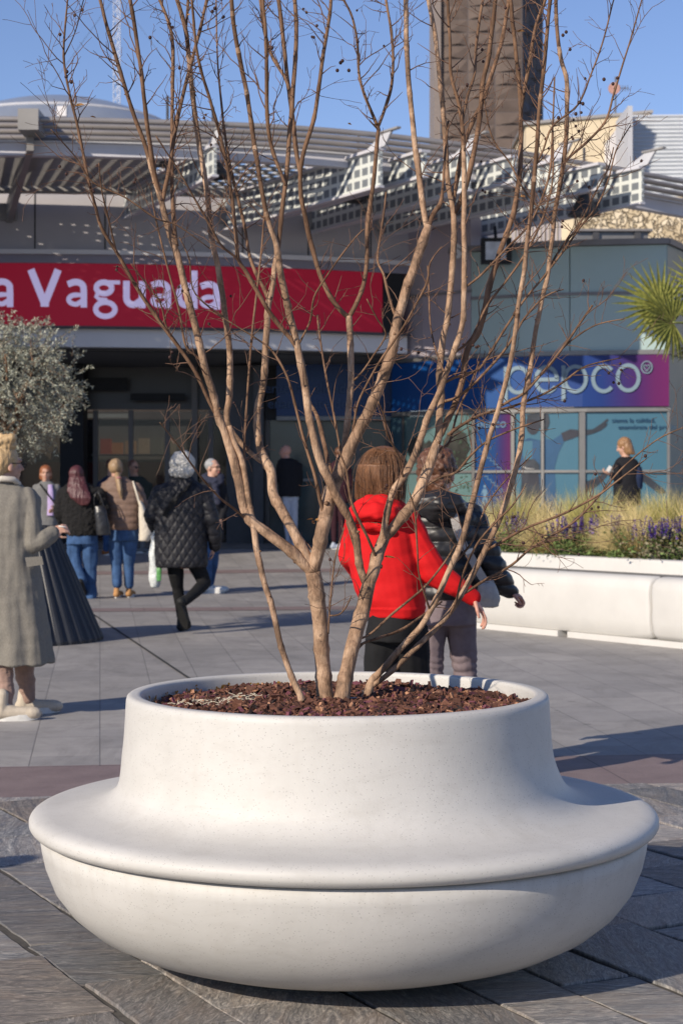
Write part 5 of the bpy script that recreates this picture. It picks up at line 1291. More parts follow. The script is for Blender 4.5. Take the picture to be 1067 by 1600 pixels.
class Leafs:
    def __init__(s): s.v = []; s.f = []; s.t = []
    def quad(s, pts, tone):
        b = len(s.v); s.v += pts; s.f.append(tuple(range(b, b + len(pts)))); s.t.append((tone, tone, tone, 1))
    def build(s, name, mat, parent=None, org=None):
        o = obj(name, [Vector(v) for v in s.v], s.f, mat, parent); ca = o.data.color_attributes.new('tone', 'FLOAT_COLOR', 'CORNER'); buf = []
        for pl, t in zip(o.data.polygons, s.t): buf += list(t) * pl.loop_total
        ca.data.foreach_set('color', buf); return o
def blade(lf, p, d, L, w, droop, rr, segs=5, tone=1.0):
    side = d.cross(Vector((rr.gauss(0, 1), rr.gauss(0, 1), .3))).normalized(); pts = []
    for i in range(segs + 1):
        t = i / segs; ww = w * (1 - t) ** .6 * (1 if i else .8); pts.append((p.copy(), ww)); d = (d + Vector((d.x, d.y, 0)) * droop * .15 + Vector((0, 0, -droop * (.12 + .2 * t)))).normalized(); p = p + d * L / segs
    for (a, wa), (b, wb) in zip(pts[:-1], pts[1:]): lf.quad([a - side * wa, a + side * wa, b + side * wb, b - side * wb], tone)
def grass_mesh(seed, n, h, spread, mat, w=.0022, droop=.6):
    rr = random.Random(seed); lf = Leafs(); lean = Vector((rr.gauss(0, .12), rr.gauss(0, .12), 0))
    for i in range(n):
        a = rr.uniform(0, 2 * PI); q = rr.random() ** .7; p = Vector((math.cos(a), math.sin(a), 0)) * .08 * q
        d = (Vector((math.cos(a), math.sin(a), 0)) * spread * q * rr.uniform(.5, 1.2) + Vector((0, 0, 1)) + lean).normalized()
        blade(lf, p, d, h * rr.uniform(.6, 1.12), w * rr.uniform(.6, 1.3), droop * rr.uniform(.5, 1.6), rr, 6, rr.uniform(.6, 1.3))
    o = lf.build('grass_blades', mat); me = o.data; bpy.data.objects.remove(o); return me
gms = [grass_mesh(i, 850, .60, .66, MS['straw_grass'], droop=.75) for i in range(4)] + [grass_mesh(9, 600, .56, .42, MS['green_grass'], .003, .4)]
rr = random.Random(50)
spots = []
L_ = (end - a).length
gl = [(772, .95, 0), (800, 1.6, 4), (768, 1.4, 1), (846, 1.2, 2), (850, 2.1, 0), (884, 1.9, 3), (908, 2.2, 4), (930, 1.8, 4), (952, 2.3, 1), (962, 1.25, 2), (975, .95, 0), (988, .85, 3), (990, 1.6, 1), (1020, 2.1, 0), (1045, 1.9, 4), (1062, 2.3, 2), (1090, 1.5, 1), (745, 1.6, 3), (1010, 2.5, 4), (870, 2.6, 1), (812, 2.4, 2), (852, .82, 0), (760, 2.2, 0), (930, 2.7, 0), (980, 2.8, 3), (1045, 2.8, 1)]
GR = []
gname = ['straw', 'straw', 'straw', 'straw', 'green']
for i, (px, back, kind) in enumerate(gl):
    k = (px - W0 / 2) / F; o0 = a + ln * back; s_ = (k * o0.y - o0.x) / (ld.x - k * ld.y); p = o0 + ld * s_
    o = bpy.data.objects.new('grass_clump', gms[kind]); COL.objects.link(o); o.location = (p.x, p.y, .655); o.rotation_euler = (0, 0, rr.uniform(0, 6)); sc_ = rr.uniform(.85, 1.15) * (1.08 if back > 1.4 else .88); o.scale = (sc_, sc_, sc_ * rr.uniform(.92, 1.1))
    col = ('%s grass clump' % gname[kind]); row = 'near the front rim' if back < 1.1 else ('in the middle rows' if back < 2 else 'in the back rows')
    GR.append((px, row, col, o))
ORD = ['first', 'second', 'third', 'fourth', 'fifth', 'sixth', 'seventh', 'eighth', 'ninth', 'tenth', 'eleventh', 'twelfth', 'thirteenth', 'fourteenth', 'fifteenth']
for row in ('near the front rim', 'in the middle rows', 'in the back rows'):
    for i, (px, r_, col, o) in enumerate(sorted([g for g in GR if g[1] == row], key=lambda g: g[0])):
        tag(o, '%s %s of the long planter, %s from the left' % (col, row, ORD[i]), 'grass clump', 'feathery grass clumps in the long white planter')
def salvia(px, back, seed, wide, label, dryness=0.0, org=None):
    rr = random.Random(seed); k = (px - W0 / 2) / F; o0 = a + ln * back; s_ = (k * o0.y - o0.x) / (ld.x - k * ld.y); p = o0 + ld * s_
    t = empty('salvia_plant', (p.x, p.y, .655), label, 'plant', 'purple salvia plants in the long planter')
    lf = Leafs(); fl = Leafs(); dr = Leafs()
    for i in range(1300):
        c = Vector((rr.gauss(0, wide * .45), rr.gauss(-.03, .13), abs(rr.gauss(0, .12)) + .02)); c.z = min(c.z, .30 + rr.uniform(-.03, .03)); c.x = max(-wide * 1.1, min(wide * 1.1, c.x))
        d = Vector((rr.gauss(0, 1), rr.gauss(0, 1) - .4, rr.gauss(.3, .6))).normalized(); sd = d.cross(Vector((rr.gauss(0, 1), rr.gauss(0, 1), rr.gauss(0, 1)))).normalized(); L = rr.uniform(.025, .05); w = L * .28
        (dr if rr.random() < dryness else lf).quad([c, c + d * L * .5 + sd * w, c + d * L, c + d * L * .5 - sd * w], rr.uniform(.5, 1.6))
    st = MB((0, 0, 0))
    for i in range(int(42 * wide / .3)):
        b0 = Vector((rr.gauss(0, wide * .38), rr.gauss(-.02, .09), .13)); d = Vector((rr.gauss(0, .16), rr.gauss(0, .14), 1)).normalized(); L = rr.uniform(.18, .31); top = b0 + d * L
        st.tube([b0, top], [.002, .0012], 4)
        n = rr.randint(9, 15)
        for j in range(n):
            q = b0 + d * L * (.45 + .55 * j / n)
            for k2 in range(4):
                dd = Vector((rr.gauss(0, 1), rr.gauss(0, 1), rr.gauss(.2, .5))).normalized(); s2_ = dd.cross(Vector((0, 0, 1))).normalized(); L2 = rr.uniform(.014, .026)
                fl.quad([q, q + dd * L2 * .6 + s2_ * L2 * .35, q + dd * L2, q + dd * L2 * .6 - s2_ * L2 * .35], rr.uniform(.5, 1.5))
    lf.build('foliage', MS['salvia_leaf'], t); fl.build('flower_spikes', MS['salvia_flower'], t); st.build('stems', MS['salvia_leaf'], t)
    if dryness: dr.build('dry_foliage', MS['dry_leafy'], t)
salvia(802, .86, 1, .18, 'sparse purple salvia at the left end of the long planter beside the black jacket', .1)
salvia(906, .84, 2, .40, 'wide bushy purple salvia in the long planter below the window with the outstretched arm')
salvia(1042, .86, 3, .38, 'purple salvia with grey drying leaves at the right end of the long planter', .45)
salvia(965, .80, 5, .10, 'small low green salvia sprig between the two big salvia bushes')
salvia(948, 1.9, 6, .12, 'small purple salvia standing deep among the feathery grasses')
# ------------------------------------------------------------------ olive tree in a ribbed black cone planter
CP = Vector((PX(18, 16.25), 16.25, 0))
cp = empty('cone_planter', CP, 'tall black ribbed cone shaped planter behind the woman in the grey coat', 'planter')
m = MB((0, 0, 0)); nR = 44; nv = nR * 4; prof = [(.80, .0), (.80, .03), (.39, .98), (.39, 1.0), (.35, 1.0), (.35, .9)]
for (r, z) in prof:
    for j in range(nv):
        a_ = 2 * PI * j / nv; rr_ = r + (.0 if j % 4 < 2 else -.018); m.v.append(Vector((rr_ * math.cos(a_), rr_ * math.sin(a_), z)))
for i in range(len(prof) - 1):
    for j in range(nv): m.f.append((i * nv + j, i * nv + (j + 1) % nv, (i + 1) * nv + (j + 1) % nv, (i + 1) * nv + j)); m.m.append(0)
m.build('ribbed_shell', simple('cone_black', (.028, .030, .036), .45, .15, 6), cp)
m = MB((0, 0, 0)); m.disc(.36, .93, 40); m.build('fill', MS['soil'], cp)
ot = empty('olive_tree', CP + Vector((0, 0, .93)), 'round silver green olive tree growing from the black cone planter', 'tree')
rr = random.Random(60); wd = MB((0, 0, 0)); lf = Leafs(); cc = Vector((-.02, -.05, 1.30))
def crook(p, q, r0, r1, n=8, am=.04):
    pts = []; 
    for i in range(n + 1):
        t = i / n; v = p.lerp(q, t); v += Vector((rr.gauss(0, am), rr.gauss(0, am), 0)) * math.sin(PI * t); pts.append(v)
    wd.tube(pts, [r0 + (r1 - r0) * i / n for i in range(n + 1)], 8); return pts
crook(Vector((0, 0, 0)), Vector((.02, -.02, .75)), .055, .045)
tips = []
for i in range(15):
    a_ = rr.uniform(0, 2 * PI); el = rr.uniform(-.3, 1.2); d = Vector((math.cos(a_) * math.cos(el), math.sin(a_) * math.cos(el), math.sin(el)))
    q = cc + Vector((d.x * .48, d.y * .48, d.z * .45)); crook(Vector((.02, -.02, .72)), q, .022, .006)
wd.build('trunk', MS['brown_bark'], ot, True)
twg = MB((0, 0, 0))
for i in range(1400):
    # sprays spread in the volume with a lumpy outline
    a_ = rr.uniform(0, 2 * PI); u = rr.uniform(-1, 1); s_ = math.sqrt(1 - u * u); d = Vector((s_ * math.cos(a_), s_ * math.sin(a_), u))
    lump = 1 + .22 * noise.noise(d * 2.3 + Vector((3, 1, 0))) + .1 * noise.noise(d * 6)
    q = rr.random() ** .42 * .56 * lump; c = cc + Vector((d.x * q * 1.08, d.y * q, d.z * q * 1.0))
    if noise.noise(c * 5.5) < -.22: continue
    dd = (d + Vector((rr.gauss(0, .5), rr.gauss(0, .5), rr.gauss(.0, .5)))).normalized(); L = rr.uniform(.10, .22); n = int(L / .011); p = c.copy(); pts = [p.copy()]
    for j in range(n):
        dd = (dd + Vector((rr.gauss(0, .07), rr.gauss(0, .07), rr.gauss(-.03, .07)))).normalized(); p = p + dd * .011; pts.append(p.copy())
        for sg_ in (-1, 1):
            sd = dd.cross(Vector((rr.gauss(0, 1), rr.gauss(0, 1), rr.gauss(0, 1)))).normalized(); ld2 = (dd * rr.uniform(.4, 1.0) + sd * sg_).normalized(); nn_ = ld2.cross(Vector((rr.gauss(0, 1), rr.gauss(0, 1), rr.gauss(0, 1)))).normalized(); LL = rr.uniform(.022, .040); w = LL * .13
            lf.quad([p, p + ld2 * LL * .5 + nn_ * w, p + ld2 * LL, p + ld2 * LL * .5 - nn_ * w], rr.choice((.55, .8, 1.0, 1.3, 1.7)))
    twg.tube(pts[::3] + [pts[-1]], .0016, 3, False)
lf.build('crown', MS['olive_leaf'], ot); twg.build('twigs', MS['brown_bark'], ot)
# ------------------------------------------------------------------ fan palm at the right edge
PCn = Vector((PX(1112, 17.0), 17.0, .655)); pt = empty('fan_palm', PCn, 'fan palm with stiff green fronds entering at the right edge', 'palm')
m = MB((0, 0, 0)); m.tube([(0, 0, 0), (.01, 0, .6), (.0, 0, 1.2), (-.01, 0, 1.75), (0, 0, 2.0)], [.13, .12, .115, .11, .08], 12); m.build('trunk', simple('palm_trunk', (.14, .10, .065), .9, .4, 30, .6, 60, .01), pt, True)
ctr = Vector((0, 0, 1.98))
simple('palm_stem', (.18, .20, .06), .6, .15, 20)
def frond(hub, face, seed, Rf=.42):
    rr = random.Random(seed); lf = Leafs(); st = MB((0, 0, 0))
    mid = ctr.lerp(hub, .5) + Vector((0, 0, .08)); pts = [Vector(q) for q in catmull([tuple(ctr), tuple(mid), tuple(hub)], .06)]; st.tube(pts, [.011] * len(pts), 6)
    fwd = (hub - mid).normalized(); up = face.normalized(); side = fwd.cross(up).normalized(); up = side.cross(fwd).normalized(); n = 24
    for i in range(n):
        an = R(-118 + 236 * i / (n - 1)); d = (fwd * math.cos(an) + side * math.sin(an) + up * rr.gauss(.05, .03)).normalized(); L = Rf * (1 - .22 * abs(an) / R(118)) * rr.uniform(.9, 1.07); w = .0195; nn_ = d.cross(up).normalized(); p = hub.copy(); pr = None
        dd = d.copy()
        for j in range(7):
            t = j / 6; ww = w * (.35 + 1.3 * t if t < .5 else 1.0 * (1 - t) * 2 + .03); q = (p, ww); 
            if pr:
                (pa, wa), (pb, wb) = pr, q; fold = up * .35
                lf.quad([pa - nn_ * wa + fold * wa, pa, pb, pb - nn_ * wb + fold * wb], tn := rr.uniform(.75, 1.25)); lf.quad([pa, pa + nn_ * wa + fold * wa, pb + nn_ * wb + fold * wb, pb], tn)
            pr = q; dd = (dd + Vector((0, 0, -.018 * (1 + t)))).normalized(); p = p + dd * L / 6
    o = lf.build('frond', MS['palm_blade'], pt); s_ = st.build('frond_stem', MS['palm_stem'], o, True)
hubp = lambda px, py, Y: P(px, py - 8, Y) - PCn
frond(hubp(1032, 487, 16.9), Vector((-.15, -1, .35)), 1, .50)
frond(hubp(1050, 512, 16.75), Vector((-.5, -.9, .1)), 2, .44)
frond(hubp(1100, 462, 17.1), Vector((0, -.5, .9)), 3)
frond(hubp(1150, 470, 16.8), Vector((.3, -.6, .8)), 4)
frond(hubp(1170, 520, 17.2), Vector((.5, -.6, .5)), 5)
frond(hubp(1100, 545, 17.4), Vector((-.2, .5, .7)), 6)
frond(hubp(1062, 498, 17.35), Vector((-.5, .2, .9)), 8, .40)
# ------------------------------------------------------------------ people
def frame_from(yaw, pitch=0, roll=0):
    """columns: right, front, up for a facing angle (0 = away from the camera, 90 = to the right)"""
    return Matrix.Rotation(-R(yaw), 3, 'Z') @ Matrix.Rotation(R(pitch), 3, 'X') @ Matrix.Rotation(R(roll), 3, 'Y')
class Clay:
    """collects closed solids that are then fused into one continuous skin"""
    def __init__(s): s.v = []; s.f = []
    def add(s, vs, fs): b = len(s.v); s.v += vs; s.f += [tuple(i + b for i in f) for f in fs]
    def cap(s, p0, p1, r0, r1, n=12, flat=None):
        p0 = Vector(p0); p1 = Vector(p1); ax = p1 - p0; L = ax.length
        if L < 1e-5: return s.ell(p0, (r0, r0, r0))
        ax.normalize(); u = ax.cross(Vector((0, 1, 0)) if abs(ax.y) < .8 else Vector((1, 0, 0))).normalized(); w = ax.cross(u)
        prof = [(-math.cos(R(a)) * r0, math.sin(R(a)) * r0) for a in (18, 45, 70, 90)] + [(L * t, r0 + (r1 - r0) * t) for t in (.33, .66)] + [(L - math.cos(R(a)) * r1, math.sin(R(a)) * r1) for a in (90, 110, 135, 162)]
        vs = []; fs = []
        for (h, r) in prof:
            for j in range(n): a = 2 * PI * j / n; vs.append(p0 + ax * h + u * (r * math.cos(a)) + w * (r * math.sin(a)))
        for i in range(len(prof) - 1):
            for j in range(n): fs.append((i * n + j, i * n + (j + 1) % n, (i + 1) * n + (j + 1) % n, (i + 1) * n + j))
        k = len(prof); fs.append(tuple(range(n - 1, -1, -1))); fs.append(tuple((k - 1) * n + j for j in range(n))); s.add(vs, fs)
    def chain(s, pts, rs, n=12):
        for i in range(len(pts) - 1): s.cap(pts[i], pts[i + 1], rs[i], rs[i + 1], n)
    def ell(s, c, r, M=None, n=14, m=10):
        M = M or Matrix.Identity(3); c = Vector(c); vs = []; fs = []
        for i in range(m + 1):
            ph = PI * i / m
            if i in (0, m): ph = .02 if i == 0 else PI - .02
            for j in range(n): a = 2 * PI * j / n; vs.append(c + M @ Vector((math.sin(ph) * math.cos(a) * r[0], math.sin(ph) * math.sin(a) * r[1], math.cos(ph) * r[2])))
        for i in range(m):
            for j in range(n): fs.append((i * n + j, (i + 1) * n + j, (i + 1) * n + (j + 1) % n, i * n + (j + 1) % n))
        fs.append(tuple(range(n))); fs.append(tuple(m * n + j for j in range(n - 1, -1, -1))); s.add(vs, fs)
    def loft(s, rings, n=28, e=2.3, yaw=0):
        """rings: (center, rx, ry)"""
        M = frame_from(yaw); vs = []; fs = []
        for (c, rx, ry) in rings:
            for j in range(n):
                a = 2 * PI * j / n; ca, sa = math.cos(a), math.sin(a); k = (abs(ca) ** e + abs(sa) ** e) ** (-1 / e)
                vs.append(Vector(c) + M @ Vector((rx * ca * k, ry * sa * k, 0)))
        for i in range(len(rings) - 1):
            for j in range(n): fs.append((i * n + j, i * n + (j + 1) % n, (i + 1) * n + (j + 1) % n, (i + 1) * n + j))
        k = len(rings); fs.append(tuple(range(n - 1, -1, -1))); fs.append(tuple((k - 1) * n + j for j in range(n))); s.add(vs, fs)
    def fuse(s, name, vox, mat, parent=None, sm=2, disp=None, loc=None):
        me = bpy.data.meshes.new('tmp'); me.from_pydata([tuple(v) for v in s.v], [], s.f); me.update()
        bm = bmesh.new(); bm.from_mesh(me); bmesh.ops.recalc_face_normals(bm, faces=bm.faces); bm.to_mesh(me); bm.free()
        o = bpy.data.objects.new('tmp', me); COL.objects.link(o)
        rm = o.modifiers.new('r', 'REMESH'); rm.mode = 'VOXEL'; rm.voxel_size = vox; rm.use_smooth_shade = True
        if sm: q = o.modifiers.new('s', 'SMOOTH'); q.factor = .6; q.iterations = sm
        dg = bpy.context.evaluated_depsgraph_get(); m2 = bpy.data.meshes.new_from_object(o.evaluated_get(dg)); bpy.data.objects.remove(o); bpy.data.meshes.remove(me)
        m2.name = name
        if disp:
            nn = [v.normal.copy() for v in m2.vertices]
            for v, nv in zip(m2.vertices, nn): v.co += nv * disp(v.co, nv)
        m2.materials.clear(); m2.materials.append(mat); m2.update()
        for p in m2.polygons: p.use_smooth = True
        r = bpy.data.objects.new(name, m2); COL.objects.link(r)
        if parent: r.parent = parent
        return r
def fbm(c, f, o=(0, 0, 0)): return noise.noise(Vector((c.x * f[0] + o[0], c.y * f[1] + o[1], c.z * f[2] + o[2])))
def folds(A=.008, f=(9, 9, 5), seed=0):
    return lambda c, n: A * (fbm(c, f, (seed, 0, 0)) + .5 * abs(fbm(c, (f[0] * 2.1, f[1] * 2.1, f[2] * 2.3), (0, seed, 3)))) - A * .2
def drape(A=.01, seed=0):
    return lambda c, n: A * fbm(c, (14, 14, 2.0), (seed, 0, 0)) + A * .5 * fbm(c, (8, 8, 14), (seed, 5, 0))
simple('skin', (.50, .29, .21), .5, .08, 40); simple('skin_pink', (.52, .27, .20), .5, .08, 40); simple('skin_tan', (.40, .225, .155), .5, .08, 40)
def cloth(name, c, rough=.85, var=.12, scale=30, bs=500, b=.25, spec=.2):
    return simple(name, c, rough, var, scale, b, bs, .0015, spec=spec)
def hair_mat(name, c1, c2):
    s = N(name, .42, .45); co = s.coords(scale=(1, 1, .06)); n = s.noise(co, 330, 4, .7); n2 = s.noise(s.coords(), 14, 3, .5)
    s.color(s.mix(s.ramp(n2, [(.3, (0, 0, 0)), (.7, (.5, .5, .5))]), s.ramp(n, [(.3, c1), (.7, c2)]), c2 if len(c2) == 4 else (*c2, 1))); s.bump(n, .6, .004); return s.m
def streaks(A=.004, f=90, seed=0): return lambda c, n: A * fbm(c, (f, f, 7), (seed, 0, 0)) + A * .8 * fbm(c, (f * .35, f * .35, 5), (0, seed, 0))
def curls(A=.014, f=38): return lambda c, n: A * (abs(fbm(c, (f, f, f))) + .7 * fbm(c, (f * 2, f * 2, f * 2)))
cloth('rubber_white', (.62, .61, .58), .6); cloth('rubber_black', (.02, .02, .02), .6)
class Man:
    def __init__(s, label, d, cx, head, yaw, mat_skin='skin', vox=.009, hyaw=None, hpitch=0, hs=1.0, group=None):
        s.d = d; s.cx = cx; s.g = gz(0, d); s.vox = vox; s.label = label
        s.org = Vector((PX(cx, d), d, s.g)); s.yaw = yaw; s.hyaw = yaw if hyaw is None else hyaw
        s.k = d / F; s.body = Clay(); s.skin = MS[mat_skin]; s.hc = s.p(*head); s.HM = frame_from(s.hyaw, hpitch); s.hs = hs; s.pend = []
        s.group = group
        s.make_head()
    def p(s, px, py, dd=0.0):
        Y = s.d + dd; return Vector(((px - W0 / 2) * Y / F, Y, EYE - (py - HZ) * Y / F)) - s.org
    def make_head(s):
        c, M, k = s.hc, s.HM, s.hs; E = lambda o, r, **kw: s.body.ell(c + M @ (Vector(o) * k), tuple(q * k for q in r), M, **kw)
        E((0, -.012, .022), (.072, .090, .090)); E((0, .026, -.030), (.056, .062, .082)); E((0, .060, -.086), (.024, .024, .020), n=8, m=6)
        E((0, .078, .028), (.046, .018, .012), n=8, m=6); E((.030, .062, -.026), (.024, .024, .024), n=8, m=6); E((-.030, .062, -.026), (.024, .024, .024), n=8, m=6)
        s.body.cap(c + M @ (Vector((0, .086, .012)) * k), c + M @ (Vector((0, .104, -.022)) * k), .007 * k, .0125 * k, 8)
        for sx in (-1, 1): E((.074 * sx, -.004, -.012), (.010, .020, .030), n=8, m=6)
        E((0, .080, -.052), (.022, .012, .007), n=8, m=6); E((0, .078, -.062), (.018, .012, .007), n=8, m=6)
        s.face = lambda o: c + M @ (Vector(o) * k)
    def neck(s, base, r=.052): s.body.cap(s.hc + s.HM @ Vector((0, -.018, -.06)), base, r, r * 1.15); s.nb = base
    def arm(s, pts, rs, hand=None, curl=.5, palm=None, side=1, hk=1.0):
        """pts: three joint points; rs radii in metres of the bare arm"""
        s.body.chain(pts, [rs[0] * .8, rs[1] * .8, rs[2] * .92])
        w = Vector(pts[-1]); d = (Vector(hand) if hand is not None else (w - Vector(pts[-2]))).normalized()
        pn = Vector(palm) if palm is not None else Vector((-side, 0, 0)); pn = (pn - d * pn.dot(d)).normalized(); lat = d.cross(pn).normalized()
        M = Matrix((lat, pn, d)).transposed(); k = hk
        s.body.ell(w + d * .045 * k, (.038 * k, .015 * k, .048 * k), M, n=10, m=8); s.body.cap(w - d * .01, w + d * .03 * k, .023 * k, .022 * k, 8)
        fr = max(.0082, s.vox * 1.15) * k
        for i, (o, L) in enumerate(((-.029, .060), (-.010, .072), (.010, .076), (.028, .068))):
            q = w + d * .080 * k + lat * o * k; a = curl * (1 + .12 * i); dir_ = d + lat * o * 2.0
            for seg in range(3):
                ang = a * (seg + .6) * .75; dd = (dir_.normalized() * math.cos(ang) + pn * math.sin(ang)).normalized(); q2 = q + dd * L * k * (.42, .33, .25)[seg]; s.body.cap(q, q2, fr * (1 - .06 * seg), fr * (1 - .06 * (seg + 1)), 7); q = q2
        q = w + d * .025 * k - lat * .028 * k * 1
        dd = (d * .75 - lat * .6 + pn * .35).normalized(); q2 = q + dd * .04 * k; s.body.cap(q, q2, fr * 1.25, fr * 1.1, 7); q3 = q2 + (d * .9 - lat * .1 + pn * .4).normalized() * .03 * k; s.body.cap(q2, q3, fr * 1.1, fr * .9, 7)
    def legs(s, L, Rr, rs): rs = [r * .70 for r in rs]; s.body.chain(L, rs); s.body.chain(Rr, rs); s.body.cap(L[0], Rr[0], rs[0], rs[0])
    def foot_skin(s, ank, yaw):
        M = frame_from(yaw); s.body.cap(ank, ank + M @ Vector((0, .10, -.045)), .035, .025, 8)
    def torso(s, rings): s.body.loft([(s.p(x, y), hw * s.k * .72, dp * .72) for (x, y, hw, dp) in rings], n=20)
    def finish(s, disp=None):
        s.o = s.body.fuse('person', s.vox, s.skin, None, 2)
        s.o.location = s.org; tag(s.o, s.label, 'person', s.group); return s.o
    def wear(s, name, clay, mat, vox=None, sm=2, disp=None): return clay.fuse(name, vox or s.vox, mat, s.o, sm, disp)
    def rings(s, clay, rings, e=2.3): clay.loft([(s.p(x, y), hw * s.k, dp) for (x, y, hw, dp) in rings], e=e)
    def chain(s, clay, pts, rs): clay.chain([s.p(*q) for q in pts], [r * s.k for r in rs])
    def shoe(s, ank, yaw, mat, sole, L=.27, h=.10, lift=0.0, pitch=0, ht=.075, r=.040, ground=0.0):
        """ank in local coords; shoe points along yaw"""
        M = frame_from(yaw, pitch); ank = Vector(ank); base = ank + M @ Vector((0, 0, -ht)); c = Clay()
        if pitch == 0: base.z = ground
        c.cap(base + M @ Vector((0, -.02, .05)), base + M @ Vector((0, -.01, h)), r * .95, r * .85, 10)
        c.cap(base + M @ Vector((0, -.030, .046)), base + M @ Vector((0, L - .09, .042)), .040, .038, 10); c.ell(base + M @ Vector((0, L - .085, .040)), (.045, .062, .038), M); c.cap(base + M @ Vector((0, .0, .07)), base + M @ Vector((0, .10, .042)), r * .8, .030, 8)
        o = c.fuse('shoe', min(s.vox, .007), MS[mat], s.o, 2)
        k = Clay(); n = 22; vs = []
        for z in (0.0, .036):
            for j in range(n):
                a = 2 * PI * j / n; y = math.sin(a); x = math.cos(a) * (.044 if y > 0 else .036) * (1 - .12 * (abs(y) ** 3)); vs.append(base + M @ Vector((x, (L / 2 - .045) + y * L / 2, z + (.012 * max(0, y - .5) if z == 0 else .004 * max(0, y - .5)))))
        fs = [tuple(range(n - 1, -1, -1)), tuple(range(n, 2 * n))] + [(j, (j + 1) % n, n + (j + 1) % n, n + j) for j in range(n)]
        so = obj('sole', vs, fs, MS[sole], o); autosmooth(so, 50)
    def eyes(s, glasses=None, brow=None):
        for sx in (-1, 1):
            m = MB(); m.ball(s.face((.030 * sx, .0805, .008)), .0085 * s.hs, 10, 6, (1.3, .8, .75)); m.build('eye', MS['eye_dark'], s.o, True)
            if brow: m = MB(); m.tube([s.face((.014 * sx, .093, .027)), s.face((.030 * sx, .091, .033)), s.face((.046 * sx, .078, .028))], .0035, 5); m.build('eyebrow', brow, s.o)
        m = MB(); m.ball(s.face((0, .0885, -.056)), .019 * s.hs, 10, 6, (1, .35, .32)) if s.hyaw > 150 else m.ball(s.face((0, .0885, -.056)), .014, 8, 6); m.build('lips', MS['lips'], s.o, True)
        if glasses:
            g = MB()
            for sx in (-1, 1):
                g.tube([s.face((.031 * sx + .021 * math.cos(a) , .100 - .006 * abs(math.cos(a)), .008 + .017 * math.sin(a))) for a in [2 * PI * i / 14 for i in range(15)]], .0022, 5, False)
                g.tube([s.face((.052 * sx, .094, .012)), s.face((.076 * sx, .0, .008))], .002, 5)
            g.tube([s.face((-.010, .104, .010)), s.face((.010, .104, .010))], .002, 5)
            fr_ = g.build('glasses', MS['rubber_black'], s.o)
            if glasses == 'dark':
                for sx in (-1, 1):
                    g = MB(); g.ball(s.face((.031 * sx, .099, .008)), .021, 12, 6, (1, .25, .8)); g.build('lens', MS['lens_black'], fr_, True)
simple('eye_dark', (.03, .02, .016), .25); simple('lips', (.38, .12, .10), .5); simple('lens_black', (.008, .008, .009), .1, spec=.6)
def lock_mesh(o_parent, name, mat, strands, seed, rad=.0022):
    """loose strands: list of (start, [points...]) local coords"""
    m = MB(); 
    for pts in strands: m.tube(pts, [rad] * (len(pts) - 1) + [rad * .3], 4, False)
    return m.build(name, mat, o_parent, True)
# ---- woman in the long grey beige coat at the left edge
cloth('coat_greige', (.27, .25, .215), .9, .22, 60, 260, .5); cloth('jogger_taupe', (.30, .20, .16), .85); cloth('boot_cream', (.50, .43, .34), .6); hair_mat('hair_blonde', (.22, .12, .05), (.62, .44, .23))
s = N('coat_weave', .9, .2); co = s.coords(scale=(1, 1, .25)); co2 = s.coords(scale=(.25, .25, 1)); a_ = s.noise(co, 240, 3, .7); b_ = s.noise(co2, 240, 3, .7); c_ = s.noise(s.coords(), 7, 4, .6)
s.color(s.mix(s.ramp(b_, [(.4, (0, 0, 0)), (.6, (.5, .5, .5))]), s.ramp(a_, [(.3, (.145, .132, .112)), (.7, (.25, .23, .198))]), (.215, .20, .17, 1))); s.bump(s.math('ADD', a_, b_), .25, .0015)
w = Man('woman with a blonde bun in a long grey coat holding a cigarette', 10.9, 12, (10, 727, 0), 48, 'skin', .0055, hyaw=55)
w.neck(w.p(6, 765, 0), .055)
w.torso([(6, 760, 30, .09), (8, 772, 54, .10), (8, 800, 52, .12), (8, 850, 48, .12), (8, 905, 52, .14)])
armR = [w.p(44, 778, -.02), w.p(51, 848, -.06), w.p(80, 832, -.02)]
w.arm(armR, (.048, .040, .028), hand=Vector((.9, .25, .30)), curl=1.05, palm=Vector((-.3, .6, -.6)), hk=.95)
w.arm([w.p(-38, 780, .02), w.p(-46, 850, .05), w.p(-30, 895, .22)], (.048, .040, .028), side=-1)
Lr = [w.p(32, 905, 0), w.p(36, 1010, .06), w.p(42, 1096, .10)]; Ll = [w.p(-10, 905, 0), w.p(2, 1015, -.08), w.p(8, 1108, -.22)]
w.legs(Ll, Lr, (.075, .052, .036)); w.finish()
c = Clay(); w.rings(c, [(6, 750, 17, .065), (7, 760, 30, .085), (9, 768, 46, .105), (10, 778, 54, .12), (10, 800, 54, .135), (9, 840, 50, .14), (9, 872, 51, .15), (9, 905, 57, .17), (10, 950, 63, .19), (11, 1000, 69, .21), (12, 1036, 73, .225)], 2.1)
w.chain(c, [(42, 780, -.02), (49, 815, -.05), (51, 849, -.06)], [19, 16.5, 15.5]); w.chain(c, [(51, 849, -.06), (68, 842, -.05), (82, 833, -.02)], [15.5, 14, 12.5])
w.chain(c, [(-36, 780, .02), (-46, 850, .05), (-32, 890, .2)], [19, 16, 13])
def coatfold(c_, n):
    v = .012 * fbm(c_, (11, 11, 2.2), (7, 0, 0)) + .006 * fbm(c_, (7, 7, 16), (2, 0, 5)) + .004 * fbm(c_, (26, 26, 9), (1, 2, 0))
    if c_.z < .95: v += .016 * (1 - c_.z / .95) * math.sin(9 * math.atan2(c_.y, c_.x + .02))
    return v
coat = w.wear('coat', c, MS['coat_weave'], disp=coatfold)
m = MB(); q = [(40, 872), (66, 868), (68, 882), (43, 886)]; fr = -.165
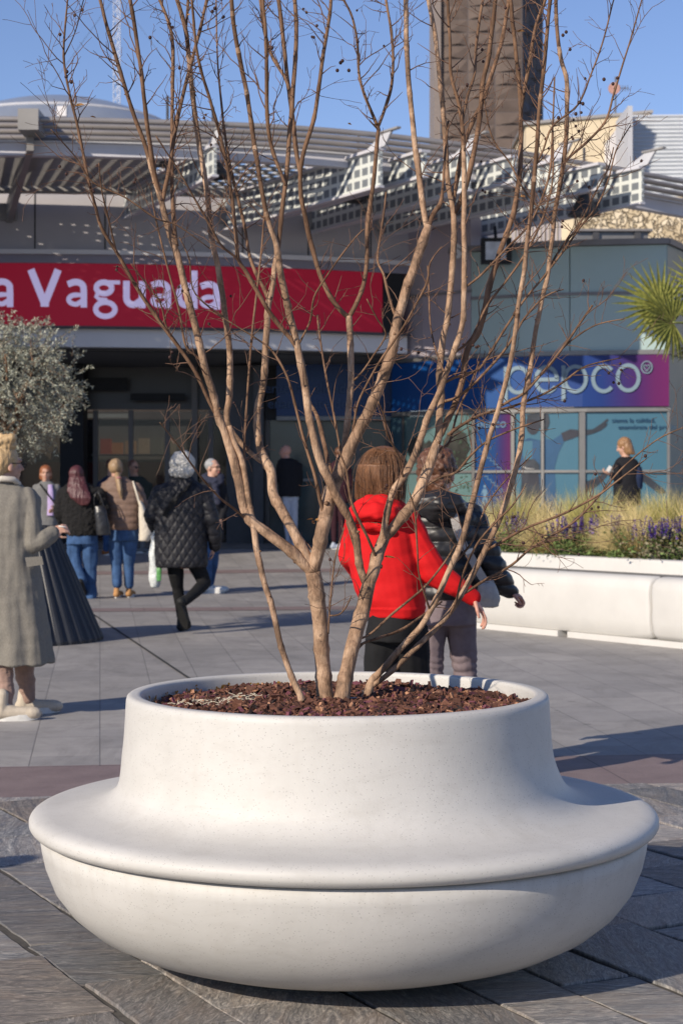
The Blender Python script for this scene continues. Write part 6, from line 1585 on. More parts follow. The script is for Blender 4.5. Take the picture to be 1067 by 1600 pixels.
m.slab([w.p(40, 871, -.175), w.p(66, 869, -.150), w.p(69, 882, -.155), w.p(43, 886, -.180)], (0, -.008, 0)); m.build('pocket_flap', MS['coat_weave'], coat)
m = MB(); m.tube([w.p(-14, 752, -.07), w.p(4, 748, -.095), w.p(22, 749, -.07), w.p(30, 757, -.02)], .018, 8); m.build('collar', cloth('cream_collar', (.55, .50, .43)), coat, True)
c = Clay(); w.chain(c, [(32, 950, 0), (36, 1010, .06), (40, 1060, .09), (43, 1090, .10)], [22, 19, 15, 12]); w.chain(c, [(-8, 950, 0), (2, 1015, -.08), (7, 1070, -.16), (9, 1103, -.21)], [22, 19, 15.5, 12]); w.chain(c, [(32, 930, 0), (-8, 930, 0)], [20, 20])
w.wear('trousers', c, MS['jogger_taupe'], disp=folds(.010, (10, 10, 22), 3))
w.shoe(w.p(42, 1100, .10), 78, 'boot_cream', 'rubber_white', .24, .15, r=.043, ground=.0); w.shoe(w.p(7, 1112, -.24), 78, 'boot_cream', 'rubber_white', .24, .15, r=.043)
c = Clay(); M = w.HM; hc = w.hc
c.ell(hc + M @ Vector((0, -.028, .034)), (.087, .098, .100), M); c.ell(hc + M @ Vector((0, -.065, -.03)), (.066, .045, .07), M); c.ell(hc + Vector((.012, -.03, .142)), (.050, .050, .040)); c.cap(hc + Vector((.045, -.05, .160)), hc + Vector((-.02, -.07, .135)), .028, .026); c.cap(hc + Vector((-.03, -.02, .165)), hc + Vector((.040, -.03, .135)), .026, .026); c.cap(hc + Vector((.0, -.06, .11)), hc + Vector((.05, -.03, .115)), .024, .022)
w.wear('hair', c, MS['hair_blonde'], .005, disp=lambda c_, n: .006 * fbm(c_, (40, 40, 14)) + .003 * fbm(c_, (110, 110, 30)))
m = MB()
for sx in (1,):
    m.tube([w.face((.079, .0, .01)), w.face((.070, .075, .012)), w.face((.062, .092, .012))], .0028, 5); m.tube([w.face((.045 + .02 * math.cos(t), .098, .004 + .018 * math.sin(t))) for t in [2 * PI * i / 12 for i in range(13)]], .003, 5, False)
m.build('glasses', MS['rubber_black'], w.o)
cg = MB(w.p(97, 822, .0) + w.org); p = w.org + w.p(92, 822, -.01); m = cg; cg.tube([p, p + Vector((.042, -.006, -.006))], .0042, 8); cgo = empty('cigarette', p, 'lit white cigarette held by the woman in the grey coat', 'cigarette')
cg.v = [v + cg.o - p for v in cg.v]; cg.build('paper', MS['rubber_white'], cgo, True)
# ---- woman in the red hoodie
cloth('red_fleece', (.58, .010, .012), .8, .10, 14, 420, .2); cloth('black_cloth', (.013, .013, .014), .85); hair_mat('hair_brown', (.060, .026, .012), (.25, .115, .050)); hair_mat('hair_dark_brown', (.045, .02, .012), (.17, .075, .04))
w = Man('woman with brown bobbed hair in a red hooded sweatshirt walking behind the tree', 8.0, 612, (601, 744, 0), 42, 'skin_pink', .005, hyaw=48)
w.neck(w.p(592, 800, 0), .055)
w.torso([(590, 800, 36, .085), (596, 825, 52, .11), (602, 880, 56, .125), (612, 925, 52, .13), (620, 965, 48, .13)])
w.arm([w.p(632, 820, -.02), w.p(676, 893, -.05), w.p(736, 933, -.03)], (.046, .038, .027), hand=Vector((.55, .05, -.75)), curl=.45, palm=Vector((-.7, 0, -.5)), hk=1.0)
w.arm([w.p(562, 826, .03), w.p(546, 872, .06), w.p(566, 905, .22)], (.046, .038, .027), side=-1)
w.legs([w.p(600, 985, 0), w.p(590, 1075, .03), w.p(590, 1215, -.05)], [w.p(640, 985, 0), w.p(644, 1075, .06), w.p(650, 1208, .12)], (.08, .055, .038)); w.finish()
c = Clay(); w.rings(c, [(594, 778, 28, .07), (592, 788, 42, .10), (591, 800, 50, .125), (594, 818, 55, .14), (598, 845, 55, .145), (601, 875, 57, .15), (606, 905, 55, .155), (612, 935, 52, .155), (618, 950, 47, .15), (620, 962, 42, .14)], 2.15)
w.chain(c, [(632, 818, -.02), (655, 856, -.04), (677, 893, -.05)], [27, 24, 22]); w.chain(c, [(677, 893, -.05), (708, 915, -.05), (738, 933, -.03)], [22, 18, 12.5]); w.chain(c, [(560, 826, .03), (545, 868, .05), (566, 903, .2)], [24, 18, 14])
hood = w.wear('hoodie', c, MS['red_fleece'], .0055, disp=lambda c_, n: .009 * fbm(c_, (7, 7, 5), (2, 0, 0)) + .005 * fbm(c_, (11, 11, 24), (0, 4, 0)) + (.004 if c_.z < .83 else 0))
c = Clay()
pts = [w.p(548, 812, -.13), w.p(565, 800, -.16), w.p(588, 800, -.175), w.p(610, 803, -.16), w.p(624, 796, -.10)]; c.chain(pts, [.020, .034, .040, .034, .020]); pts = [w.p(556, 796, -.08), w.p(576, 786, -.125), w.p(600, 785, -.13), w.p(618, 788, -.09)]; c.chain(pts, [.026, .036, .036, .024]); c.cap(w.p(570, 822, -.15), w.p(606, 826, -.155), .020, .018)
w2 = c.fuse('hood', .0055, MS['red_fleece'], hood, 3, lambda c_, n: .008 * fbm(c_, (12, 12, 30)) + .004 * fbm(c_, (30, 30, 50)))
c = Clay(); w.rings(c, [(619, 950, 42, .13), (618, 975, 43, .14), (614, 1000, 44, .14)]); w.chain(c, [(602, 990, 0), (592, 1075, .03), (590, 1200, -.05), (590, 1228, -.05)], [31, 28, 27, 27]); w.chain(c, [(640, 990, 0), (645, 1075, .06), (651, 1195, .12), (652, 1222, .12)], [30, 27, 26, 26])
tr = w.wear('trousers', c, MS['black_cloth'], .008, disp=drape(.012, 2))
w.shoe(w.p(590, 1224, -.05), 40, 'rubber_black', 'rubber_black'); w.shoe(w.p(650, 1216, .12), 40, 'rubber_black', 'rubber_black')
c = Clay(); M = w.HM; hc = w.hc
c.ell(hc + M @ Vector((0, -.012, .030)), (.092, .105, .096), M); c.loft([(hc + M @ Vector((0, -.030, z)), r1, r2) for z, r1, r2 in ((.05, .090, .095), (.0, .096, .090), (-.05, .098, .080), (-.085, .096, .072), (-.105, .086, .062))], yaw=48)
hr = w.wear('hair', c, MS['hair_brown'], .005, disp=lambda c_, n: (.0015 * fbm(c_, (75, 75, 4)) + .005 * fbm(c_, (16, 16, 3), (3, 0, 0))))
rs = random.Random(4); st = []
for i in range(420):
    a = rs.uniform(-2.6, 2.6) ; up = hc + M @ Vector((math.sin(a) * .008, -math.cos(a) * .02, .130)); up2 = hc + M @ Vector((math.sin(a) * .062, -math.cos(a) * .072 - .01, .108)); q1 = hc + M @ Vector((math.sin(a) * .094, -math.cos(a) * .104 - .012, .045)); q2 = hc + M @ Vector((math.sin(a) * .104, -math.cos(a) * .098 - .025, -.03)); q3 = hc + M @ Vector((math.sin(a) * .102, -math.cos(a) * .084 - .030, -.10 + rs.uniform(-.022, .012)))
    j = Vector((rs.gauss(0, .006), rs.gauss(0, .006), 0)); st.append([Vector(v) for v in catmull([tuple(up), tuple(up2), tuple(q1 + j), tuple(q2 + j * 1.2), tuple(q3 + j * 1.6)], .03)])
lock_mesh(hr, 'strands', MS['hair_brown'], st, 1, .0007)
# ---- woman in the black puffer jacket
cloth('puffer_black', (.016, .016, .018), .42, .12, 30, 300, .2, .5); cloth('mauve_stretch', (.185, .145, .155), .75)
w = Man('woman in a black padded jacket and mauve trousers beside the red hoodie', 8.7, 700, (684, 740, 0), 12, 'skin_pink', .005, hyaw=25)
w.neck(w.p(686, 785, 0), .055)
w.torso([(688, 790, 40, .09), (692, 808, 55, .11), (694, 860, 54, .12), (696, 910, 52, .13), (698, 945, 50, .13)])
w.arm([w.p(734, 812, 0), w.p(766, 884, -.03), w.p(792, 922, .03)], (.046, .038, .027), hand=Vector((.8, .1, -.45)), curl=1.3, palm=Vector((-.6, 0, -.6)), hk=.95)
w.arm([w.p(648, 812, 0), w.p(636, 880, .03), w.p(640, 930, .14)], (.046, .038, .027), side=-1)
w.legs([w.p(674, 955, 0), w.p(672, 1050, .02), w.p(674, 1190, -.06)], [w.p(718, 955, 0), w.p(724, 1050, .04), w.p(728, 1184, .10)], (.078, .052, .034)); w.finish()
c = Clay(); w.rings(c, [(688, 782, 30, .08), (689, 790, 44, .11), (691, 800, 54, .135), (693, 830, 58, .155), (695, 870, 56, .16), (697, 905, 55, .165), (698, 925, 53, .165), (699, 934, 48, .15)], 2.2)
w.chain(c, [(734, 812, 0), (751, 848, -.02), (767, 884, -.03)], [25, 23, 21]); w.chain(c, [(767, 884, -.03), (782, 908, .0), (796, 923, .03)], [21, 17, 12]); w.chain(c, [(648, 812, 0), (636, 880, .03), (640, 928, .13)], [24, 19, 13])
pj = w.wear('padded_jacket', c, MS['puffer_black'], .0055, disp=lambda c_, n: .012 * abs(math.sin((c_.z + .010 * fbm(c_, (9, 9, 3))) * 46)) ** .7 - .004 + .004 * fbm(c_, (30, 30, 50)))
c = Clay(); c.chain([w.p(646, 796, -.11), w.p(662, 786, -.165), w.p(686, 786, -.19), w.p(708, 786, -.165), w.p(722, 796, -.10)], [.028, .050, .060, .050, .028]); c.ell(w.p(684, 800, -.17), (.085, .05, .045))
c.fuse('hood', .0055, MS['puffer_black'], pj, 3, lambda c_, n: .006 * fbm(c_, (20, 20, 50)) + .005 * abs(fbm(c_, (14, 14, 30), (3, 0, 0))))
c = Clay(); w.rings(c, [(699, 925, 46, .14), (699, 950, 46, .145), (698, 975, 46, .14)]); w.chain(c, [(676, 965, 0), (673, 1010, .01), (674, 1050, .02), (676, 1120, -.02), (676, 1195, -.06)], [25, 21, 17, 16.5, 11]); w.chain(c, [(720, 965, 0), (723, 1010, .02), (726, 1050, .04), (728, 1120, .07), (729, 1190, .10)], [25, 22, 17.5, 16.5, 11])
w.wear('trousers', c, MS['mauve_stretch'], .0065, disp=lambda c_, n: .004 * fbm(c_, (14, 14, 20)) + (.006 * abs(math.sin(c_.z * 90 + 3 * fbm(c_, (14, 14, 10)))) * smoothstep(.62, .50, c_.z)))
w.shoe(w.p(675, 1196, -.06), 10, 'rubber_white', 'rubber_white'); w.shoe(w.p(729, 1190, .10), 10, 'rubber_white', 'rubber_white')
c = Clay(); M = w.HM; hc = w.hc
c.ell(hc + M @ Vector((0, -.020, .030)), (.088, .100, .098), M); c.ell(hc + M @ Vector((0, -.065, -.035)), (.07, .05, .06), M); c.ell(hc + M @ Vector((.03, -.085, -.055)), (.035, .035, .035), M); c.ell(hc + M @ Vector((-.035, -.08, -.05)), (.035, .035, .035), M)
w.wear('hair', c, MS['hair_dark_brown'], .005, disp=curls(.014, 26))
bw = w
# shoulder bag with its strap
cloth('bag_grey', (.40, .375, .345), .6); 
bg_ = empty('shoulder_bag', bw.org + bw.p(760, 925, -.15), 'small grey shoulder bag with a wide strap over the black padded jacket', 'bag')
BO = bg_.location; q = lambda *a: bw.p(*a) + bw.org - BO
c = Clay(); c.loft([(q(760, 905, -.14), .028, .035), (q(761, 915, -.15), .045, .05), (q(763, 935, -.15), .055, .055), (q(764, 948, -.15), .045, .045)], n=16)
bo = c.fuse('pouch', .005, MS['bag_grey'], bg_, 2, folds(.006, (20, 20, 20)))
m = MB(); pp = [q(700, 768, -.10), q(706, 790, -.165), q(712, 820, -.195), q(722, 848, -.195), q(734, 868, -.185), q(746, 890, -.175), q(757, 908, -.16)]; pw = [Vector(v) for v in catmull([tuple(v) for v in pp], .02)]
for i in range(len(pw) - 1):
    a, b = pw[i], pw[i + 1]; d = (b - a).normalized(); sd = d.cross(Vector((.25, -1, 0))).normalized() * .019; t = Vector((0, .005, 0)); m.add([a - sd, b - sd, b + sd, a + sd, a - sd + t, b - sd + t, b + sd + t, a + sd + t], [(0, 1, 2, 3), (7, 6, 5, 4), (0, 4, 5, 1), (2, 6, 7, 3)])
m.build('strap', MS['bag_grey'], bg_)
m = MB(); m.slab([q(725, 861, -.205), q(738, 856, -.205), q(741, 862, -.205), q(728, 867, -.205)], (0, .012, 0)); m.build('buckle', simple('buckle_metal', (.5, .5, .5), .3, .05, 5, metal=.8), bg_)
# ---- woman in the quilted black coat
cloth('quilt_black', (.014, .014, .018), .55, .12, 30, 300, .2, .3); hair_mat('hair_silver', (.27, .26, .24), (.60, .58, .54)); hair_mat('hair_grey', (.15, .15, .15), (.42, .42, .42))
cloth('denim', (.04, .085, .185), .85, .35, 9, 300, .3); cloth('denim_dark', (.02, .04, .10), .85, .3, 9)
w = Man('woman with curly silver hair in a quilted black coat walking away with a plastic bag', 17.1, 285, (286, 729, 0), 5, 'skin', .007, hyaw=10)
w.neck(w.p(285, 752, 0), .055); w.torso([(285, 752, 20, .09), (284, 765, 38, .11), (283, 800, 38, .12), (283, 850, 38, .13), (283, 880, 38, .13)])
w.arm([w.p(318, 770, 0), w.p(333, 815, -.02), w.p(334, 852, .06)], (.048, .04, .028), hand=Vector((-.05, .2, -1)), curl=.5, palm=Vector((-1, 0, 0)), hk=1.0)
w.arm([w.p(250, 770, 0), w.p(235, 808, -.02), w.p(243, 826, .14)], (.048, .04, .028), side=-1, curl=1.0)
w.legs([w.p(274, 880, 0), w.p(277, 916, .10), w.p(283, 966, .14)], [w.p(301, 880, 0), w.p(320, 911, .06), w.p(288, 941, -.30)], (.075, .052, .036)); w.finish()
c = Clay(); w.rings(c, [(285, 744, 15, .075), (285, 752, 22, .10), (284, 759, 34, .12), (283, 768, 42, .14), (283, 800, 42, .155), (283, 830, 41, .16), (283, 860, 41, .165), (284, 880, 41, .17), (284, 886, 39, .16)], 2.2)
w.chain(c, [(317, 772, 0), (331, 812, -.02), (336, 834, 0), (336, 854, .05)], [14.5, 12.5, 11.5, 9]); w.chain(c, [(250, 772, 0), (237, 806, -.02), (243, 824, .12)], [14, 12, 10])
def quilt(c_, n):
    th = math.atan2(c_.x + .005, -c_.y + .02) * .19; S = .088; a = (th * 1.15 + c_.z * .72) / S; b = (th * 1.15 - c_.z * .72) / S
    da = abs(a - round(a)) * 2; db = abs(b - round(b)) * 2; d = min(da, db); return .010 * min(1, d * 1.6) ** .6 - .005
w.wear('quilted_coat', c, MS['quilt_black'], .0065, sm=1, disp=quilt)
c = Clay(); w.chain(c, [(274, 872, 0), (275, 895, .05), (278, 918, .10), (283, 962, .14)], [13.5, 13, 9.5, 7]); w.chain(c, [(300, 872, 0), (313, 895, .04), (320, 911, .06), (306, 925, -.12), (289, 940, -.29)], [13.5, 12.5, 10.5, 9, 7]); w.chain(c, [(274, 872, 0), (301, 872, 0)], [13, 13])
w.wear('leggings', c, MS['black_cloth'], disp=folds(.004, (12, 12, 16)))
w.shoe(w.p(283, 974, .14), 5, 'rubber_black', 'rubber_black', h=.12); w.shoe(w.p(285, 943, -.30), 22, 'rubber_black', 'rubber_black', L=.29, h=.12, pitch=-60, ht=.06, r=.044)
c = Clay(); M = w.HM; c.ell(w.hc + M @ Vector((0, -.02, .03)), (.115, .115, .110), M); c.ell(w.hc + M @ Vector((0, -.05, -.04)), (.115, .08, .07), M); w.wear('hair', c, MS['hair_silver'], .005, sm=1, disp=lambda c_, n: .020 * abs(fbm(c_, (24, 24, 24))) + .008 * fbm(c_, (70, 70, 70)))
m = MB(); pp = [w.p(301, 752, -.10), w.p(290, 764, -.165), w.p(272, 782, -.185), w.p(256, 806, -.165)]; pw = [Vector(v) for v in catmull([tuple(v) for v in pp], .03)]
for a, b in zip(pw[:-1], pw[1:]): m.beam(a, b, .012, .042, Vector((1, 0, 1)).normalized())
qb = empty('bag_strap', w.org, 'broad black bag strap across the back of the quilted coat', 'strap'); m.build('strap', MS['black_cloth'], qb)
# plastic bag
s = N('thin_plastic', .35, .5); s.color((.62, .65, .64)); s.bump(s.noise(s.coords(), 24, 5, .6), .7, .02)
s = N('green_print', .4, .5); s.color((.10, .30, .09)); s.bump(s.noise(s.coords(), 24, 5, .6), .6, .02)
pb = empty('plastic_bag', w.org + w.p(244, 880, .05), 'white plastic carrier bag with a green print hanging beside the quilted coat', 'bag'); qq = lambda *a: w.p(*a) + w.org - pb.location
c = Clay(); c.loft([(qq(241, 838, .05), .022, .05), (qq(242, 855, .05), .042, .07), (qq(243, 880, .05), .050, .075), (qq(243, 905, .05), .056, .075), (qq(243, 917, .05), .036, .05)], n=18); c.cap(qq(243, 822, .1), qq(241, 842, .05), .010, .016)
c.fuse('bag_body', .006, MS['thin_plastic'], pb, 1, lambda c_, n: .012 * fbm(c_, (22, 22, 9)) + .007 * abs(fbm(c_, (45, 45, 20))))
c = Clay(); c.loft([(qq(249, 880, -.022), .014, .012), (qq(249, 890, -.026), .024, .014), (qq(249, 908, -.026), .022, .012)], n=12); c.fuse('print', .005, MS['green_print'], pb, 1, lambda c_, n: .006 * fbm(c_, (22, 22, 9)))
# ---- woman with long dark red hair and black fur jacket
hair_mat('hair_auburn', (.030, .008, .010), (.105, .030, .034)); s = N('fur_black', .8, .3); n_ = s.noise(s.coords(), 120, 5, .8); s.color(s.ramp(n_, [(.35, (.006, .006, .006)), (.75, (.035, .032, .032))])); s.bump(n_, 1.0, .02)
w = Man('woman with long dark red hair in a black fur jacket and wide blue jeans', 22.2, 128, (121, 744, 0), 8, 'skin', .009)
w.neck(w.p(122, 762, 0)); w.torso([(124, 760, 16, .08), (126, 772, 28, .10), (127, 800, 27, .12), (129, 835, 22, .12)])
w.arm([w.p(100, 774, 0), w.p(94, 800, -.02), w.p(98, 815, .12)], (.045, .038, .03), side=-1); w.arm([w.p(155, 774, 0), w.p(163, 797, -.02), w.p(157, 812, .14)], (.045, .038, .03))
w.legs([w.p(118, 845, 0), w.p(117, 880, .0), w.p(126, 908, -.14)], [w.p(140, 845, 0), w.p(142, 885, .06), w.p(142, 925, .04)], (.08, .05, .036)); w.finish()
c = Clay(); w.rings(c, [(123, 753, 12, .08), (124, 759, 22, .12), (126, 768, 33, .15), (127, 790, 34, .17), (128, 815, 30, .17), (129, 832, 26, .16), (129, 837, 24, .14)]); w.chain(c, [(101, 774, 0), (95, 800, -.02), (99, 815, .1)], [13, 11, 9]); w.chain(c, [(154, 774, 0), (162, 797, -.02), (158, 811, .1)], [13, 11, 9])
w.wear('fur_jacket', c, MS['fur_black'], .009, disp=lambda c_, n: .014 * fbm(c_, (28, 28, 28)) + .008 * fbm(c_, (60, 60, 60)))
c = Clay(); w.chain(c, [(118, 845, 0), (115, 865, .01), (119, 885, -.02), (127, 905, -.12)], [12.5, 11.5, 10, 9]); w.chain(c, [(141, 845, 0), (142, 870, .03), (142, 900, .05), (142, 931, .03)], [12.5, 11.5, 10.5, 10]); w.rings(c, [(129, 828, 23, .12), (129, 850, 24, .14)])
w.wear('jeans', c, MS['denim'], disp=drape(.016, 5)); w.shoe(w.p(127, 910, -.15), 5, 'rubber_black', 'rubber_black', pitch=-35, ht=.06); w.shoe(w.p(143, 925, .05), 5, 'boot_cream', 'rubber_white')
c = Clay(); M = w.HM; c.ell(w.hc + M @ Vector((0, -.02, .03)), (.090, .10, .100), M); c.loft([(w.p(x, y, -dd), hw * w.k, dp) for x, y, hw, dp, dd in ((121, 745, 12, .07, .06), (121, 757, 15, .055, .11), (123, 768, 17, .045, .16), (127, 778, 16, .035, .19), (131, 786, 10, .025, .19), (132, 790, 5, .02, .185))]); w.wear('hair', c, MS['hair_auburn'], .007, disp=streaks(.007, 60, 2))
hb = empty('handbag', w.org + w.p(160, 810, -.1), 'black leather handbag on the arm of the woman in the fur jacket', 'bag'); qq = lambda *a: w.p(*a) + w.org - hb.location
c = Clay(); c.loft([(qq(155, 790, -.16), .065, .03), (qq(158, 800, -.17), .075, .05), (qq(161, 822, -.17), .09, .06), (qq(163, 836, -.17), .085, .055)], n=20); c.fuse('bag_body', .007, simple('leather_black', (.015, .015, .017), .35, .1, 20, .2, 90, spec=.5), hb, 2, folds(.006, (12, 12, 12)))
for o_ in (0, .045): m = MB(); m.tube([Vector(v) for v in catmull([tuple(qq(148, 790, -.14 - o_)), tuple(qq(148, 776, -.15 - o_)), tuple(qq(153, 768, -.13 - o_)), tuple(qq(158, 778, -.15 - o_)), tuple(qq(163, 792, -.15 - o_))], .02)], .007, 6); m.build('handle', MS['leather_black'], hb, True)
# ---- woman with the ponytail
cloth('brown_padded', (.19, .125, .095), .6, .12, 30); cloth('tan_suede', (.42, .22, .09), .8); hair_mat('hair_fair', (.17, .10, .05), (.40, .27, .15)); cloth('canvas', (.56, .50, .41), .85)
w = Man('woman with a fair ponytail in a brown padded jacket and blue jeans', 22.4, 193, (182, 733, 0), 12, 'skin', .009)
w.neck(w.p(184, 752, 0)); w.torso([(186, 750, 16, .08), (189, 762, 29, .10), (192, 790, 26, .12), (194, 825, 23, .12)])
w.arm([w.p(163, 764, 0), w.p(160, 792, 0), w.p(166, 812, .12)], (.045, .038, .03), side=-1); w.arm([w.p(214, 764, 0), w.p(223, 790, .0), w.p(221, 812, .12)], (.045, .038, .03))
w.legs([w.p(182, 840, 0), w.p(182, 875, .02), w.p(183, 915, -.06)], [w.p(203, 840, 0), w.p(202, 875, .03), w.p(202, 918, .04)], (.08, .05, .036)); w.finish()
c = Clay(); w.rings(c, [(184, 745, 12, .08), (186, 751, 20, .11), (189, 759, 31, .13), (191, 780, 31, .15), (193, 800, 27, .15), (194, 822, 24, .15), (195, 828, 22, .14)]); w.chain(c, [(164, 765, 0), (160, 790, 0), (166, 810, .1)], [11, 9.5, 8]); w.chain(c, [(213, 765, 0), (222, 788, 0), (221, 810, .1)], [11, 10, 8])
w.wear('padded_jacket', c, MS['brown_padded'], disp=lambda c_, n: .007 * abs(math.sin(c_.z * 42)) - .003 + .008 * fbm(c_, (10, 10, 16)))
c = Clay(); w.chain(c, [(183, 840, 0), (181, 860, .01), (182, 885, .01), (183, 912, -.05)], [12.5, 11, 8.5, 7.5]); w.chain(c, [(204, 840, 0), (203, 860, .02), (202, 885, .04), (202, 914, .04)], [12.5, 11, 8.5, 7.5]); w.rings(c, [(194, 822, 23, .12), (194, 845, 24, .14)])
w.wear('jeans', c, MS['denim'], disp=drape(.010, 9)); w.shoe(w.p(183, 921, -.05), 5, 'tan_suede', 'rubber_white', h=.10); w.shoe(w.p(202, 922, .05), 5, 'tan_suede', 'rubber_white', h=.10)
c = Clay(); M = w.HM; c.ell(w.hc + M @ Vector((0, -.02, .03)), (.084, .10, .098), M); c.chain([w.p(184, 742, -.11), w.p(186, 752, -.17), w.p(188, 766, -.19), w.p(190, 778, -.18)], [.035, .034, .034, .012]); w.wear('hair', c, MS['hair_fair'], .007, disp=streaks(.006, 60, 5))
m = MB(); m.tube([w.p(186 + 3.2 * math.cos(t), 747 + .8 * math.sin(t), -.155 + .03 * math.sin(t)) for t in [2 * PI * i / 12 for i in range(13)]], .014, 6, False); m.build('hair_tie', simple('pink_velvet', (.35, .16, .15), .8), w.o, True)
tb = empty('tote_bag', w.org + w.p(228, 815, -.05), 'cream canvas tote bag on the shoulder of the woman in the brown jacket', 'bag'); qq = lambda *a: w.p(*a) + w.org - tb.location
c = Clay(); c.loft([(qq(219, 782, -.13), .014, .05), (qq(224, 800, -.14), .050, .07), (qq(228, 820, -.14), .080, .085), (qq(228, 835, -.14), .085, .085), (qq(225, 845, -.14), .06, .07)], n=20); c.fuse('bag_body', .008, MS['canvas'], tb, 2, folds(.012, (9, 9, 6)))
m = MB(); m.tube([Vector(v) for v in catmull([tuple(qq(208, 752, -.05)), tuple(qq(211, 762, -.13)), tuple(qq(215, 775, -.15)), tuple(qq(219, 790, -.15))], .03)], .013, 6, flat=.4); m.build('strap', MS['canvas'], tb, True)
# ---- the smaller figures
def figure(label, d, cx, head, yaw, rings, arms, legs, top, bottom, hair, shoe, sole, hyaw=None, topn='jacket', botn='trousers', hairfn=None, skin='skin', legr=(.078, .055, .045), armr=(.058, .05, .04), shoe_yaw=None, hpitch=0, eyes=None, sdisp=None, hemr=1.0):
    w = Man(label, d, cx, head, yaw, skin, .009, hyaw=hyaw, hpitch=hpitch); w.neck(w.p(rings[0][0], rings[0][1] + 3, 0)); w.torso(rings)
    for i, a in enumerate(arms): w.arm([w.p(*q) for q in a['p']], [r * .8 for r in armr], hand=a.get('h'), curl=a.get('c', .6), palm=a.get('n'), side=-1 if i == 0 else 1)
    L, Rr = [[w.p(*q) for q in l] for l in legs]; w.legs(L, Rr, [r * .8 for r in legr]); w.finish()
    c = Clay(); w.rings(c, rings)
    for a in arms: q = [w.p(*q) for q in a['p']]; q[2] = q[1].lerp(q[2], .92); c.chain(q, armr)
    w.wear(topn, c, MS[top], disp=sdisp or folds(.009, (9, 9, 9), cx))
    c = Clay()
    for l in (L, Rr): l2 = [l[0], l[1], l[1].lerp(l[2], .93)]; c.chain(l2, legr)
    c.cap(L[0] + Vector((0, 0, .04)), Rr[0] + Vector((0, 0, .04)), legr[0] * 1.1, legr[0] * 1.1); w.wear(botn, c, MS[bottom], disp=drape(.008, cx))
    for l in (L, Rr): w.shoe(l[2], yaw if shoe_yaw is None else shoe_yaw, shoe, sole, L=.25)
    if hair:
        c = Clay(); M = w.HM; hairfn(w, c, M) if hairfn else (c.ell(w.hc + M @ Vector((0, -.024, .036)), (.083, .092, .088), M)); w.wear('hair', c, MS[hair], .007, disp=streaks(.005, 60, cx))
    if eyes: w.eyes(**eyes)
    return w
def bob(w, c, M): c.ell(w.hc + M @ Vector((0, -.024, .04)), (.088, .092, .088), M); c.loft([(w.hc + M @ Vector((0, -.045, z)), r, .055) for z, r in ((.04, .088), (-.02, .098), (-.07, .094), (-.09, .08))], yaw=w.hyaw)
def short(w, c, M): c.ell(w.hc + M @ Vector((0, -.026, .036)), (.080, .088, .084), M)
cloth('cardigan_grey', (.16, .16, .16), .9); cloth('lilac_top', (.42, .33, .55), .8); hair_mat('hair_copper', (.12, .035, .015), (.33, .12, .05)); cloth('coat_green', (.022, .028, .024), .8); cloth('navy', (.015, .025, .06), .8); cloth('orange_leather', (.30, .11, .03), .6); cloth('black_coat', (.012, .012, .015), .8); cloth('light_trouser', (.38, .42, .50), .8); cloth('maroon_cloth', (.035, .012, .018), .85); cloth('navy_scarf', (.03, .033, .055), .9)
w = figure('woman with short copper hair in an open grey cardigan over a lilac top', 27, 73, (72, 740, 0), 172, [(73, 752, 8, .08), (73, 757, 15, .10), (73, 764, 19, .11), (73, 785, 18, .12), (73, 805, 18, .13), (73, 826, 18, .14)], [dict(p=[(57, 762, 0), (56, 785, .02), (60, 806, -.05)]), dict(p=[(89, 762, 0), (92, 782, 0), (86, 792, -.14)])], [[(67, 828, 0), (67, 858, 0), (67, 884, 0)], [(79, 828, 0), (79, 858, 0), (80, 886, -.1)]], 'cardigan_grey', 'black_cloth', 'hair_copper', 'rubber_black', 'rubber_black', topn='cardigan', hairfn=bob, eyes=dict(brow=MS['hair_copper']))
c = Clay(); c.loft([(w.p(79, 757, -.08), .035, .03), (w.p(80, 770, -.11), .045, .03), (w.p(80, 790, -.12), .05, .03), (w.p(79, 806, -.13), .05, .03)]); w.wear('lilac_top', c, MS['lilac_top'], disp=folds(.004))
m = MB(); m.tube([w.p(63, 756, -.10), w.p(72, 768, -.145), w.p(86, 786, -.155)], .012, 6, flat=.4); st_ = empty('crossbody_strap', w.org, 'thin black crossbody strap over the lilac top of the copper haired woman', 'strap'); m.build('strap', MS['black_cloth'], st_)
w = figure('man in dark sunglasses and a dark green coat behind the ponytail', 30, 215, (209, 730, 0), 135, [(212, 744, 9, .09), (214, 750, 17, .11), (216, 758, 20, .12), (216, 780, 19, .13), (216, 810, 18, .13), (216, 822, 18, .13)], [dict(p=[(199, 758, 0), (197, 780, 0), (200, 800, -.06)]), dict(p=[(233, 758, 0), (236, 780, 0), (232, 800, -.06)])], [[(209, 820, 0), (209, 842, 0), (212, 860, 0)], [(222, 820, 0), (222, 842, 0), (222, 861, 0)]], 'coat_green', 'cardigan_grey', 'hair_dark_brown', 'cardigan_grey', 'rubber_white', hyaw=130, topn='coat', hairfn=short, skin='skin_tan', eyes=dict(glasses='dark', brow=MS['hair_dark_brown']), shoe_yaw=110, hpitch=-8)
w = figure('person in a navy top and orange brown shoes mostly hidden behind the ponytail', 29.5, 170, (176, 729, 0), 60, [(174, 744, 9, .08), (173, 750, 16, .10), (171, 758, 18, .12), (171, 785, 17, .12), (171, 818, 17, .12)], [dict(p=[(157, 757, 0), (155, 780, 0), (158, 800, .05)]), dict(p=[(186, 757, 0), (188, 780, 0), (186, 800, .05)])], [[(166, 820, 0), (167, 842, 0), (166, 861, 0)], [(178, 820, 0), (178, 842, .1), (177, 858, .2)]], 'navy', 'denim', 'hair_dark_brown', 'orange_leather', 'rubber_white', topn='sweater', botn='jeans', hairfn=short, shoe_yaw=80)
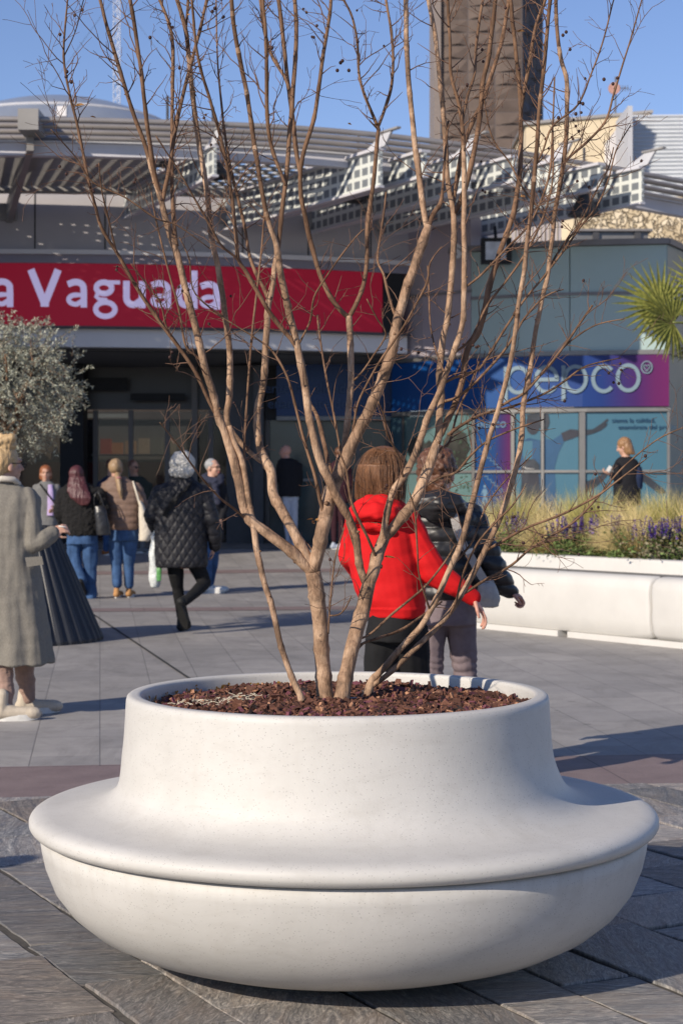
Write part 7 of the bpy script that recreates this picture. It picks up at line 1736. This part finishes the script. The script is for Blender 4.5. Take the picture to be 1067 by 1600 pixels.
w = figure('smiling grey haired woman with glasses and a navy scarf beside the quilted coat', 23.3, 332, (333, 731, 0), 125, [(332, 748, 12, .09), (332, 753, 18, .11), (332, 762, 21, .13), (332, 790, 20, .14), (331, 820, 20, .15), (330, 845, 20, .15)], [dict(p=[(315, 765, 0), (313, 790, 0), (318, 812, .08)]), dict(p=[(349, 765, 0), (352, 790, -.05), (346, 812, -.12)])], [[(323, 850, 0), (326, 885, 0), (326, 916, 0)], [(334, 850, .05), (334, 882, .12), (330, 912, .2)]], 'black_coat', 'denim', 'hair_grey', 'rubber_white', 'rubber_white', hyaw=122, topn='coat', botn='jeans', hairfn=short, eyes=dict(glasses='clear'), shoe_yaw=88)
c = Clay(); c.chain([w.p(320, 746, .03), w.p(330, 752, -.10), w.p(343, 752, -.10), w.p(346, 745, .0)], [.045, .055, .055, .045]); c.chain([w.p(322, 744, .05), w.p(334, 742, .08), w.p(345, 745, .04)], [.045, .05, .045]); c.cap(w.p(336, 755, -.13), w.p(341, 785, -.14), .05, .04); w.wear('scarf', c, MS['navy_scarf'], disp=folds(.014, (16, 16, 22)))
w = figure('bald man in a black jacket and pale trousers by the shaded shop front', 31.3, 453, (446, 706, 0), -50, [(448, 716, 9, .09), (450, 720, 16, .11), (452, 728, 19, .12), (453, 750, 18, .13), (453, 776, 17, .13)], [dict(p=[(437, 728, 0), (435, 748, 0), (440, 762, .1)]), dict(p=[(468, 728, 0), (469, 750, 0), (466, 768, .05)])], [[(448, 782, 0), (448, 815, 0), (451, 850, 0)], [(459, 782, 0), (460, 815, 0), (459, 856, -.15)]], 'black_coat', 'light_trouser', None, 'light_trouser', 'rubber_white', hyaw=-70, skin='skin_pink')
w = figure('person in dark maroon clothes and pale shoes standing behind the red hoodie', 31.5, 529, (532, 709, 0), 40, [(531, 720, 9, .09), (530, 726, 16, .11), (529, 734, 19, .12), (528, 758, 18, .13), (528, 785, 18, .13)], [dict(p=[(513, 735, 0), (511, 757, 0), (515, 772, .1)]), dict(p=[(545, 735, 0), (547, 757, 0), (544, 772, .1)])], [[(522, 788, 0), (522, 818, 0), (522, 846, 0)], [(534, 788, 0), (534, 818, 0), (533, 849, 0)]], 'maroon_cloth', 'maroon_cloth', 'hair_dark_brown', 'light_trouser', 'rubber_white', hairfn=short, shoe_yaw=70)
hair_mat('hair_copper2', (.13, .065, .028), (.36, .20, .095))
w = figure('blonde woman in a dark coat looking at her phone beyond the long planter', 25.5, 978, (974, 698, 0), -68, [(977, 714, 10, .09), (978, 719, 17, .12), (979, 727, 21, .14), (979, 745, 20, .15), (979, 765, 21, .16), (979, 790, 22, .17)], [dict(p=[(963, 730, -.1), (966, 750, -.12), (953, 741, -.14)], h=Vector((-1, 0, .3)), c=.9), dict(p=[(992, 730, .1), (990, 752, .12), (972, 745, .1)])], [[(973, 800, 0), (973, 830, 0), (973, 868, 0)], [(984, 800, 0), (985, 830, 0), (986, 866, 0)]], 'black_coat', 'black_cloth', 'hair_copper2', 'rubber_black', 'rubber_black', hyaw=-70, topn='coat', hairfn=lambda w, c, M: (c.ell(w.hc + M @ Vector((0, -.024, .036)), (.095, .10, .095), M), c.loft([(w.hc + M @ Vector((0, -.05, z)), r, .075) for z, r in ((.04, .085), (-.03, .095), (-.09, .085), (-.13, .06))], yaw=-70)), hpitch=-18)
m = MB(); a = w.org + w.p(950, 733, -.14); ph = empty('phone', a, 'pale phone held up by the blonde woman in the dark coat', 'phone'); mm = MB(); mm.beam((-.02, 0, -.04), (.03, 0, .04), .010, .05, Vector((1, 0, 0))); mm.build('case', MS['rubber_white'], ph); mm = MB(); mm.beam((-.012, 0, -.036), (.038, 0, .036), .004, .044, Vector((1, 0, 0))); mm.build('screen', MS['lens_black'], ph)
m = MB(); sb2 = empty('backpack', w.org + w.p(995, 745, .0), 'dark backpack on the back of the blonde woman with the phone', 'backpack'); c = Clay(); c.loft([((0, 0, -.17), .06, .12), ((0, 0, 0), .08, .14), ((0, 0, .14), .06, .11)], n=18); c.fuse('pack', .009, MS['navy'], sb2, 2, folds(.008))
# added unseen figure, a copy placed to cast a shadow across the slate
src = [o for o in bpy.data.objects if o.get('label', '').startswith('person in dark maroon')][0]
def copy_tree(o, parent=None):
    c = o.copy(); COL.objects.link(c); c.parent = parent
    for ch in list(o.children): copy_tree(ch, c)
    return c
c = copy_tree(src); c.location = (-3.35, 4.35, 0); c['label'] = 'added unseen copy of the maroon person, casting a shadow on the slate'
